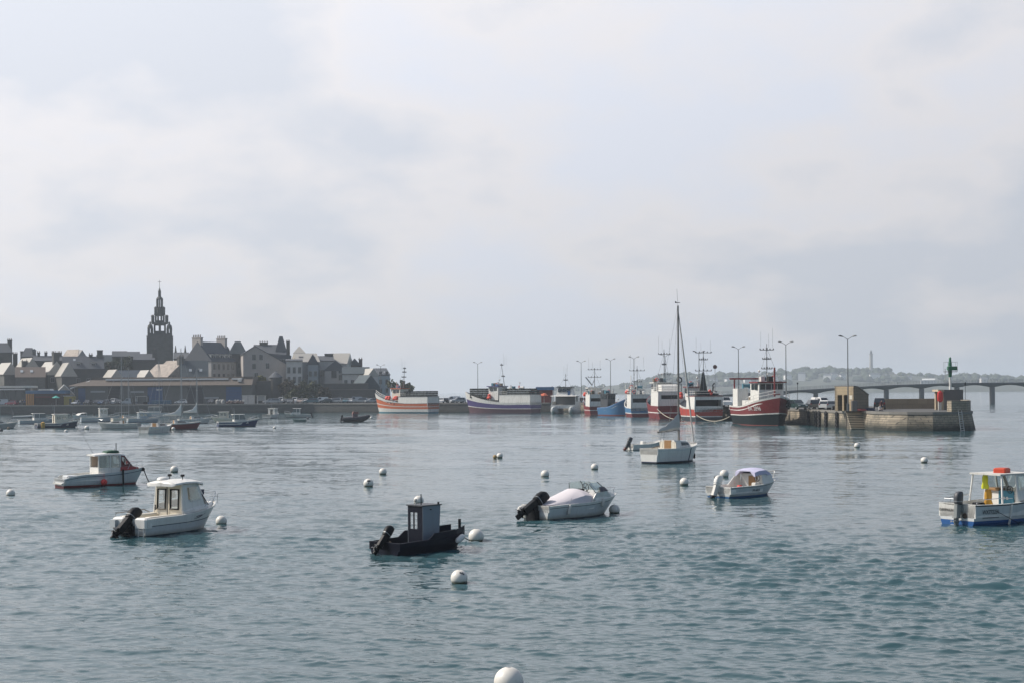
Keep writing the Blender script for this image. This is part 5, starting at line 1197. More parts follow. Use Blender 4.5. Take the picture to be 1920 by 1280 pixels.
# 7. boat with lilac canopy
e = boat('canopy_boat', 1402, 928, 50, 'white open motorboat with lilac canopy and white outboard')
sh = sheer_fn(.64, .66, .95, .3)
e.scale = (1.12, 1, .95)
H = Hull(4.5, 2.0, sh, tr=.92, ph=2.5, rake=.75); H.build(e, [(-.35, 0), (.04, 0), (.10, 0), (0, .86), (0, .91), (0, 1)], [mat('blue_antifoul', (.015, .09, .22), .6), mat('blue_antifoul' , (.015, .09, .22)), GREYHULL, DGREY, WHITE], deck=lambda t: .26 if t < .55 else sh(t) - .02, inner=WHITE)
mb = MB(); mb.prism([(.30, .62), (1.25, .80), (1.0, 1.22), (.30, 1.30)], -.82, .82, .10); mb.prism([(1.2, .8), (2.05, .88), (2.0, .98), (1.15, 1.02)], -.45, .45, .2); mb.build('cuddy_cabin', WHITE, e)
mb = MB(); mb.box(.26, .298, -.40, .18, .30, 1.16); mb.build('cabin_door', WOOD, e)
mb = MB(); mb.panel((.29, .84, .28), (.29, .20, .28), (.29, .20, 1.26), (.29, .70, 1.26), (), .04); mb.prism([(-.7, .62), (.3, .62), (.3, 1.28), (-.2, 1.12)], .80, .84); mb.build('cockpit_side', WHITE, e)
mb = MB()
rg = []
for x, w, z in ((-.20, .74, 1.50), (.1, .80, 1.60), (.6, .80, 1.62), (1.1, .68, 1.40), (1.32, .6, 1.14)):
    rg.append([(x, -w, max(z - .34, .98)), (x, -w * .96, z - .1), (x, -w * .5, z), (x, 0, z + .02), (x, w * .5, z), (x, w * .96, z - .1), (x, w, max(z - .34, .98)), (x, w * .9, max(z - .36, .97)), (x, w * .5, z - .05), (x, -w * .5, z - .05), (x, -w * .9, max(z - .36, .97))])
mb.loft(rg, True, True); mb.build('canopy', mat('lilac_canvas', (.50, .49, .64), .8, var=.08, scale=4), e, smooth=True)
mb = MB()
for sd_ in (-1, 1): mb.tube([(-.2, .74 * sd_, 1.2), (-.15, .8 * sd_, .66)], .016, 5)
mb.build('canopy_frame', STEEL, e)
wheel(e, (.16, -.55, 1.05), .19); mb = MB(); mb.rbox(-.2, .2, -.75, -.45, .26, .8, .03); mb.build('helm_seat', OFFW, e)
mb = MB(); mb.loft([[(-.42 + .0, .2, .30), (-.1, .2, .30), (-.1, .5, .30), (-.42, .5, .30)], [(-.35, .27, .62), (-.17, .27, .62), (-.17, .43, .62), (-.35, .43, .62)]], True, True); mb.build('fuel_can', BRED, e)
outboard(e, -2.22, 0, .55, R(20), WHITE, OFFW, 1.05, BLACK)
mb = MB(); mb.rbox(-2.2, -1.85, -.95, .95, .24, .50, .03); mb.build('stern_bench', WHITE, e)
mb = MB(); mb.box(-2.23, -2.21, -.62, -.42, .42, .5); mb.build('vent', BLACK, e)
rail(e, [(1.35, -.62, .95), (1.5, -.6, 1.3), (2.1, 0, 1.38), (1.5, .6, 1.3), (1.35, .62, .95)], [((2.0, 0, .95), (2.1, 0, 1.38))], .022, WHITE)
side_text(e, H, 'M 603', .42, .38, .22, DGREY)

# 8. boat at the right edge
e = boat('fishing_launch', 1880, 976, 50, 'white fishing launch with windowed shelter, blue door and red box on its roof')
sh = sheer_fn(.92, .90, 1.25, .3)
H = Hull(5.9, 2.35, sh, tr=.88, sm=.4, ph=2.4, rake=.5, f0=.86)
BLUEB = mat('bright_blue_boot', (.01, .08, .25), .5, var=.1)
H.build(e, [(-.35, 0), (.10, 0), (.20, 0), (0, .92), (0, .97), (0, 1)], [BLUEB, BLUEB, GREYHULL, BLACK, WHITE], deck=lambda t: .35 if t < .55 else sh(t) - .03, inner=WHITE)
for k, (x, y) in enumerate(((-1.0, .80), (-1.0, -.80), (-.1, .82), (-.1, -.82))): mb = MB(); mb.tube([(x - (.1 if k < 2 else 0), y * 1.15, .9), (x, y, 2.12)], .045, 6); mb.build('pillar', WHITE, e)
mb = MB(); mb.box(-1.15, 1.0, -.86, .86, 2.12, 2.19); mb.build('roof', OFFW, e)
for sd_ in (-1, 1):
    mb = MB(); c = [(-.1, .98 * sd_, .95), (1.5, .80 * sd_, 1.1), (.95, .80 * sd_, 2.12), (-.1, .84 * sd_, 2.12)]
    if sd_ < 0: mb.panel(*c, [(.08, .52, .40, .93), (.58, .90, .42, .93)], .05)
    else: mb.panel(c[1], c[0], c[3], c[2], [(.10, .42, .42, .93), (.48, .92, .40, .93)], .05)
    mb.build('side_wall', WHITE, e)
    pane(e, (.0, .93 * sd_, 1.4), (1.2, .81 * sd_, 1.5), (.92, .80 * sd_, 2.05), (.0, .85 * sd_, 2.05), CLEAR)
mb = MB(); mb.panel((1.5, -.78, 1.1), (1.5, .78, 1.1), (.95, .78, 2.12), (.95, -.78, 2.12), [(.06, .47, .35, .93), (.53, .94, .35, .93)], .05); mb.build('front_wall', WHITE, e)
pane(e, (1.35, -.7, 1.42), (1.35, .7, 1.42), (1.0, .7, 2.05), (1.0, -.7, 2.05), CLEAR, 'windscreen')
mb = MB(); mb.rbox(-.02, .06, -.62, .22, .38, 1.38, .02); mb.build('cabin_door', mat('turquoise_door', (.045, .19, .27), .6, var=.1), e)
mb = MB(); mb.ball((-.03, -.28, 1.05), .07, 8, 6, 1, .3); mb.ball((-.03, -.10, 1.05), .07, 8, 6, 1, .3); mb.build('door_emblem', OFFW, e)
mb = MB(); mb.panel((.07, .85, .4), (.07, .22, .4), (.07, .22, 1.36), (.07, .85, 1.36), (), .04); mb.build('bulkhead', WHITE, e); mb = MB(); mb.panel((.07, -.62, .4), (.07, -.88, .4), (.07, -.88, 1.36), (.07, -.62, 1.36), (), .04); mb.build('bulkhead', WHITE, e)
mb = MB(); mb.rbox(-.05, .45, .2, .8, 1.36, 1.48, .03); mb.build('dash_shelf', WOOD, e)
wheel(e, (-.1, -.5, 1.45), .16)
w = wpos(e, (-.15, -.1, 2.19)); mb = MB(); mb.rbox(-.33, .33, -.28, .28, 0, .22, .05); mb.use; o = mb.build('roof_box', mat('red_orange_plastic', (.50, .05, .015), .5, var=.1)); o.location = w; o.rotation_euler = (0, 0, R(50)); tag(o, 'flat red box lying on the roof of the fishing launch', 'box')
def oilskin(x, y, z0, z1, m, label, w_=.20):
    o = empty('oilskin', wpos(e, (x, y, z0)), R(50), label, 'oilskin'); mb = MB(); h = z1 - z0; rg = []
    for i in range(6):
        u = i / 5; k = w_ * (1 - .35 * u + .12 * math.sin(i * 2.2)); rg.append([(.07 * math.cos(a) * (1 + .3 * math.sin(3 * a + i)), k * math.sin(a), h * u) for a in [2 * PI * q / 10 for q in range(10)]])
    mb.loft(rg, True, True); mb.build('garment', m, o, smooth=True)
oilskin(-.55, .50, 1.45, 2.10, mat('hi_vis_yellow', (.62, .62, .02), .6, var=.1), 'bright yellow jacket hanging under the roof of the fishing launch', .17)
oilskin(-.45, .42, .62, 1.42, mat('orange_oilskin', (.46, .24, .02), .5, var=.2), 'orange oilskin trousers hanging below the yellow jacket', .22)
mb = MB(); mb.rbox(-1.1, -.7, .35, .8, .35, .85, .04); mb.build('gear_heap', BLACK, e)
outboard(e, -2.98, -.22, .80, R(4), DGREY, mat('grey_green_leg', (.20, .22, .22), .5), .95)
mb = MB(); mb.tube([(-2.75, .92, .95), (-2.7, .9, 1.12), (-1.6, 1.0, 1.15), (-1.0, .95, 1.2)], .015, 5); mb.tube([(-2.75, -.92, .95), (-2.7, -.9, 1.12), (-1.4, -1.05, 1.15), (-.6, -1.05, 1.12)], .015, 5); mb.tube([(-2.75, .9, 1.1), (-2.75, .3, 1.1)], .015, 5)
for x in (-2.3, -1.8): mb.tube([(x, .95, .9), (x, .95, 1.13)], .013, 4)
mb.build('stern_rail', STEEL, e)
mb = MB(); mb.box(-3.02, -2.955, -.02, .10, -.1, .92); mb.box(-3.02, -2.955, -.05, .32, -.1, .0); mb.build('rudder_stock', OFFW, e)
mb = MB(); mb.ball((-2.97, -.45, .42), .13, 10, 7, 1, .2); mb.build('exhaust_stain', mat('rust', (.06, .04, .03), .9), e)
text('name_lettering', 'CHRISPAULIN', .155, BLACK, e, (-2.972, .60, .62), (R(90), 0, R(-90)), .003, .86)
side_text(e, H, 'WX772231', .155, .58, .27, DGREY, sx=.78)
mb = MB(); q = [H.pt(.08 + .02 * i, .34, -1) for i in range(9)]; mb.tube([(x, y - .01, z) for x, y, z in q], .022, 4); mb.build('hull_stripe', DGREY, e)
mb = MB(); q = [H.pt(.36, z, -1) for z in (-.05, .3, .6, .85)]; mb.tube([(x + .02, y - .03, z) for x, y, z in q], .05, 5); mb.build('rubbing_strake', WHITE, e)
cable(wpos(e, (-1.8, -1.18, .62)), wpos(e, (-.4, -1.25, .0)), .0, 'mooring_rope', 'thin dark rope slanting down the side of the fishing launch', BLACK, .014)

# ---------------------------------------------------------------- near buoys
for px, py, dia, lab, mk in [(954, 1293, 56, 'largest white mooring buoy, cut by the bottom edge of the photo', None), (861, 1092, 32, 'white mooring buoy with dark marks, between the black workboat and the bottom edge', [(12, 46, .13), (26, 40, .12), (38, 34, .12), (34, 46, .09)]), (893, 1013, 29, 'white mooring buoy tied to the bow of the black workboat', None),
    (785, 943, 19, 'white mooring buoy showing just above the black workboat wheelhouse', None), (691, 911, 19, 'white mooring buoy with dark patch left of the black workboat', [(-8, 34, .2), (6, 36, .22), (16, 34, .18), (0, 8, .12)]), (718, 888, 14.5, 'white mooring buoy above the one with the dark patch', None), (415, 982, 21, 'white mooring buoy at the bow of the pilothouse boat', None), (327, 884, 15, 'white mooring buoy seen over the pilothouse boat roof', None),
    (20, 929, 16.5, 'white mooring buoy at the left edge below the cabin motorboat', None), (1022, 893, 16, 'white mooring buoy above the covered motorboat, lower of two', None), (1115, 879, 14, 'white mooring buoy right of the covered motorboat windscreen, farther of two', None), (1152, 961, 21, 'white mooring buoy under the bow of the covered motorboat', None),
    (1283, 908, 17, 'white mooring buoy below the white yacht', None), (1358, 893, 17, 'white mooring buoy behind the white outboard of the canopy boat', None), (1607, 838, 11, 'small white mooring buoy in open water below the hut', None), (1733, 866, 13, 'small white mooring buoy below the pier head', None), (937, 857, 11.5, 'white mooring buoy of a close pair left of the yacht', None), (928, 858, 8, 'small tan buoy beside a white one left of the yacht', None)]:
    bb = buoy(px, py, dia, lab, mk)
    if 'tan buoy' in lab: bb.children[0].data.materials[0] = mat('tan_buoy', (.36, .24, .10), .6)
mb = MB(); mb.ball((0, 0, .03), .12, 10, 6); o = mb.build('marker_float', BLACK); o.location = G(1342, 895); tag(o, 'tiny black marker float left of the canopy boat', 'float')
# ---------------------------------------------------------------- trawlers along the pier
BLUET = mat('trawler_blue', (.045, .16, .32), .5, var=.12, dirt=(.1, .12, .15), grime=.2)
PURPLE = mat('indigo_hull_paint', (.065, .045, .16), .5, var=.12, grime=.15)
MAROON = mat('purple_brown_antifoul', (.10, .045, .06), .6, var=.2, dirt=(.12, .1, .09), dirt_amt=.4)
RBROWN = mat('red_brown_antifoul', (.24, .055, .045), .65, var=.2, dirt=(.25, .15, .12), dirt_amt=.4)
TEALB = mat('teal_boot', (.05, .17, .22), .6)
TWHITE = mat('trawler_white', (.70, .69, .65), .5, var=.08, dirt=(.4, .30, .20), dirt_amt=.3, grime=.5)
NET = mat('dark_green_pots', (.022, .028, .024), .9, var=.5, scale=4, bump=.6)
SLOT = mat('dark_interior', (.012, .013, .014), .8)
RORANGE = mat('scarlet_hull', (.40, .045, .028), .5, var=.12, dirt=(.35, .12, .08), dirt_amt=.35, grime=.25)
LIFE = mat('orange_float', (.70, .07, .04), .5, var=.1)
MASTG = mat('grey_mast_paint', (.16, .165, .17), .5, var=.2)
def rigmast(e, x, z0, z1, arms, lean=0, m=None, name='mast', r=.09):
    mb = MB(); top = (x - lean, 0, z1); mb.tube([(x, 0, z0), top], [r, r * .55], 6)
    for f, w in arms:
        z = z0 + (z1 - z0) * f; xx = x - lean * f; mb.tube([(xx, -w, z), (xx, w, z)], .06, 4)
        for q in (-1, -.5, .5, 1): mb.box(xx - .08, xx + .08, q * w - .08, q * w + .08, z, z + .26)
        mb.box(xx - .12, xx + .12, -.12, .12, z, z + .35)
    mb.build(name, m or MASTG, e)
    mb = MB()
    for q, h in ((-.9, 2.0), (.9, 2.6), (.3, 1.6)): mb.tube([(x, q * max(w for _, w in arms), z1 - .6), (x, q * max(w for _, w in arms), z1 + h)], .02, 4)
    for q in (-1, 1): mb.tube([(x - lean * .9, 0, z0 + (z1 - z0) * .9), (x + 1.5, q * 2.2, z0 - 1)], .025, 4)
    mb.build('aerials', GALV, e)
def trawler(name, px, d, app, L, B, sheer, levels, mats, label, shelter=None, house=None, mast=None, tr=.88, rake=1.6, gun=None, sm=.45, f0=.82, cat='fishing boat'):
    x = XW(px, d); e = empty(name, (x, d, 0), R(app) - math.atan2(x, d), label, cat, 'fishing boats moored along the pier')
    H = Hull(L, B, sheer, tr=tr, sm=sm, pl=1.9, ph=3.0, f0=f0, rake=rake, n=23)
    H.build(e, levels, mats, gun=gun or mats[-1], inner=TWHITE, deckm=DGREY, deck=lambda t: sheer(t) - .75, wall=.12)
    if shelter:
        x1, zt, m, slot, trim = shelter; x0 = -L / 2 + .02
        mb = MB(); n = 8; A = []
        for i in range(n + 1):
            t = (x1 - x0) / L * i / n + .001; w = H.pt(t, sheer(t), 1)[1]; A.append((x0 + (x1 - x0) * i / n, w, sheer(t)))
        for sd_ in (-1, 1): mb.loft([[(p[0], p[1] * sd_, p[2] - .05), (p[0], p[1] * sd_ * .97, zt), (p[0], (p[1] - .1) * sd_ * .97, zt), (p[0], (p[1] - .1) * sd_, p[2] - .05)] for p in A], True, True)
        w = A[0][1]; z0 = A[0][2]
        hs = [(slot[0], slot[1], (slot[2] - z0) / (zt - z0), (slot[3] - z0) / (zt - z0))] if slot else []
        mb.panel((x0 + .1, w - .1, z0 - .05), (x0 + .1, -w + .1, z0 - .05), (x0 + .1, -w * .97 + .1, zt), (x0 + .1, w * .97 - .1, zt), hs, .1)
        mb.build('shelter_wall', m, e)
        mb = MB(); mb.loft([[(p[0], -p[1] * .985, zt), (p[0], p[1] * .985, zt), (p[0], p[1] * .985, zt + .14), (p[0], -p[1] * .985, zt + .14)] for p in A], True, True); mb.build('shelter_deck', trim, e)
        mb = MB(); mb.box(x0 + 2.5, x0 + 2.6, -w + .2, w - .2, z0 - .6, zt - .02); mb.build('inner_bulkhead', SLOT, e)
        mb = MB(); rz_ = zt + .14
        if not slot: A = A[-3:]; n = 2
        for h in (.45, .9): mb.tube([(A[-1][0], -A[-1][1] * .95, rz_ + h), (A[0][0] + .1, -A[0][1] * .95, rz_ + h), (A[0][0] + .1, A[0][1] * .95, rz_ + h), (A[-1][0], A[-1][1] * .95, rz_ + h)], .035, 4)
        for i in range(0, n + 1, 2):
            for sd_ in (-1, 1): mb.tube([(A[i][0] + .1, A[i][1] * .95 * sd_, rz_), (A[i][0] + .1, A[i][1] * .95 * sd_, rz_ + .9)], .03, 4)
        mb.build('guard_rail', TWHITE, e)
    if house:
        x0, x1, w, z0, z1, m, rm = house; wh_ = z1 - z0
        mb = MB(); mb.loft([[(x0, -w, z0), (x1, -w * .9, z0), (x1 + .25, -w * .9, z1 - .1), (x0, -w, z1 - .1)], [(x0, w, z0), (x1, w * .9, z0), (x1 + .25, w * .9, z1 - .1), (x0, w, z1 - .1)]], True, True); h_ = mb.build('wheelhouse', m, e)
        mb = MB(); mb.box(x0 - .3, x1 + .6, -w - .15, w + .15, z1 - .1, z1 + .12); mb.build('wheelhouse_roof', rm, h_)
        n = max(3, int(w * 2)); zz0, zz1 = z1 - .25 - min(.95, wh_ * .45), z1 - .28
        for k in range(n):
            y0 = -w * .85 + 1.7 * w * k / n; xx = x1 + .25 * (zz0 - z0) / wh_; mb = MB(); mb.loft([[(xx - .05, y0 + .06, zz0), (xx + .04, y0 + .06, zz0), (xx + .04 + .25 * (zz1 - zz0) / wh_, y0 + .06, zz1), (xx - .05, y0 + .06, zz1)], [(xx - .05, y0 + 1.7 * w / n - .06, zz0), (xx + .04, y0 + 1.7 * w / n - .06, zz0), (xx + .04 + .25 * (zz1 - zz0) / wh_, y0 + 1.7 * w / n - .06, zz1), (xx - .05, y0 + 1.7 * w / n - .06, zz1)]], True, True); mb.build('window', GLASS, h_)
        for sd_ in (-1, 1):
            for k in range(2):
                xa = x0 + (x1 - x0) * (.12 + .44 * k); mb = MB(); mb.box(xa, xa + (x1 - x0) * .34, w * .97 * sd_ - .06, w * .97 * sd_ + .06, zz0, zz1); mb.build('window', GLASS, h_)
    if mast: rigmast(e, *mast)
    return e, H
def floats(e, pts, m=None, r=.45, name='net_floats'):
    mb = MB()
    for p in pts: mb.ball(p, r, 10, 7)
    return mb.build(name, m or LIFE, e, smooth=True)
def stack(e, x0, x1, w, z0, z1, name='pot_stack', m=None, seed=1):
    rg = random.Random(seed); mb = MB(); n = max(2, int((x1 - x0) / 1.1)); rows = max(1, int((z1 - z0) / .5))
    for r_ in range(rows):
        for i in range(n):
            for j in range(4):
                a = x0 + (x1 - x0) * i / n; y = -w + 2 * w * j / 4; h = (z1 - z0) / rows
                if r_ == rows - 1 and rg.random() < .25: continue
                mb.rbox(a + .03 + rg.uniform(-.06, .06), a + (x1 - x0) / n - .05, y + .03, y + w / 2 - .04 + rg.uniform(-.05, .05), z0 + h * r_ + .02, z0 + h * (r_ + 1) - .03, .06)
    return mb.build(name, m or NET, e)
def gear(e, x0, x1, w, z, seed=1, raft=True):
    rg = random.Random(seed); X = lambda: rg.uniform(x0, x1); Y = lambda: rg.uniform(-w, w)
    if raft: x, y = X(), -w * .7; mb = MB(); mb.tube([(x - .55, y, z + .45), (x - .5, y, z + .45), (x + .5, y, z + .45), (x + .55, y, z + .45)], [.2, .32, .32, .2], 10); mb.box(x - .4, x - .3, y - .25, y + .25, z, z + .2); mb.box(x + .3, x + .4, y - .25, y + .25, z, z + .2); mb.build('liferaft_canister', WHITE, e)
    x, y = X(), Y(); mb = MB(); mb.tube([(x, y, z), (x, y, z + .7), (x + .3, y, z + .95)], [.16, .16, .24], 8); mb.build('ventilator', OFFW, e)
    x, y = X(), Y(); mb = MB(); mb.tube([(x, y - .5, z + .45), (x, y + .5, z + .45)], .3, 10); mb.box(x - .3, x + .3, y - .62, y - .5, z, z + .8); mb.box(x - .3, x + .3, y + .5, y + .62, z, z + .8); mb.build('winch', TEALB, e)
    for k in range(3): x, y, s = X(), Y(), rg.uniform(.3, .6); mb = MB(); mb.rbox(x - s, x + s, y - s * .7, y + s * .7, z, z + rg.uniform(.4, .9), .05); mb.build('deck_locker', rg.choice([DGREY, TWHITE, TIMBER, NET, BLUET]), e)
    x, y = X(), Y(); mb = MB(); mb.tube([(x, y, z), (x, y, z + 1.6)], .05, 5); mb.ball((x, y, z + 1.75), .22, 10, 6); mb.build('satellite_dome', WHITE, e)
    x = x0 + .4; mb = MB(); mb.torus((x, w * .8, z + .6), .32, .08, 'x', 14, 6); mb.build('lifebuoy', LIFE, e)
# orange trawler
sh = sheer_fn(2.9, 2.8, 5.7, .3)
e, H = trawler('trawler', 757, 408, 141, 21.5, 6.3, sh, [(-.6, 0), (.35, 0), (.7, .16), (.9, .30), (.95, .34), (1.1, .55), (1.12, .57), (0, 1)], [TEALB, TWHITE, ORANGE, TWHITE, ORANGE, BLACK, TWHITE],
    'orange and white banded trawler with red float clusters, bow to the left', (-.5, 4.6, TWHITE, None, DGREY), (-.2, 2.8, 1.9, 3.6, 7.0, CREAM, ORANGE), (.2, 6.8, 13.0, [(.55, .9), (.78, .8), (.95, .5)], .6))
stack(e, -10.4, -1, 2.8, 4.75, 6.3, seed=2); floats(e, [(3.4 + .5 * (i % 3), 2.5 - .2 * (i % 2), 4.1 + .4 * (i // 3)) for i in range(6)] + [(.2 + .5 * (i % 3), 2.9, 4.1 + .4 * (i // 3)) for i in range(5)])
mb = MB(); mb.tube([(6.5, 0, 4.6), (4.5, 0, 8.2), (3.5, 1.8, 4.2)], .07, 4); mb.tube([(4.5, 0, 8.2), (3.0, -1.8, 4.2)], .07, 4); mb.tube([(4.5, 0, 8.2), (5.5, 1.5, 4.2)], .05, 4); mb.build('fore_gallows', GALV, e)
mb = MB()
for h in (.5, 1.0): mb.tube([(4.5, 2.6, 3.9 + h), (7, 2.1, 4.6 + h), (9.4, .8, 5.4 + h), (10.4, 0, 5.7 + h)], .05, 4)
for k in range(6): t_ = .76 + .04 * k; p = H.pt(t_, sh(t_), 1); mb.tube([p, (p[0], p[1], p[2] + 1.0)], .04, 4)
mb.build('bow_rail', TWHITE, e)
mb = MB(); mb.loft([[(.3, -.02, 8.9), (.3, .02, 8.9)], [(.25, -.02, 6.8), (.25, .02, 6.8)], [(2.2, -.02, 7.1), (2.2, .02, 7.1)]], False, False); mb.build('steadying_sail', LIFE, e)
for k in range(3): mb = MB(); p = H.pt(.55 + .06 * k, sh(.55 + .06 * k) - .6, 1); mb.box(p[0] - .2, p[0] + .2, p[1] - .03, p[1] + .04, p[2] - .12, p[2] + .12); mb.build('scupper', BLACK, e)
gear(e, 1.0, 2.5, 1.4, 7.12, 11, False); gear(e, 3.5, 6.5, 1.6, 2.6, 12, False)
# indigo trawler
sh = sheer_fn(3.0, 2.9, 6.0, .3)
e, H = trawler('trawler', 937, 396, 145, 24, 6.4, sh, [(-.6, 0), (.5, .22), (.55, .25), (.8, .52), (0, 1)], [MAROON, TWHITE, PURPLE, TWHITE], 'indigo and white trawler with dark pots stacked on its bow and stern', (-2.0, 4.9, TWHITE, None, TWHITE), (-1.0, 2.2, 2.2, 3.6, 7.4, TWHITE, PURPLE), (-1.8, 6.4, 13.8, [(.5, .7), (.92, .6)], -1.2))
stack(e, 3.4, 9.0, 2.0, 4.2, 6.9, seed=3); stack(e, -11.6, -2.6, 2.8, 5.06, 6.8, seed=4); floats(e, [(1.6, 2.6, 4.3), (2.1, 2.5, 4.2), (1.8, 2.5, 4.9)]); floats(e, [(-10, -2.0, 5.9), (-10.1, -1.4, 6.3), (-10, -.9, 5.8)])
gear(e, -8, -3, 2, 6.6, 13); gear(e, -.5, 2, 1.6, 7.5, 14, False)
# passenger catamaran
x = XW(1060, 379); e = empty('passenger_catamaran', (x, 379, 0), R(-96) - math.atan2(x, 379), 'white passenger catamaran with open saloon and two grey bow bulges', 'ferry')
for s in (-1, 1):
    mb = MB(); mb.loft([[(xx, s * 2.35 + w * math.cos(a), zc + h * math.sin(a)) for a in [2 * PI * k / 10 for k in range(10)]] for xx, w, h, zc in ((-8, 1.1, 1.2, .5), (3, 1.15, 1.3, .6), (6.5, .9, 1.1, .9), (8, .25, .4, 1.3))], True, True); mb.build('hull', mat('catamaran_grey', (.42, .44, .44), .5, var=.1, grime=.3), e, smooth=True)
mb = MB(); mb.box(-8, 5.5, -3.3, 3.3, 1.4, 2.3); mb.build('bridge_deck', TWHITE, e)
mb = MB()
for y in (-3.2, 3.1): mb.box(-7.5, 4.5, y, y + .1, 2.3, 3.2)
for xx in (-7.5, -4, -.5, 3, 4.4):
    for y in (-3.2, 3.05): mb.box(xx, xx + .15, y, y + .15, 2.3, 4.6)
mb.build('saloon_wall', TWHITE, e)
mb = MB(); mb.box(-4, -3.9, -3, 3, 2.3, 4.6); mb.build('saloon_bulkhead', mat('saloon_grey', (.12, .13, .14), .4), e)
mb = MB(); mb.prism([(-8, 4.6), (4.9, 4.6), (4.6, 4.8), (-8, 4.8)], -3.4, 3.4); mb.build('upper_deck', TWHITE, e)
mb = MB(); mb.loft([[(-3, -2.4, 4.8), (2.6, -2.2, 4.8), (1.7, -1.7, 6.9), (-3, -1.9, 6.9)], [(-3, 2.4, 4.8), (2.6, 2.2, 4.8), (1.7, 1.7, 6.9), (-3, 1.9, 6.9)]], True, True); h_ = mb.build('wheelhouse', TWHITE, e)
for k in range(3): mb = MB(); y0 = -1.7 + k * 1.15; mb.loft([[(2.3, y0, 5.7), (2.4, y0, 5.7), (2.02, y0, 6.6), (1.9, y0, 6.6)], [(2.3, y0 + 1, 5.7), (2.4, y0 + 1, 5.7), (2.02, y0 + 1, 6.6), (1.9, y0 + 1, 6.6)]], True, True); mb.build('window', GLASS, h_)
mb = MB(); mb.box(-3.4, 2.4, -2.2, 2.2, 6.9, 7.1); mb.build('wheelhouse_roof', DGREY, e); rigmast(e, -1, 7, 10.6, [(.5, .5)], r=.08)
mb = MB(); mb.box(2.62, 2.7, .9, 1.6, 4.9, 6.0); mb.build('notice_board', mat('blue_door_paint' , (.016, .075, .2)), e)
# five trawlers lying stern-out
def stern_trawler(px, d, app, L, B, sh, levels, mats, label, zt, slot, house, mast, m=TWHITE, trim=TWHITE, x1=None): return trawler('trawler', px, d, app, L, B, sh, levels, mats, label, (x1 if x1 is not None else -L / 2 + 5.5, zt, m, slot, trim), house, mast, tr=.96, sm=.5, f0=.9)
sh = sheer_fn(2.1, 2.2, 4.2, .35)
e, H = stern_trawler(1113, 357, 100, 14, 4.7, sh, [(-.6, 0), (.35, 0), (.9, .1), (1.0, .12), (0, 1)], [RBROWN, RED, TWHITE, RED], 'small red trawler with pale side, farthest of the stern-on row', 5.0, (.05, .95, 3.4, 4.2), (-2.0, 1.0, 1.7, 3.2, 6.7, TWHITE, WHITE), (-1.5, 6.6, 11.6, [(.55, 1.6), (.93, 1.6)]))
gear(e, -6.5, -2.5, 1.8, 5.15, 15); gear(e, 1.5, 4, 1.2, 2.4, 16, False)
mb = MB(); mb.tube([(-1.5, 0, 8.8), (-3.5, 1.0, 7.4), (-3.6, 2.6, 9.4)], .16, 6); mb.build('derrick', GALV, e); floats(e, [(1.5, 2.0, 5.0), (1.8, 1.8, 5.3)])
sh = sheer_fn(2.1, 2.2, 4.4, .35)
e, H = stern_trawler(1191, 328, 99, 15, 4.6, sh, [(-.6, 0), (.75, 0), (.95, 0), (.2, .80), (0, 1)], [RED, TWHITE, BLUET, TWHITE], 'pale blue and white trawler with red waterline in the stern-on row', 5.0, (.08, .92, 3.3, 4.2), (-2.4, .6, 1.8, 3.4, 6.2, GALV, TWHITE), (-3.0, 6.0, 11.6, [(.35, 1.0), (.8, 1.7)]))
floats(e, [(-1, 2.1, 5.6), (-.8, 1.7, 5.9), (-1.2, 1.8, 5.4)]); gear(e, -7, -3, 1.7, 5.15, 17); gear(e, -2, .4, 1.4, 6.3, 18, False)
mb = MB(); mb.tube([(3, .5, 3), (3, .5, 9.5)], .09, 5); mb.tube([(2.6, 1.8, 3), (2.6, 1.8, 7.4), (1.6, 1.8, 7.7)], .10, 5); mb.build('white_posts', WHITE, e)
sh = sheer_fn(2.75, 2.8, 5.2, .35)
e, H = stern_trawler(1240, 303, 102, 17.5, 5.4, sh, [(-.6, 0), (1.0, .08), (1.15, .10), (0, 1), ], [RED, TWHITE, RED], 'tall red and white trawler in the middle of the stern-on row', 5.6, (.12, .98, 4.2, 5.0), (-1.5, 2.0, 1.9, 4.4, 7.6, TWHITE, TWHITE), (-3.0, 6, 14.6, [(.38, 1.3), (.62, .4), (.88, 1.2)]), x1=-2.0)
mb = MB(); mb.box(-8.7, -2.2, -2.5, 2.5, 5.72, 5.80); mb.prism([(-8.6, 5.75), (-3.0, 5.75), (-3.0, 7.3), (-7.6, 7.0)], -2.3, 1.6); mb.build('upper_house', TWHITE, e); mb = MB(); mb.tube([(-8.6, -2.4, 7.3), (-8.6, 2.6, 7.3)], .09, 5); mb.tube([(-8.6, -2.4, 5.7), (-8.6, -2.4, 7.3)], .08, 5); mb.tube([(-8.6, 2.6, 5.7), (-8.6, 2.6, 7.3)], .08, 5); mb.build('gantry', DGREY, e)
gear(e, -1.5, 2, 1.5, 7.72, 19); gear(e, 3, 5.5, 1.3, 3.0, 20, False)
mb = MB(); mb.torus((-8.62, -2.0, 8.1), .5, .14, 'x', 14, 6); mb.build('hanging_block', BLACK, e)
sh = sheer_fn(2.5, 2.6, 4.9, .35)
e, H = stern_trawler(1306, 284, 106, 17, 6.0, sh, [(-.6, 0), (.75, .0), (.9, .02), (.2, .80), (0, 1)], [DGREY, TWHITE, RORANGE, TWHITE], 'scarlet and white trawler with wide dark stern window, nearest of the stern-on row', 4.75, (.03, .97, 2.9, 4.1), (-.5, 2.5, 1.8, 4.0, 6.6, TWHITE, RED), (-5.0, 5, 13.6, [(.55, 1.6), (.8, .8), (.96, 1.6)]), trim=RED, x1=-3.0)
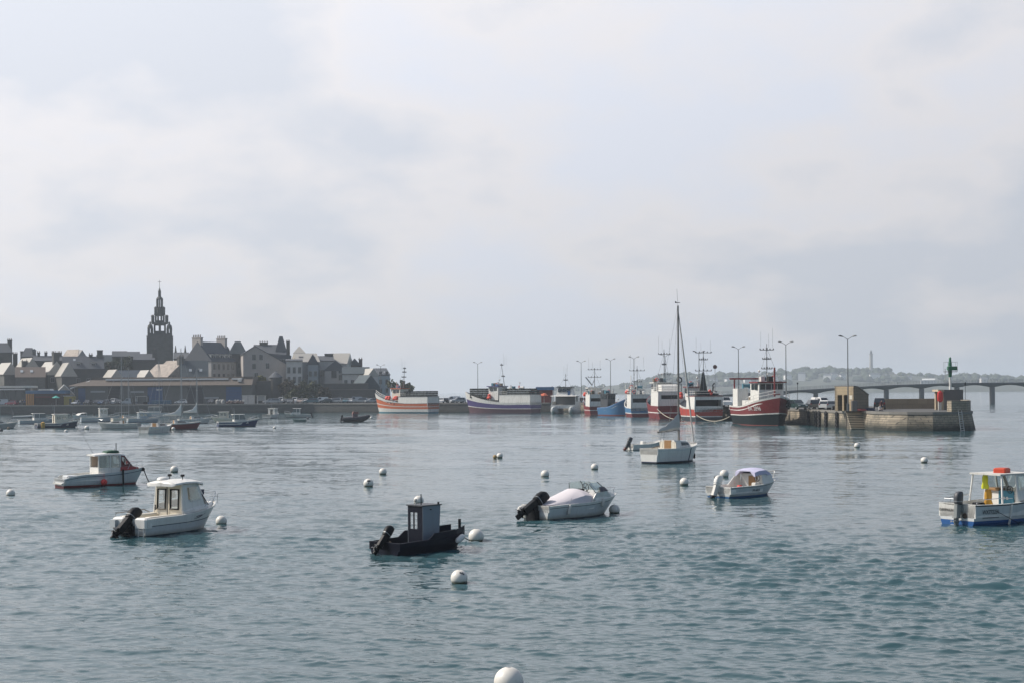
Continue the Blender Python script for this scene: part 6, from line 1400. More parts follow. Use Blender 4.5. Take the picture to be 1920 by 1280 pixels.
mb = MB(); mb.loft([[(-5.0, -.9, 4.9), (-5.0, .9, 4.9), (-4.4, .9, 4.9), (-4.4, -.9, 4.9)], [(-5.0, -.15, 9.5), (-5.0, .2, 9.5), (-4.9, .2, 9.5), (-4.9, -.15, 9.5)]], True, True); mb.build('net_bundle', NET, e)
mb = MB(); mb.tube([(-6.0, -1.6, 4.9), (-6.0, -1.6, 7.0), (-6.0, -1.9, 7.35)], .14, 6); mb.build('exhaust_pipe', BLACK, e)
gear(e, -8, -3.5, 2.2, 4.9, 21); gear(e, -.4, 2.5, 1.4, 6.75, 22, False); stack(e, -8.0, -5.5, 2.2, 4.9, 5.9, seed=6); floats(e, [(4.5, 2.0, 4.6), (5.0, 1.8, 4.8), (4.8, 1.9, 5.2)]); floats(e, [(-8.2, -.6, 5.3), (-8.2, -.3, 5.8)], r=.3)
# small blue boat, bow to the right
sh = sheer_fn(1.9, 2.0, 4.2, .3)
e, H = trawler('trawler', 1153, 341, -52, 9.6, 4.0, sh, [(-.6, 0), (.25, 0), (0, .93), (0, 1)], [RBROWN, BLUET, mat('pale_blue_capping', (.20, .32, .55), .6)], 'small blue fishing boat with raised bow between the red and pale blue trawlers', None, (-4.0, -1.5, 1.3, 1.6, 5.2, DGREY, DGREY), None, rake=1.0)
gear(e, -3.8, -1.8, 1, 5.3, 23, False); gear(e, -.8, 2.2, 1, 2.2, 24, False)
mb = MB(); mb.rbox(-4.5, -3.2, 1.0, 1.7, 1.5, 3.4, .05); mb.build('side_locker', CREAM, e); stack(e, -1, 1.2, 1.2, 1.6, 3.0, seed=8)
# large red trawler, bow towards the camera
sh = sheer_fn(3.3, 3.2, 5.0, .3); shr = lambda t: sh(t) if t > .30 else 2.4 + (sh(.3) - 2.4) * max(0, (t - .26) / .04)
e, H = trawler('trawler', 1430, 240, -71, 17.5, 6.9, sh, [(-.6, 0), (.15, 0), (.9, .22), (1.05, .23), (0, .93), (0, 1)], [RBROWN, mat('black_green_hull', (.008, .015, .017), .6, var=.3, dirt=(.06, .05, .04), dirt_amt=.2), TWHITE, RED, TWHITE], 'large dark red trawler with white wheelhouse, bow turned to the camera', None, (.6, 4.2, 2.35, 3.6, 7.2, TWHITE, RED), (2.2, 7.2, 13.6, [(.35, .9), (.60, .7), (.84, 1.15)]), tr=.9, rake=1.3, sm=.58, f0=.78)
mb = MB(); mb.box(-7.2, -4.6, -2.9, -1.0, 2.4, 6.2); mb.box(-4.6, .6, -2.2, 2.2, 2.5, 4.2); mb.build('deckhouse', TWHITE, e)
mb = MB(); mb.tube([(-7.4, -3.4, 7.9), (-7.4, 3.4, 7.9)], .16, 6); mb.tube([(-7.4, -2.6, 2.4), (-7.2, -2.6, 7.9)], .14, 6); mb.tube([(-7.4, 2.6, 2.4), (-7.2, 2.6, 7.9)], .14, 6); mb.build('gantry', RED, e)
gear(e, -4, .2, 1.7, 4.22, 25); gear(e, .8, 3.6, 1.8, 7.32, 26, False); gear(e, -7, -5, 2, 6.22, 27, False)
mb = MB(); mb.tube([(6.0, 0, 4.6), (6.0, 0, 9.6)], .16, 6); mb.tube([(6.0, -.9, 5.2), (6.0, .9, 5.2)], .08, 5); mb.build('foremast', RED, e)
mb = MB()
for s in (-1, 1):
    for h in (.5, 1.0): mb.tube([(H.pt(t_, sh(t_), s)[0], H.pt(t_, sh(t_), s)[1] - .1 * s, sh(t_) + h) for t_ in (.55, .65, .75, .85, .92, .97)], .035, 4)
    for t_ in (.55, .65, .75, .85, .92): p = H.pt(t_, sh(t_), s); mb.tube([(p[0], p[1] - .1 * s, p[2]), (p[0], p[1] - .1 * s, p[2] + 1)], .03, 4)
mb.build('bow_rail', TWHITE, e)
mb = MB(); mb.tube([(4.5, .4, 7.3), (4.5, .4, 8.5)], .06, 5); mb.box(4.3, 4.7, -.7, 1.5, 8.5, 8.65); mb.build('radar', TWHITE, e)
LETW = mat('white_lettering', (.6, .6, .58), .6)
side_text(e, H, 'BR 2896', .76, 2.85, 1.0, LETW, -1, 1.0, off=.06)
a_ = on_side(H, .80, 2.95, .06, 1); t_ = text('lettering', 'BR 2896', 1.0, LETW, e, a_[0], (R(90) - a_[2], 0, a_[1] + PI), .003)
for px0, px1, d0, s_ in ((1297, 1330, 262, 1),): pass
cable(Vector((XW(1232, 290), 290, 2.2)), Vector((XW(1268, 276), 276, .35)), .5, 'mooring_rope', 'pale mooring rope sagging from the middle red trawler stern', ROPE, .07)
cable(Vector((XW(1303, 270), 268, 1.3)), Vector((XW(1368, 250), 250, 1.3)), 1.0, 'mooring_rope', 'pale mooring rope sagging between the scarlet and the large red trawler', ROPE, .07)
cable(wpos(e, (7.8, 1.2, 4.6)), Vector((XW(1489, 236), 236, 2.9)), .2, 'mooring_rope', 'bow rope of the large red trawler running to the pier', ROPE, .05)

# ---------------------------------------------------------------- small boats moored in the middle distance
def yacht(px, py, app, L, B, hullm, ytop, label, cover=None, name='moored_yacht', house=True, fb=.95, mast_x=.4):
    g = G(px, py); e = empty(name, (g.x, g.y, 0), R(app) - math.atan2(g.x, g.y), label, 'sailing boat', 'small boats moored before the town')
    sh = sheer_fn(fb, fb * .95, fb * 1.25, .35); H = Hull(L, B, sh, tr=.72, sm=.45, pl=1.8, ph=2.2, f0=.8, rake=.8, n=13)
    H.build(e, [(-.4, 0), (.08, 0), (0, .85), (0, 1)], [DGREY, hullm, TWHITE], deck=lambda t: .55 if t < .35 else sh(t) - .03, inner=CREAM, deckm=OFFW)
    if house:
        mb = MB(); mb.prism([(-.9, fb - .1), (1.6, fb), (1.2, fb + .32), (-.9, fb + .5)], -.72, .72, .12); mb.build('coachroof', TWHITE, e)
        mb = MB(); mb.box(-.95, -.905, -.32, .32, .6, fb + .48); mb.build('hatch', WOOD, e)
        mb = MB(); mb.prism([(-.4, fb + .12), (1.0, fb + .14), (.8, fb + .28), (-.4, fb + .34)], -.735, .735); mb.build('cabin_window', GLASS, e)
    zt = ZW(ytop, g.y, px); mb = MB(); mb.tube([(mast_x, 0, fb), (mast_x, 0, zt)], [.06, .04], 6); mb.tube([(mast_x, -.5, zt * .6), (mast_x, .5, zt * .6)], .03, 4); mb.build('mast', GALV, e)
    mb = MB()
    for s in (-1, 1): mb.tube([(mast_x - .1, s * B * .45, fb), (mast_x, s * .5, zt * .6), (mast_x, 0, zt - .2)], .018, 4)
    mb.tube([(L * .47, 0, fb * 1.25), (mast_x, 0, zt - .4)], .018, 4); mb.tube([(-L * .48, 0, fb), (mast_x, 0, zt - .05)], .018, 4); mb.build('rigging', GALV, e)
    mb = MB(); mb.tube([(mast_x, 0, fb + 1.2), (-L * .40, 0, fb + 1.1)], .05, 5); mb.build('boom', GALV, e)
    if cover: mb = MB(); mb.loft([[(mast_x - .05 - (L * .4) * u, w * math.cos(a), fb + 1.2 + .05 + hh * .5 + hh * .55 * math.sin(a)) for a in [2 * PI * k / 8 for k in range(8)]] for u, w, hh in ((0, .14, 2.0), (.12, .14, 1.3), (.35, .15, .6), (.7, .13, .35), (1.0, .08, .2))], True, True); mb.build('sail_cover', cover, e, smooth=True)
    rail(e, [(L * .33, -.6, fb * 1.1), (L * .36, -.55, fb * 1.1 + .5), (L * .5, 0, fb * 1.25 + .5), (L * .36, .55, fb * 1.1 + .5), (L * .33, .6, fb * 1.1)], [((L * .48, 0, fb), (L * .5, 0, fb * 1.25 + .5))], .02)
    return e
def motorboat(px, py, app, L, B, hullm, label, cab=None, fb=.8, stripe=None, ob=False, cabm=None, roofm=None, mastz=0, name='moored_boat', bow=1.5, extra=None, boot=None):
    """cab = (x0, x1, half width, height above deck, kind) kind: 'box' open-backed wheelhouse, 'cuddy' sloped, 'hard' hardtop with glass"""
    g = G(px, py); e = empty(name, (g.x, g.y, 0), R(app) - math.atan2(g.x, g.y), label, 'boat', 'small boats moored before the town')
    sh = sheer_fn(fb, fb, fb * bow, .35); H = Hull(L, B, sh, tr=.9, ph=2.5, rake=.7, n=13)
    H.build(e, [(-.35, 0), (.1, 0), (0, .80), (0, .90), (0, 1)], [boot or DGREY, hullm, stripe or hullm, TWHITE], deck=lambda t: .4 if t < .55 else sh(t) - .05, inner=OFFW)
    cm = cabm or TWHITE
    if cab:
        x0, x1, w, h, kind = cab; z0 = .42; z1 = fb + h
        if kind == 'box':
            mb = MB(); mb.panel((x0, w, z0), (x0, -w, z0), (x0, -w, z1), (x0, w, z1), [(.32, .68, .02, .9)], .05); mb.panel((x1, -w, z0), (x1, w, z0), (x1 - .1, w, z1), (x1 - .1, -w, z1), [(.08, .46, .58, .9), (.54, .92, .58, .9)], .05)
            for s in (-1, 1): c = [(x0, w * s, z0), (x1, w * s, z0), (x1 - .1, w * s, z1), (x0, w * s, z1)]; mb.panel(*(c if s < 0 else (c[1], c[0], c[3], c[2])), [(.12, .45, .56, .88), (.55, .88, .56, .88)], .05)
            k_ = mb.build('wheelhouse', cm, e); mb = MB(); mb.rbox(x0 - .15, x1 + .2, -w - .08, w + .08, z1, z1 + .08, .03); mb.build('roof', roofm or TWHITE, e)
            mb = MB()
            for s in (-1, 1): mb.box(x0 + .1, x1 - .15, s * w * .96 - .01, s * w * .96 + .01, z0 + (z1 - z0) * .5, z1 - .1)
            mb.build('window_glass', SMOKE, k_)
        elif kind == 'cuddy':
            mb = MB(); mb.prism([(x0, fb - .1), (x1, fb + .05), (x1 - (x1 - x0) * .35, z1 - .15), (x0, z1)], -w, w, .12); mb.build('cuddy', cm, e)
            mb = MB(); a = x1 - (x1 - x0) * .35; mb.prism([(x0 + .1, z1 - .55), (a + .25, z1 - .55), (a - .05, z1 - .2), (x0 + .1, z1 - .12)], -w * .97, w * .97, .03); mb.build('cabin_window', GLASS, e)
        else:
            mb = MB(); mb.prism([(x0, z0), (x1 + .5, z0 + .2), (x1, z0 + (z1 - z0) * .5), (x0, z0 + (z1 - z0) * .5)], -w, w); mb.build('cabin_base', cm, e)
            mb = MB(); mb.prism([(x0 + .05, z0 + (z1 - z0) * .5), (x1 - .02, z0 + (z1 - z0) * .5), (x1 - .45, z1), (x0 + .05, z1)], -w * .95, w * .95, .04); mb.build('glazing', glassmat('pale_boat_glass', (.10, .13, .14), .15), e)
            mb = MB(); mb.rbox(x0 - .25, x1 - .2, -w, w, z1, z1 + .09, .03); mb.build('roof', roofm or TWHITE, e)
            mb = MB()
            for x in (x0, (x0 + x1) / 2 - .2):
                for s in (-1, 1): mb.box(x, x + .08, s * w * .96 - .03, s * w * .96 + .03, z0 + (z1 - z0) * .5, z1)
            mb.build('pillar', cm, e)
        if mastz: mb = MB(); mb.tube([(x0 + .2, 0, z1), (x0 + .1, 0, z1 + mastz)], .035, 5); mb.tube([(x0 + .2, .3, z1), (x0 - .3, .5, z1 + mastz * 1.3)], .015, 4); mb.build('mast_post', GALV, e)
    if ob: outboard(e, -L / 2, 0, fb * .7, R(20), BLACK, BLACK, 1.0)
    rail(e, [(L * .25, -B * .33, fb * 1.2), (L * .28, -B * .3, fb * 1.2 + .4), (L * .48, 0, fb * bow + .45), (L * .28, B * .3, fb * 1.2 + .4), (L * .25, B * .33, fb * 1.2)], [((L * .46, 0, fb), (L * .48, 0, fb * bow + .45))], .02)
    return e
PBLUE = mat('pale_blue_gelcoat', (.37, .43, .47), .4, var=.08, grime=.2)
GREYB = mat('worn_grey_hull', (.42, .42, .40), .5, var=.15, grime=.35)
yacht(-6, 803, 20, 7.5, 2.5, GREYB, 700, 'grey yacht cut off by the left edge, only its bow in view')
motorboat(70, 794, 10, 7.2, 2.5, PBLUE, 'pale blue-grey boat with white flat canopy, leftmost of the whole boats', (-.8, 1.6, .95, 1.3, 'hard'))
e = motorboat(108, 801, 14, 7.6, 2.6, NAVY, 'navy fishing boat with cream wheelhouse and yellow barrel float at its stern', (-.7, 1.7, .95, 1.55, 'box'), .85, WHITE, cabm=CREAM, mastz=1.6, bow=1.7)
w = wpos(e, (-2.9, -1.35, .55)); mb = MB(); mb.lathe([(.05, -.6), (.36, -.45), (.36, .45), (.05, .6)], n=12); o = mb.build('barrel_float', mat('ochre_float', (.50, .30, .06), .5, var=.15), smooth=True); o.location = w; tag(o, 'ochre barrel float hung at the stern of the navy fishing boat', 'float')
motorboat(156, 785, -150, 6, 2.4, WHITE, 'white half-covered boat with dark outboard, behind the two-cabin boat', (-.5, 1.8, .95, .8, 'cuddy'), .75, ob=True)
motorboat(188, 790, 8, 8.2, 2.7, PBLUE, 'pale blue boat with tall white wheelhouse and low cabin in front', (-.2, 1.5, .95, 1.9, 'box'), .95, mastz=.5)
yacht(222, 803, 158, 7.4, 2.6, GREYB, 668, 'weathered grey yacht with bow to the left and twin stays', mast_x=-.6)
yacht(238, 790, 20, 6.6, 2.3, CREAM, 690, 'cream yacht half hidden behind the weathered grey one', fb=.9)
motorboat(270, 791, 12, 7.0, 2.5, PBLUE, 'pale blue boat with boxy blue wheelhouse', (-1.2, .8, .95, 1.2, 'box'), .85, cabm=PBLUE)
motorboat(289, 781, 170, 7.6, 2.8, PBLUE, 'white cabin cruiser with swept hardtop behind the boxy blue boat', (-1.6, 1.6, 1.0, 1.5, 'hard'), 1.1)
yacht(296, 811, 55, 7.2, 2.7, TWHITE, 676, 'white yacht seen from the stern, its mast crossing the warehouse', fb=1.05)
yacht(336, 804, 14, 7.6, 2.5, mat('brick_red_hull', (.17, .03, .028), .5, var=.15), 652, 'brick-red yacht with white furled sail', WHITE, fb=1.05)
yacht(366, 793, 16, 6.8, 2.4, TWHITE, 690, 'white yacht behind the bow of the brick-red one', WHITE)
motorboat(424, 790, 172, 6.2, 2.4, CREAM, 'cream boat with small boxy cabin behind the navy launch', (-.4, 1.4, .85, 1.3, 'box'), .75, cabm=CREAM)
motorboat(447, 799, 10, 7.4, 2.6, mat('royal_navy_hull', (.02, .04, .12), .4, var=.12), 'navy launch with white superstructure and white patch on its side', (-.9, 1.2, 1.0, 1.2, 'hard'), .95, WHITE, mastz=1.2, bow=1.6)
motorboat(510, 783, 66, 6.4, 2.6, OFFW, 'white angling boat seen from astern before the car park', (-.3, 1.4, .9, 1.4, 'box'), .9, mastz=1.0)
motorboat(558, 782, 176, 6.4, 2.4, GREYB, 'grey-green boat with glazed cabin and outboard at its right', (-.6, 1.3, .95, 1.35, 'hard'), .8, ob=True)
e = boat('rowing_dinghy', 561, 790, 186, 'small upturned-looking green dinghy moored on its own', 'dinghy', 'small boats moored before the town'); e.rotation_euler.z = R(178)
Hd = Hull(2.9, 1.3, sheer_fn(.45, .45, .6), tr=.85, rake=.35, n=11); Hd.build(e, [(-.2, 0), (0, 1)], [mat('grey_green_hull', (.13, .19, .18), .5)], deck=lambda t: .3, inner=mat('grey_green_hull' , (.13, .19, .18)))
mb = MB(); mb.box(-.3, 0, -.55, .55, .36, .4); mb.build('thwart', TIMBER, e)
e['label'] = 'small grey-green rowing dinghy moored below the glazed boat'
# dark RIB
e = boat('rigid_inflatable', 666, 790, 12, 'dark inflatable boat with central console and folded red cover', 'inflatable boat', 'small boats moored before the town')
TUBE = mat('dark_hypalon', (.035, .036, .045), .6, var=.2, dirt=(.15, .1, .09), dirt_amt=.3)
for s in (-1, 1): mb = MB(); mb.tube([(-3.6, s * 1.1, .65), (-3.0, s * 1.15, .65), (0, s * 1.2, .72), (2.2, s * .95, .95), (3.3, s * .35, 1.25), (3.55, 0, 1.3)], [.24, .46, .50, .46, .40, .36], 10); mb.build('tube', TUBE, e, smooth=True)
mb = MB(); mb.loft([[(-3.2, -1, .3), (-3.2, 1, .3), (-3.2, .1, -.3), (-3.2, -.1, -.3)], [(1.5, -.9, .35), (1.5, .9, .35), (1.5, .1, -.25), (1.5, -.1, -.25)], [(3.3, -.1, .8), (3.3, .1, .8), (3.3, .05, .6), (3.3, -.05, .6)]], True, True); mb.build('hull', DGREY, e)
mb = MB(); mb.rbox(-.7, .6, -.55, .55, .35, 1.9, .06); mb.build('console', mat('mauve_grey', (.13, .09, .10), .6), e); mb = MB(); mb.prism([(-.8, 1.9), (1.0, 1.9), (.7, 2.4), (-.5, 2.5)], -.5, .5, .1); mb.build('folded_cover', mat('faded_red_canvas', (.20, .09, .07), .8), e)
mb = MB(); e.scale = (.8, .8, .85); mb.tube([(.1, 0, 1.9), (.1, 0, 3.0)], .03, 4); mb.build('antenna', BLACK, e); mb = MB(); mb.rbox(-2.2, -1.2, -.5, .5, .35, 1.0, .05); mb.build('jockey_seat', BLACK, e); outboard(e, -3.3, 0, .8, R(10), BLACK, BLACK, 1.2)
e = boat('rigid_inflatable', 48, 783, 5, 'pale low inflatable alongside the quay at far left', 'inflatable boat', 'small boats moored before the town')
for s in (-1, 1): mb = MB(); mb.tube([(-3.2, s * .9, .35), (0, s * .95, .38), (2.2, s * .7, .5), (3.0, 0, .7)], [.2, .26, .26, .2], 8); mb.build('tube', mat('pale_hypalon', (.42, .43, .42), .6), e, smooth=True)
mb = MB(); mb.box(-3, 2, -.75, .75, .05, .2); mb.build('floor', DGREY, e); outboard(e, -3.0, 0, .6, R(15), DGREY, DGREY, .9)
for px, py, dia, lab, m in [(124, 810, 7, 'small weathered buoy below the navy fishing boat', None), (163, 804, 9, 'white-topped dark buoy right of the navy fishing boat', None), (143, 798, 5, 'small dark buoy at the bow of the navy fishing boat', DGREY), (16, 804, 6, 'small brown buoy near the left edge', TIMBER), (2, 808, 7, 'dark buoy at the left edge', DGREY), (252, 800, 6, 'small dark buoy right of the weathered grey yacht', DGREY),
    (325, 805, 7, 'white buoy against the brick-red yacht side', None), (361, 803, 7, 'dark buoy at the bow of the brick-red yacht', DGREY), (515, 803, 6, 'white-topped buoy in open water below the angling boat', None), (530, 803, 3, 'tiny buoy right of the white-topped one below the angling boat', None), (411, 795, 5, 'white buoy at the stern of the navy launch', None), (577, 785, 5, 'dark buoy right of the green dinghy', DGREY), (696, 784, 5, 'pale buoy right of the dark inflatable', None), (395, 779, 2.5, 'tiny dark float left of the cream boat', DGREY), (401, 778, 2.5, 'tiny dark float nearest the cream boat', DGREY)]:
    buoy(px, py, dia, lab, None, 'small buoys before the town', m=m)
# ---------------------------------------------------------------- lamps, cars, hut, beacon, people on the quay
LAMPM = mat('lamp_steel', (.14, .15, .155), .5, metal=.3, var=.15)
def street_lamp(proto=[None]):
    if proto[0] is None:
        e = empty('street_lamp', (0, 0, 0), 0); e['category'] = 'street lamp'; e['group'] = 'double-headed lamps along the quay'
        mb = MB(); mb.tube([(0, 0, 0), (0, 0, 1.2), (0, 0, 10.6)], [.14, .10, .065], 8); mb.box(-.16, .16, -.14, .14, 0, 1.1); mb.build('pole', LAMPM, e)
        for s in (-1, 1):
            mb = MB(); mb.tube([(0, 0, 10.5), (s * .35, 0, 10.75), (s * .75, 0, 10.95)], .04, 6); a = mb.build('arm', LAMPM, e)
            mb = MB(); mb.loft([[(s * xx, w * math.cos(q), z + h * math.sin(q)) for q in [2 * PI * k / 8 for k in range(8)]] for xx, w, h, z in ((.7, .06, .05, 10.95), (.85, .15, .10, 11.0), (1.15, .17, .12, 11.06), (1.38, .08, .05, 11.05))], True, True); mb.build('lamp_head', mat('lamp_head_dark', (.06, .062, .065), .4) if s < 0 else mat('lamp_head_pale', (.30, .30, .29), .4), a, smooth=True)
        proto[0] = e; return e
    return copy_tree(proto[0])
for px, d, top, lab in [(1590, 212, 628.5, 'double street lamp beside the small hut, tallest in view'), (1474, 250, 639.5, 'double street lamp behind the bow of the large red trawler'), (1385, 280, 648.5, 'double street lamp behind the wheelhouse of the large red trawler'), (1311, 310, 657, 'double street lamp just right of the yacht mast'), (1247.5, 336, 663, 'double street lamp above the middle red trawler mast'), (1189, 362, 667.5, 'double street lamp above the pale blue trawler'), (1145, 385, 671.5, 'double street lamp above the small red and blue boats'), (1090, 405, 675.5, 'double street lamp between the catamaran and the first red trawler'), (896, 416, 678, 'double street lamp above the indigo trawler bow'), (714, 436, 682.5, 'double street lamp at the end of the town, left of the orange trawler'), (368, 437, 690.5, 'double street lamp in front of the warehouse')]:
    e = street_lamp(); e.location = (XW(px, d), d, QZ); z = ZW(top, d, px) - QZ; e.scale = (1, 1, z / 11.15); e['label'] = lab; e.rotation_euler = (0, 0, R(4))

def car_proto(kind):
    """cars 4.1 m long, facing +x"""
    e = empty({'hatch': 'hatchback_car', 'van': 'delivery_van', 'estate': 'estate_car'}[kind], (0, 0, 0)); e['category'] = 'van' if kind == 'van' else 'car'
    if kind == 'van': L, h, prof = 4.6, 1.95, [(-2.3, .35), (-2.3, 1.85), (-2.2, 1.95), (.7, 1.95), (1.35, 1.2), (2.25, 1.0), (2.3, .35)]; win = [(-.05, 1.25), (.62, 1.25), (1.15, 1.22), (.62, 1.78), (-.05, 1.78)]
    elif kind == 'estate': L, h, prof = 4.6, 1.62, [(-2.3, .35), (-2.3, .9), (-2.05, 1.5), (-1.85, 1.6), (.2, 1.62), (1.0, 1.05), (2.1, .88), (2.3, .6), (2.3, .35)]; win = [(-1.95, 1.02), (.85, 1.02), (.18, 1.5), (-1.75, 1.5)]
    else: L, h, prof = 3.9, 1.5, [(-1.95, .35), (-1.95, .85), (-1.6, 1.42), (-1.4, 1.5), (.05, 1.5), (.85, .98), (1.75, .82), (1.95, .6), (1.95, .35)]; win = [(-1.5, .98), (.7, .98), (.03, 1.4), (-1.33, 1.4)]
    w = .85; mb = MB(); k = lambda z: w - .17 * max(0, (z - .85) / .7)
    n = len(prof); mb.loft([[(x, -k(z), z) for x, z in prof], [(x, -k(z) * .8, z + .0) for x, z in prof], [(x, k(z) * .8, z) for x, z in prof], [(x, k(z), z) for x, z in prof]], True, True); mb.build('body', TWHITE, e)
    for s in (-1, 1): mb = MB(); mb.loft([[(x, s * (k(z) - .02), z) for x, z in win], [(x, s * (k(z) + .012), z) for x, z in win]], True, True); mb.build('side_window', TGLASS, e)
    # windscreen, rear window
    def scr(a, b_, ins, nm):
        mb = MB(); (xa, za), (xb, zb) = a, b_; sg = 1 if xa > 0 or nm == 'windscreen' else -1
        f = lambda u: (xa + (xb - xa) * u, za + (zb - za) * u)
        p, q = f(.1), f(.88); o = .015 * sg
        mb.loft([[(p[0] + o, -k(p[1]) + ins, p[1] + .012), (p[0] + o, k(p[1]) - ins, p[1] + .012), (q[0] + o, k(q[1]) - ins, q[1] + .012), (q[0] + o, -k(q[1]) + ins, q[1] + .012)], [(p[0] - o, -k(p[1]) + ins, p[1] - .02), (p[0] - o, k(p[1]) - ins, p[1] - .02), (q[0] - o, k(q[1]) - ins, q[1] - .02), (q[0] - o, -k(q[1]) + ins, q[1] - .02)]], True, True); mb.build(nm, TGLASS, e)
    if kind == 'van': scr((1.35, 1.2), (.7, 1.95), .08, 'windscreen'); scr((-2.3, 1.1), (-2.29, 1.8), .1, 'rear_window')
    elif kind == 'estate': scr((1.0, 1.05), (.2, 1.62), .08, 'windscreen'); scr((-2.3, .95), (-2.05, 1.5), .08, 'rear_window')
    else: scr((.85, .98), (.05, 1.5), .08, 'windscreen'); scr((-1.95, .85), (-1.6, 1.42), .08, 'rear_window')
    for x in (-L * .31, L * .32):
        for s in (-1, 1):
            mb = MB(); mb.use(RUBBER); rg = lambda r, y: [(x + r * math.cos(2 * PI * j / 14), y, .31 + r * math.sin(2 * PI * j / 14)) for j in range(14)]
            mb.loft([rg(.31, s * .68), rg(.31, s * .87)], True, True); mb.use(GALV); mb.loft([rg(.19, s * .86), rg(.17, s * .885)], True, True); mb.build('wheel', None, e)
    for s in (-1, 1):
        mb = MB(); mb.box(L / 2 - .12, L / 2 + .01, s * .62 - .14, s * .62 + .14, .62, .76); mb.build('headlight', mat('headlamp', (.6, .62, .62), .1), e)
        mb = MB(); mb.box(-L / 2 - .01, -L / 2 + .08, s * .70 - .08, s * .70 + .08, .75, 1.0); mb.build('tail_light', mat('tail_lamp', (.25, .01, .01), .2), e)
    return e
CARC = {'white': mat('car_white', (.72, .72, .70), .25, var=.03, coat=.5), 'silver': mat('car_silver', (.33, .35, .36), .3, metal=.5, var=.03, coat=.5), 'grey': mat('car_grey', (.13, .14, .15), .3, metal=.3, coat=.5), 'black': mat('car_black', (.012, .014, .018), .2, coat=.6), 'blue': mat('car_blue', (.02, .05, .11), .25, coat=.5), 'red': mat('car_red', (.22, .03, .05), .25, coat=.5), 'green': mat('car_dark_green', (.02, .045, .045), .25, coat=.5), 'beige': mat('car_beige', (.35, .27, .23), .3, coat=.4), 'teal': mat('car_teal', (.03, .11, .14), .3, coat=.4)}
PROTO = {}
def car(kind, col, px, d, rz, label, group='cars parked along the quay'):
    if kind not in PROTO: e = PROTO[kind] = car_proto(kind)
    else: e = copy_tree(PROTO[kind])
    e.location = (XW(px, d), d, QZ + .01); e.rotation_euler = (0, 0, rz); e['label'] = label; e['group'] = group
    for ch in kids(e):
        if ch.name.startswith('body'): ch.material_slots[0].link = 'OBJECT'; ch.material_slots[0].material = CARC[col]
        if ch.name.startswith('body') and col != 'white': ch['label'] = col + ' bodywork'
    return e
FR, BK, LF, RT = R(-90), R(90), R(180), 0
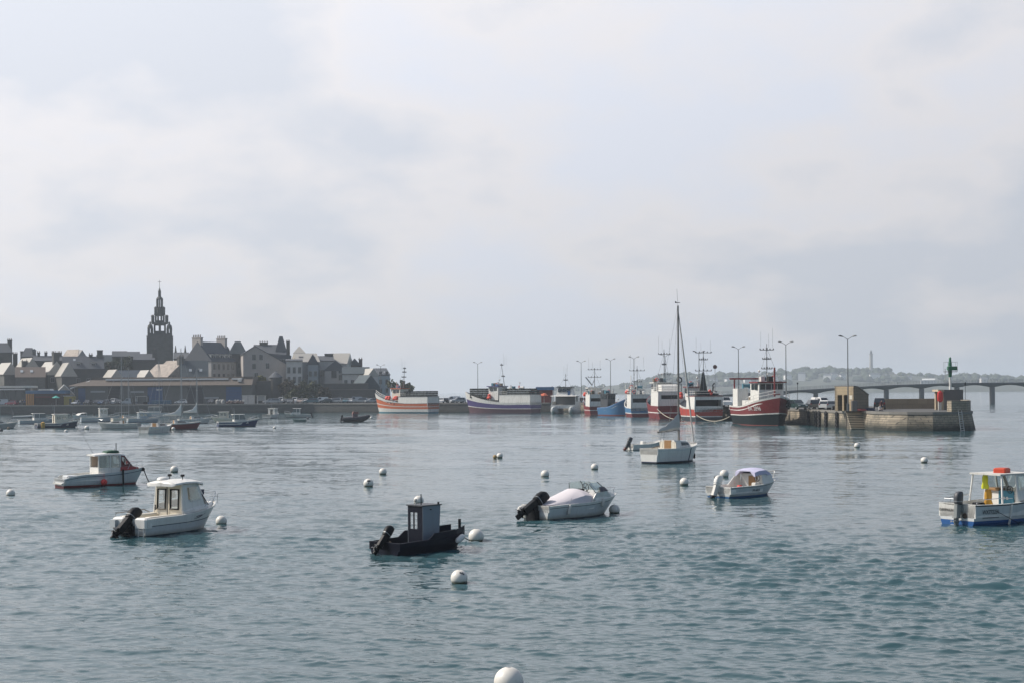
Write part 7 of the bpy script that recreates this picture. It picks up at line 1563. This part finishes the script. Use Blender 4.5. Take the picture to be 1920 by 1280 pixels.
for a in [
    ('hatch', 'red', 22, 442, RT + R(165), 'dark red hatchback at the far left of the quay'), ('van', 'silver', 3, 446, LF, 'grey-green van cut by the left edge'),
    ('hatch', 'white', 142, 447, FR, 'white car between the yellow kiosk and the warehouse door'), ('hatch', 'black', 164, 443, FR, 'dark car with bright windscreen, first of the row before the warehouse'), ('estate', 'black', 180, 444, FR + .2, 'black estate car, second of the row before the warehouse'), ('hatch', 'blue', 190, 443, FR, 'dark blue car, third of the row before the warehouse'), ('estate', 'grey', 203, 444, BK, 'dark grey estate car in front of the dark warehouse opening'),
    ('van', 'white', 213, 446, FR, 'white van squeezed between two dark cars'), ('estate', 'black', 224, 443, FR, 'black estate car right of the white van'), ('van', 'silver', 241, 443.5, R(200), 'pale silver van before the warehouse, left of the dark truck'),
    ('hatch', 'black', 396, 444, FR, 'dark car before the pale window of the warehouse'), ('hatch', 'white', 339, 445, R(190), 'white hatchback behind the yacht masts'),
    ('hatch', 'white', 504, 448, R(195), 'white hatchback at the left end of the car park row'), ('estate', 'silver', 513, 441, RT + PI, 'silver estate car parked side-on at the quay edge'), ('van', 'white', 527, 449, FR, 'tall white van behind the silver estate car'), ('hatch', 'black', 537, 446, FR, 'dark hatchback right of the tall white van'),
    ('hatch', 'grey', 545, 441, FR, 'grey hatchback facing the water beside the side-on estate'), ('van', 'white', 553, 449, FR, 'white van behind the grey hatchback'), ('hatch', 'beige', 563, 443, FR, 'beige hatchback in the middle of the car park'), ('hatch', 'white', 572, 447, FR, 'white hatchback right of the beige one'), ('estate', 'teal', 583, 441, LF, 'teal estate car at the quay edge'), ('hatch', 'black', 593, 449, FR, 'black hatchback behind the teal estate'),
    ('van', 'white', 601, 446, R(200), 'white van right of the teal estate'), ('hatch', 'green', 611, 442, LF, 'dark green hatchback at the quay edge'), ('hatch', 'white', 618, 448, FR, 'white hatchback behind the dark green one'), ('estate', 'silver', 628, 443, R(170), 'silver estate in the right half of the car park'), ('van', 'grey', 639, 445, BK, 'grey van seen from behind in the right half of the car park'),
    ('hatch', 'teal', 648, 441, FR, 'teal hatchback right of the grey van'), ('hatch', 'white', 656, 444, FR, 'white hatchback beside the teal one'), ('van', 'silver', 665, 447, R(190), 'silver van behind the long estate car'), ('estate', 'silver', 676, 442, LF, 'long silver estate near the orange trawler bow'), ('hatch', 'grey', 687, 446, FR, 'grey hatchback partly behind the orange trawler bow'), ('hatch', 'silver', 696, 440, R(200), 'silver hatchback tucked behind the orange trawler bow'),
    ('hatch', 'white', 827, 418, FR, 'white car just right of the orange trawler stern'), ('hatch', 'black', 836, 420, BK, 'black car second right of the orange trawler stern'), ('van', 'white', 848, 424, R(195), 'white van between the orange and indigo trawlers'), ('estate', 'silver', 858, 415, R(205), 'silver estate car left of the indigo trawler bow'), ('hatch', 'black', 868, 421, FR, 'black car beside the indigo trawler bow'),
    ('hatch', 'white', 1349, 282, FR, 'white car seen between the scarlet and large red trawlers, left one'), ('van', 'white', 1361, 277, FR, 'white van seen between the scarlet and large red trawlers, right one'),
    ('estate', 'green', 1494, 231, FR + .25, 'dark green car facing the camera right of the large red trawler'), ('estate', 'black', 1523, 234, BK, 'black car seen from behind in the pier row'), ('van', 'white', 1540, 236, FR + .3, 'white van in the pier row between black and white cars'), ('hatch', 'white', 1550, 229, BK - .45, 'white hatchback with red tail light in the pier row'), ('hatch', 'silver', 1562, 228, BK - .3, 'silver hatchback next to the hut'), ('estate', 'black', 1649, 226, BK - .25, 'black off-road car standing alone right of the hut')]:
    e = car(*a)
    if 'alone' in a[5] : e.scale = (1, 1.05, 1.15)
tr = empty('box_truck', (XW(262, 444), 444, QZ), R(180), 'dark flatbed truck with pale frame before the warehouse', 'truck')
mb = MB(); mb.rbox(1.2, 2.6, -1, 1, .5, 2.4, .08); mb.build('cab', CARC['black'], tr); mb = MB(); mb.box(-2.6, 1.1, -1, 1, .7, .9); mb.box(-2.6, -2.5, -1, 1, .9, 2.6); mb.build('flatbed', DGREY, tr)
mb = MB()
for x in (-2.55, 1.0):
    for y in (-.98, .98): mb.box(x, x + .1, y - .05, y + .05, .9, 2.6)
mb.box(-2.55, 1.1, -1.03, -.93, 2.5, 2.6); mb.box(-2.55, 1.1, .93, 1.03, 2.5, 2.6); mb.build('load_frame', OFFW, tr)
for x in (-1.7, 1.9):
    for y in (-.9, .9): mb = MB(); mb.loft([[(x + .4 * math.cos(q), y - .12, .4 + .4 * math.sin(q)) for q in [2 * PI * k / 12 for k in range(12)]], [(x + .4 * math.cos(q), y + .12, .4 + .4 * math.sin(q)) for q in [2 * PI * k / 12 for k in range(12)]]], True, True); mb.build('wheel', RUBBER, tr)
# quay clutter
for k, (px, w) in enumerate(((291, 1.9), (303, 2.0), (315, 1.9))):
    b_ = empty('fish_bin', (XW(px, 440), 440, QZ), 0, ['left', 'middle', 'right'][k] + ' one of the three blue fish bins below the warehouse door', 'bin', 'blue fish bins')
    mb = MB(); mb.rbox(-w / 2, w / 2, -.6, .6, .12, 1.25, .06); mb.build('bin_body', mat('bin_blue', (.02, .09, .16), .6, var=.2), b_); mb = MB(); mb.box(-w / 2, -w / 2 + .2, -.55, .55, 0, .119); mb.box(w / 2 - .2, w / 2, -.55, .55, 0, .119); mb.build('skid', DGREY, b_)
for k, px in enumerate((408, 413, 418)):
    b_ = empty('bulk_bag', (XW(px, 440 + k % 2), 440 + k % 2, QZ), k, ['pale bulk bag, left of three on the quay edge', 'pale bulk bag, middle of three on the quay edge', 'pale bulk bag, right of three on the quay edge'][k], 'bag', 'pale bulk bags')
    mb = MB(); mb.loft([[(r * math.cos(q) * (1 + .1 * math.sin(3 * q + z * 4)), r * math.sin(q) * (1 + .1 * math.cos(2 * q)), z) for q in [2 * PI * j / 12 for j in range(12)]] for r, z in ((.55, 0), (.62, .3), (.60, .9), (.45, 1.25), (.2, 1.4))], True, True); mb.build('sack', mat('pale_sackcloth', (.36, .36, .34), .9, var=.2), b_, smooth=True)
b_ = empty('net_heap', (XW(444, 440), 440, QZ), 0, 'long heap of dark nets with pale floats on the quay edge', 'net heap')
mb = MB(); rg = random.Random(9)
for k in range(22): mb.ball((rg.uniform(-2.6, 2.6), rg.uniform(-.8, .8), rg.uniform(.2, .6)), rg.uniform(.35, .75), 8, 6, .7)
mb.build('net', mat('brown_net', (.07, .045, .042), .95, var=.5, scale=3, bump=.8), b_); floats(b_, [(rg.uniform(-2.4, 2.4), rg.uniform(-.5, .5), rg.uniform(.9, 1.2)) for k in range(14)], OFFW, .16)
b_ = empty('shelter', (XW(490, 444), 444, QZ), 0, 'open white-framed shelter at the left end of the car park', 'shelter')
mb = MB()
for x in (-1.2, 1.2):
    for y in (-.6, .6): mb.box(x - .06, x + .06, y - .06, y + .06, 0, 2.4)
mb.build('post', WHITE, b_); mb = MB(); mb.box(-1.4, 1.4, -.8, .8, 2.4, 2.55); mb.build('roof', OFFW, b_); mb = MB(); mb.box(-1.15, 1.15, .55, .6, .9, 2.3); mb.build('back_panel', mat('frosted_band' , (.3, .32, .33)), b_)
b_ = empty('white_cabin', (XW(466, 447), 447, QZ), 0, 'white panelled site cabin right of the blue warehouse door', 'cabin')
mb = MB(); mb.box(-1.8, 1.8, -1, 1, 0, 2.6); mb.build('wall', RENDER_P, b_); mb = MB(); mb.box(-1.9, 1.9, -1.1, 1.1, 2.6, 2.7); mb.build('roof', OFFW, b_); mb = MB(); mb.box(-.04, .04, -1.02, -1.001, .1, 2.5); mb.build('panel_joint', DGREY, b_)
b_ = empty('blue_stall', (XW(1022, 408), 410, QZ), 0, 'blue-roofed stall on the quay behind the indigo trawler stern', 'stall')
mb = MB(); mb.box(-2.6, 2.6, -1.5, 1.5, 3.6, 4.5); mb.build('fascia', mat('stall_blue', (.045, .15, .30), .6), b_)
mb = MB()
for x in (-2.5, 2.4): mb.box(x, x + .15, -1.4, -1.25, 0, 3.6); mb.box(x, x + .15, 1.25, 1.4, 0, 3.6)
mb.build('post', WHITE, b_); mb = MB(); mb.box(-2.4, 2.3, 1.2, 1.24, 0, 3.6); mb.build('back_wall', mat('stall_red', (.30, .06, .04), .7, var=.3), b_)
b_ = empty('parasol', (XW(1020, 401), 401, QZ), 0, 'orange parasol in front of the blue stall', 'parasol'); mb = MB(); mb.tube([(0, 0, 0), (0, 0, 2.6)], .04, 5); mb.build('pole', WHITE, b_); mb = MB(); mb.lathe([(1.2, 2.0), (.8, 2.45), (.05, 2.75), (.04, 2.7), (.75, 2.4), (1.15, 1.97)], n=8); mb.build('canopy', mat('orange_canvas', (.60, .13, .06), .8), b_)
# hut
HD = 212.5; hx0, hx1 = XW(1571.5, HD), XW(1600, HD); hz = lambda py: ZW(py, HD, 1590) - QZ
hut = empty('pier_hut', (XW(1600, HD), HD, QZ), 0, 'small tan block hut with two open doorways and a sloping roofline', 'hut')
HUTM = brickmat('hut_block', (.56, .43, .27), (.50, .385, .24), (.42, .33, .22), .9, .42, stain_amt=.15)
HUT_SHADE = brickmat('hut_shaded_block', (.30, .24, .165), (.265, .215, .15), (.20, .165, .12), .9, .42, stain_amt=.25)  # darker copy of the hut block, shade of the side put into the colour
H_, H2 = hz(724), ZW(740, HD + 2, 1635) - QZ
A_, B_, C_ = Vector((-2.2, 2.5, 0)), Vector((0, 0, 0)), Vector((2.75, 1.9, 0)); D_ = A_ + C_
up = lambda p, z: (p.x, p.y, z)
mb = MB(); mb.panel(up(A_, 0), up(B_, 0), up(B_, H_), up(A_, H_), [(.14, .40, .0001, .66), (.48, .68, .0001, .66)], .25); mb.build('front_wall', HUTM, hut)
kx = .30; K_ = B_.lerp(C_, kx)
def prof(o): return [up(B_ + o, 0), up(B_ + o, H_ - .004), up(K_ + o, H_ - .1), up(C_ + o, H2), up(C_ + o, 0)]
nB = Vector((.57, -.82, 0)) * .004; nI = Vector((-.57, .82, 0)) * .25
mb = MB(); mb.loft([prof(nB), prof(nI)], True, True); mb.build('side_wall', HUT_SHADE, hut)
mb = MB(); mb.loft([prof(A_ - nB * .5), prof(A_ - nI)], True, True); mb.panel(up(C_, 0), up(D_, 0), up(D_, H2), up(C_, H2), (), .25); mb.build('rear_wall', HUT_SHADE, hut)
mb = MB(); e1 = A_.normalized() * .10; mb.loft([[up(B_ - e1, z0), up(A_ + e1 + B_, z0), up(A_ + e1, z0 + .15), up(B_ - e1, z0 + .15)] for z0 in (H_,)] + [[up(K_ - e1, H_ - .095), up(K_ + A_ + e1, H_ - .095), up(K_ + A_ + e1, H_ + .06), up(K_ - e1, H_ + .06)], [up(C_ - e1, H2 + .005), up(C_ + A_ + e1, H2 + .005), up(C_ + A_ + e1, H2 + .15), up(C_ - e1, H2 + .15)]], True, True); mb.build('roof', CONC, hut)
fn = Vector((-.75, -.66, 0)); q0 = B_.lerp(A_, .06) + fn * .02; q1 = B_.lerp(A_, .20) + fn * .02
mb = MB(); mb.panel(up(q1, 1.75), up(q0, 1.75), up(q0, 2.35), up(q1, 2.35), (), .03); mb.build('notice', mat('notice_white', (.7, .65, .55), .7), hut)
mb = MB(); mb.rbox(-.45, .35, -.75, -.08, 0, 1.55, .04); o = mb.build('meter_cabinet', mat('cabinet_grey', (.14, .13, .12), .6)); o.location = hut.location + Vector((.05, -.10, 0)); tag(o, 'grey metal cabinet against the front corner of the hut', 'cabinet')
b_ = empty('rowing_dinghy', (XW(1612, 211), 210.8 + 4.1, QZ), R(8), 'upturned red dinghy lying at the foot of the hut', 'dinghy'); mb = MB(); mb.loft([[(x, w * math.cos(q), h * math.sin(q)) for q in [PI * k / 8 for k in range(9)]] for x, w, h in ((-1.0, .40, .30), (-.2, .48, .36), (.6, .36, .32), (1.0, .05, .15))], True, True, False); mb.build('hull', mat('faded_red', (.30, .06, .05), .6), b_); b_.location = (XW(1614, 212.5), 212.7, QZ)
mb = MB(); mb.loft([[(x + .2 * math.sin(k), w * math.cos(q), h * math.sin(q)) for q in [PI * j / 8 for j in range(9)]] for k, (x, w, h) in enumerate(((-.9, .3, .2), (-.2, .5, .5), (.5, .45, .45), (.9, .2, .2)))], True, True, False); o = mb.build('tarpaulin_heap', mat('navy_tarpaulin', (.015, .02, .05), .7)); o.location = (XW(1629, 213.5), 213.6, QZ); tag(o, 'dark blue tarpaulin heap at the side wall of the hut', 'tarpaulin')
# tyre fenders down the pier face
pf = [Vector((48.1, 242, 0)), Vector((50.3, 214, 0))]; dv = (pf[1] - pf[0]).normalized()
for k, (u, lab) in enumerate(((.32, 'farthest'), (.47, 'second'), (.53, 'third'), (.66, 'fourth'), (.86, 'nearest'))):
    p = pf[0].lerp(pf[1], u); e = empty('tyre_fender', (p.x - .32, p.y, QZ - .25), math.atan2(dv.y, dv.x), lab + ' black column of tyres hanging down the pier wall, counted from the trawler', 'fender', 'tyre fenders on the pier wall')
    for q in range(4): mb = MB(); mb.torus((0, 0, -.35 - .58 * q), .30, .17, 'y', 16, 8); mb.build('tyre', RUBBER, e, smooth=True)
    mb = MB(); mb.tube([(0, 0, .25), (0, 0, -2.4)], .03, 4); mb.build('chain', GALV, e)
mb = MB(); mb.tube([(0, 0, 0), (.1, 0, .5)], .2, 8); mb.ball((.1, 0, .55), .26, 8, 6, .6); o = mb.build('bollard', BLACK); o.location = (49.2, 236, QZ); tag(o, 'black iron bollard on the pier edge', 'bollard')
o2 = o.copy(); COL.objects.link(o2); o2.location = (50.1, 222, QZ); o2['label'] = 'second black bollard, nearer the hut'
# beacon house and light
BDN = 216.; bx0, bx1 = XW(1770, BDN), XW(1806, BDN); bzz = lambda py: ZW(py, BDN, 1788) - QZ
bh = empty('beacon_house', ((bx0 + bx1) / 2, BDN + 1.5, QZ), 0, 'concrete beacon house, shaded grey with sunlit tan door front on the pier head', 'beacon house')
hw = (bx1 - bx0) / 2; hh = bzz(729.5)
BHM = mat('shaded_beacon_concrete', (.13, .125, .12), .9, var=.12, scale=.5, grime=.3)  # same house as the tan front, its shaded side painted darker
mb = MB(); mb.box(-hw, hw, -1.5, 1.5, 0, hh); mb.build('wall', BHM, bh)
mb = MB(); mb.box(-hw - .55, -hw - .003, -1.3, -.8, 0, hh - .3); mb.box(-hw - .55, -hw - .003, 1.0, 1.45, 0, hh - .3); mb.box(-hw - .9, -hw - .003, -1.6, 1.5, hh - .3, hh + .02); mb.build('door_surround', mat('sunlit_tan_concrete', (.46, .38, .27), .85, var=.1), bh)  # sunlight on the door side is painted into the tan
mb = MB(); mb.box(-hw - .1, -hw - .004, -.79, .99, .05, hh - .31); mb.build('door', TIMBER, bh)
b_ = empty('lifebuoy_cabinet', (XW(1763.5, 214), 214.2, QZ), 0, 'red lifebuoy cabinet on a pale post before the beacon house', 'lifebuoy')
mb = MB(); mb.lathe([(.12, 1.2), (.40, 1.4), (.46, 1.9), (.46, 2.25), (.40, 2.7), (.1, 2.95)], n=8, sy=.5); mb.build('cabinet', BRED, b_); mb = MB(); mb.box(-.22, .22, .1, .35, 0, 2.2); mb.build('post', OFFW, b_)
bc = empty('harbour_beacon', (XW(1787.5, BDN), BDN + 1.5, QZ + hh), 0, 'green harbour light on white post with platform and ladder', 'beacon')
Bz = lambda py: ZW(py, BDN + 1.5, 1788) - QZ - hh
mb = MB(); mb.tube([(0, 0, 0), (0, 0, Bz(706))], .19, 12); mb.build('post', WHITE, bc)
mb = MB(); mb.lathe([(.24, Bz(706)), (.30, Bz(696)), (.30, Bz(686)), (.27, Bz(685)), (.26, Bz(680)), (.20, Bz(676)), (.17, Bz(672)), (.19, Bz(671)), (.12, Bz(669))], n=14); mb.build('tower', GREENW, bc)
mb = MB(); mb.rbox(-.42, 1.02, -.35, .35, Bz(693.5), Bz(686), .05); mb.build('light_housing', GREENW, bc)
mb = MB(); mb.box(-.85, .95, -.5, .5, Bz(696.5), Bz(695.5)); mb.build('platform', DGREY, bc)
mb = MB(); mb.tube([(-.9, -.4, Bz(678)), (1.0, -.4, Bz(678))], .02, 4); mb.tube([(-.9, .4, Bz(678)), (1.0, .4, Bz(678))], .02, 4)
for x, y in ((-.9, -.4), (-.9, .4), (1.0, -.4), (1.0, .4), (-.45, -.4)): mb.tube([(x, y, Bz(696)), (x, y, Bz(678))], .02, 4)
mb.build('guard_rail', GALV, bc)
mb = MB()
for y in (-.2, .2): mb.tube([(-.75, y, Bz(716)), (-.75, y, Bz(690))], .025, 4)
for k in range(8): z = Bz(715) + (Bz(692) - Bz(715)) * k / 7; mb.tube([(-.75, -.2, z), (-.75, .2, z)], .02, 4)
mb.tube([(-.75, 0, Bz(716)), (-.1, 0, Bz(716))], .03, 4); mb.build('ladder', GALV, bc)
b_ = empty('lamp_post', (XW(1810, 215), 215, QZ + 1.2), 0, 'thin dark post with small lamp right of the beacon house', 'post'); mb = MB(); mb.tube([(0, 0, 0), (0, 0, 2.6)], .04, 5); mb.tube([(0, 0, 2.5), (-.5, 0, 2.3)], .03, 4); mb.build('pole', DGREY, b_); mb = MB(); mb.lathe([(.05, 2.55), (.12, 2.65), (.10, 2.95), (.03, 3.05)], n=8); mb.build('lamp_head', BLACK, b_)
# road sign on the pier
b_ = empty('round_sign', (XW(1341, 285), 285, QZ), 0, 'round dark sign on a thin post between the trawlers', 'sign'); mb = MB(); mb.tube([(0, 0, 0), (0, 0, 7.6)], .05, 5); mb.build('pole', GALV, b_); mb = MB(); mb.loft([[(.42 * math.cos(q), y, 7.9 + .42 * math.sin(q)) for q in [2 * PI * k / 14 for k in range(14)]] for y in (-.03, .03)], True, True); mb.build('sign_plate', mat('sign_brown', (.14, .07, .06), .6), b_)
b_ = empty('lamp_post', (XW(1495.5, 250), 250, QZ), 0, 'thin dark post standing behind the green car on the pier', 'post'); mb = MB(); mb.tube([(0, 0, 0), (0, 0, 4.2)], .05, 5); mb.build('pole', DGREY, b_); mb = MB(); mb.box(-.12, .12, -.1, .1, 4.2, 4.5); mb.build('lamp_head', BLACK, b_)

# ---------------------------------------------------------------- people
HAIR = mat('dark_hair', (.03, .02, .015), .7)
def person(loc, rz, label, top, trou, pose='stand', s=1.0):
    """one continuous skinned body; clothing follows by height"""
    if pose == 'sit': J = {'pel': (0, 0, .18), 'chest': (.10, 0, .55), 'neck': (.16, 0, .74), 'head': (.20, 0, .90), 'k': (.42, .12, .30), 'f': (.62, .12, .03), 'toe': (.74, .13, .02), 'e': (.16, .26, .42), 'h': (.40, .16, .40)}
    elif pose == 'bend': J = {'pel': (0, 0, .90), 'chest': (.25, 0, 1.22), 'neck': (.38, 0, 1.38), 'head': (.47, 0, 1.47), 'k': (.05, .11, .48), 'f': (-.03, .12, .05), 'toe': (.12, .13, .03), 'e': (.40, .22, 1.02), 'h': (.58, .14, .86)}
    else: J = {'pel': (0, 0, .93), 'chest': (.01, 0, 1.30), 'neck': (.01, 0, 1.50), 'head': (.03, 0, 1.66), 'k': (.03, .11, .50), 'f': (-.01, .12, .06), 'toe': (.15, .14, .03), 'e': (-.02, .27, 1.12), 'h': (.10, .27, .86)}
    V, E, Rr = [], [], []
    def v(p, r, par=None):
        V.append(p); Rr.append(r)
        if par is not None: E.append((par, len(V) - 1))
        return len(V) - 1
    pel = v(J['pel'], .15); mid = v(tuple((a + b_) / 2 for a, b_ in zip(J['pel'], J['chest'])), .135, pel); ch = v(J['chest'], .165, mid); nk = v(J['neck'], .06, ch); hd_ = v(J['head'], .105, nk); v((J['head'][0] + .01, 0, J['head'][2] + .09), .085, hd_)
    for sd_ in (-1, 1):
        hp = v((J['pel'][0], .09 * sd_, J['pel'][2] - .04), .10, pel); kn = v((J['k'][0], J['k'][1] * sd_, J['k'][2]), .065, hp); ft = v((J['f'][0], J['f'][1] * sd_, J['f'][2]), .045, kn); v((J['toe'][0], J['toe'][1] * sd_, J['toe'][2]), .035, ft)
        c = J['chest']; sh_ = v((c[0], .19 * sd_, c[2] + .10), .06, ch); el = v((J['e'][0], J['e'][1] * sd_, J['e'][2]), .045, sh_); ha = v((J['h'][0], J['h'][1] * sd_, J['h'][2]), .032, el)
        dd = (Vector(J['h']) - Vector(J['e'])).normalized()
        for k in range(3): v((J['h'][0] + dd.x * .09 + .02 * (k - 1), (J['h'][1] + .015 * (k - 1)) * sd_, J['h'][2] + dd.z * .09), .012, ha)
    me = bpy.data.meshes.new('person'); me.from_pydata(V, E, []); o = bpy.data.objects.new('tmp_person', me); COL.objects.link(o)
    sk = o.modifiers.new('s', 'SKIN'); ly = me.skin_vertices[0].data
    for i, r in enumerate(Rr): ly[i].radius = (r, r)
    ly[0].use_root = True; sb = o.modifiers.new('b', 'SUBSURF'); sb.levels = 1; sb.render_levels = 1
    dg = bpy.context.evaluated_depsgraph_get(); dg.update(); m2 = bpy.data.meshes.new_from_object(o.evaluated_get(dg)); bpy.data.objects.remove(o)
    m2.materials.clear()
    for q in (top, trou, SKIN, HAIR): m2.materials.append(q)
    nz_, hz_, hx_ = J['neck'][2], J['head'][2], J['head'][0]
    for p in m2.polygons:
        c = p.center; p.use_smooth = True
        near_h = min((Vector(c) - Vector((J['h'][0], J['h'][1] * k, J['h'][2]))).length for k in (-1, 1)) < .13
        hd2 = (Vector(c) - Vector(J['head'])).length < .24 and c.z > nz_ - .02
        if hd2: p.material_index = 3 if (c.z > hz_ + .06 or c.x < hx_ - .05) else 2
        elif near_h: p.material_index = 2
        elif (pose == 'sit' and c.x > .12 and c.z < .36) or c.z < J['pel'][2] + .02: p.material_index = 1
        else: p.material_index = 0
    o = bpy.data.objects.new('person', m2); COL.objects.link(o); o.location = loc; o.rotation_euler = (0, 0, rz); o.scale = (s, s, s)
    return tag(o, label, 'person')
DTOP = mat('dark_jacket', (.03, .03, .04), .85); RTOP = mat('maroon_jacket', (.10, .025, .03), .85); WTOP = mat('white_shirt', (.6, .6, .58), .8); JEAN = mat('dark_jeans', (.03, .04, .06), .85); BTOP = mat('blue_top', (.05, .09, .2), .8)
person((XW(1655, 207), 207.8, QZ + .02), R(-100), 'person in a maroon jacket standing by the pier edge, bending forward', RTOP, JEAN, 'bend', 1.0)
person((XW(1650.5, 205.5), 206.0, QZ + .02), R(-70), 'person in a pale top sitting on the pier edge', WTOP, DTOP, 'sit')
for px, dd, lab, tp, tr_ in ((38, 441.5, 'person in a white shirt beside the red hatchback', WTOP, JEAN), (42, 440.5, 'person in a dark jacket walking left of the cafe posts', DTOP, JEAN), (46, 441, 'person in a blue top at the cafe entrance', BTOP, DTOP)): person((XW(px, dd), dd, QZ + .02), R(-60 + px), lab, tp, tr_)
for k, (px, dd, tp) in enumerate(((1088, 372, DTOP), (1092, 371, DTOP), (1096, 373, RTOP), (1100, 371, DTOP), (1104, 372, BTOP))):
    person((XW(px, dd), dd, QZ + .02), R(-90 + 17 * k), ['person in dark clothes at the left of the waiting group by the catamaran', 'person in dark clothes, second of the waiting group by the catamaran', 'person in a maroon jacket waiting by the catamaran', 'person in dark clothes, fourth of the waiting group by the catamaran', 'person in a blue top at the right of the waiting group'][k], tp, JEAN)

for k in ('black_navy_steel', 'black_plastic', 'dark_wheelhouse_paint', 'black_green_hull', 'dark_workdeck', 'dark_hypalon'):
    _M[k].node_tree.nodes['Principled BSDF'].inputs['Specular IOR Level'].default_value = .18
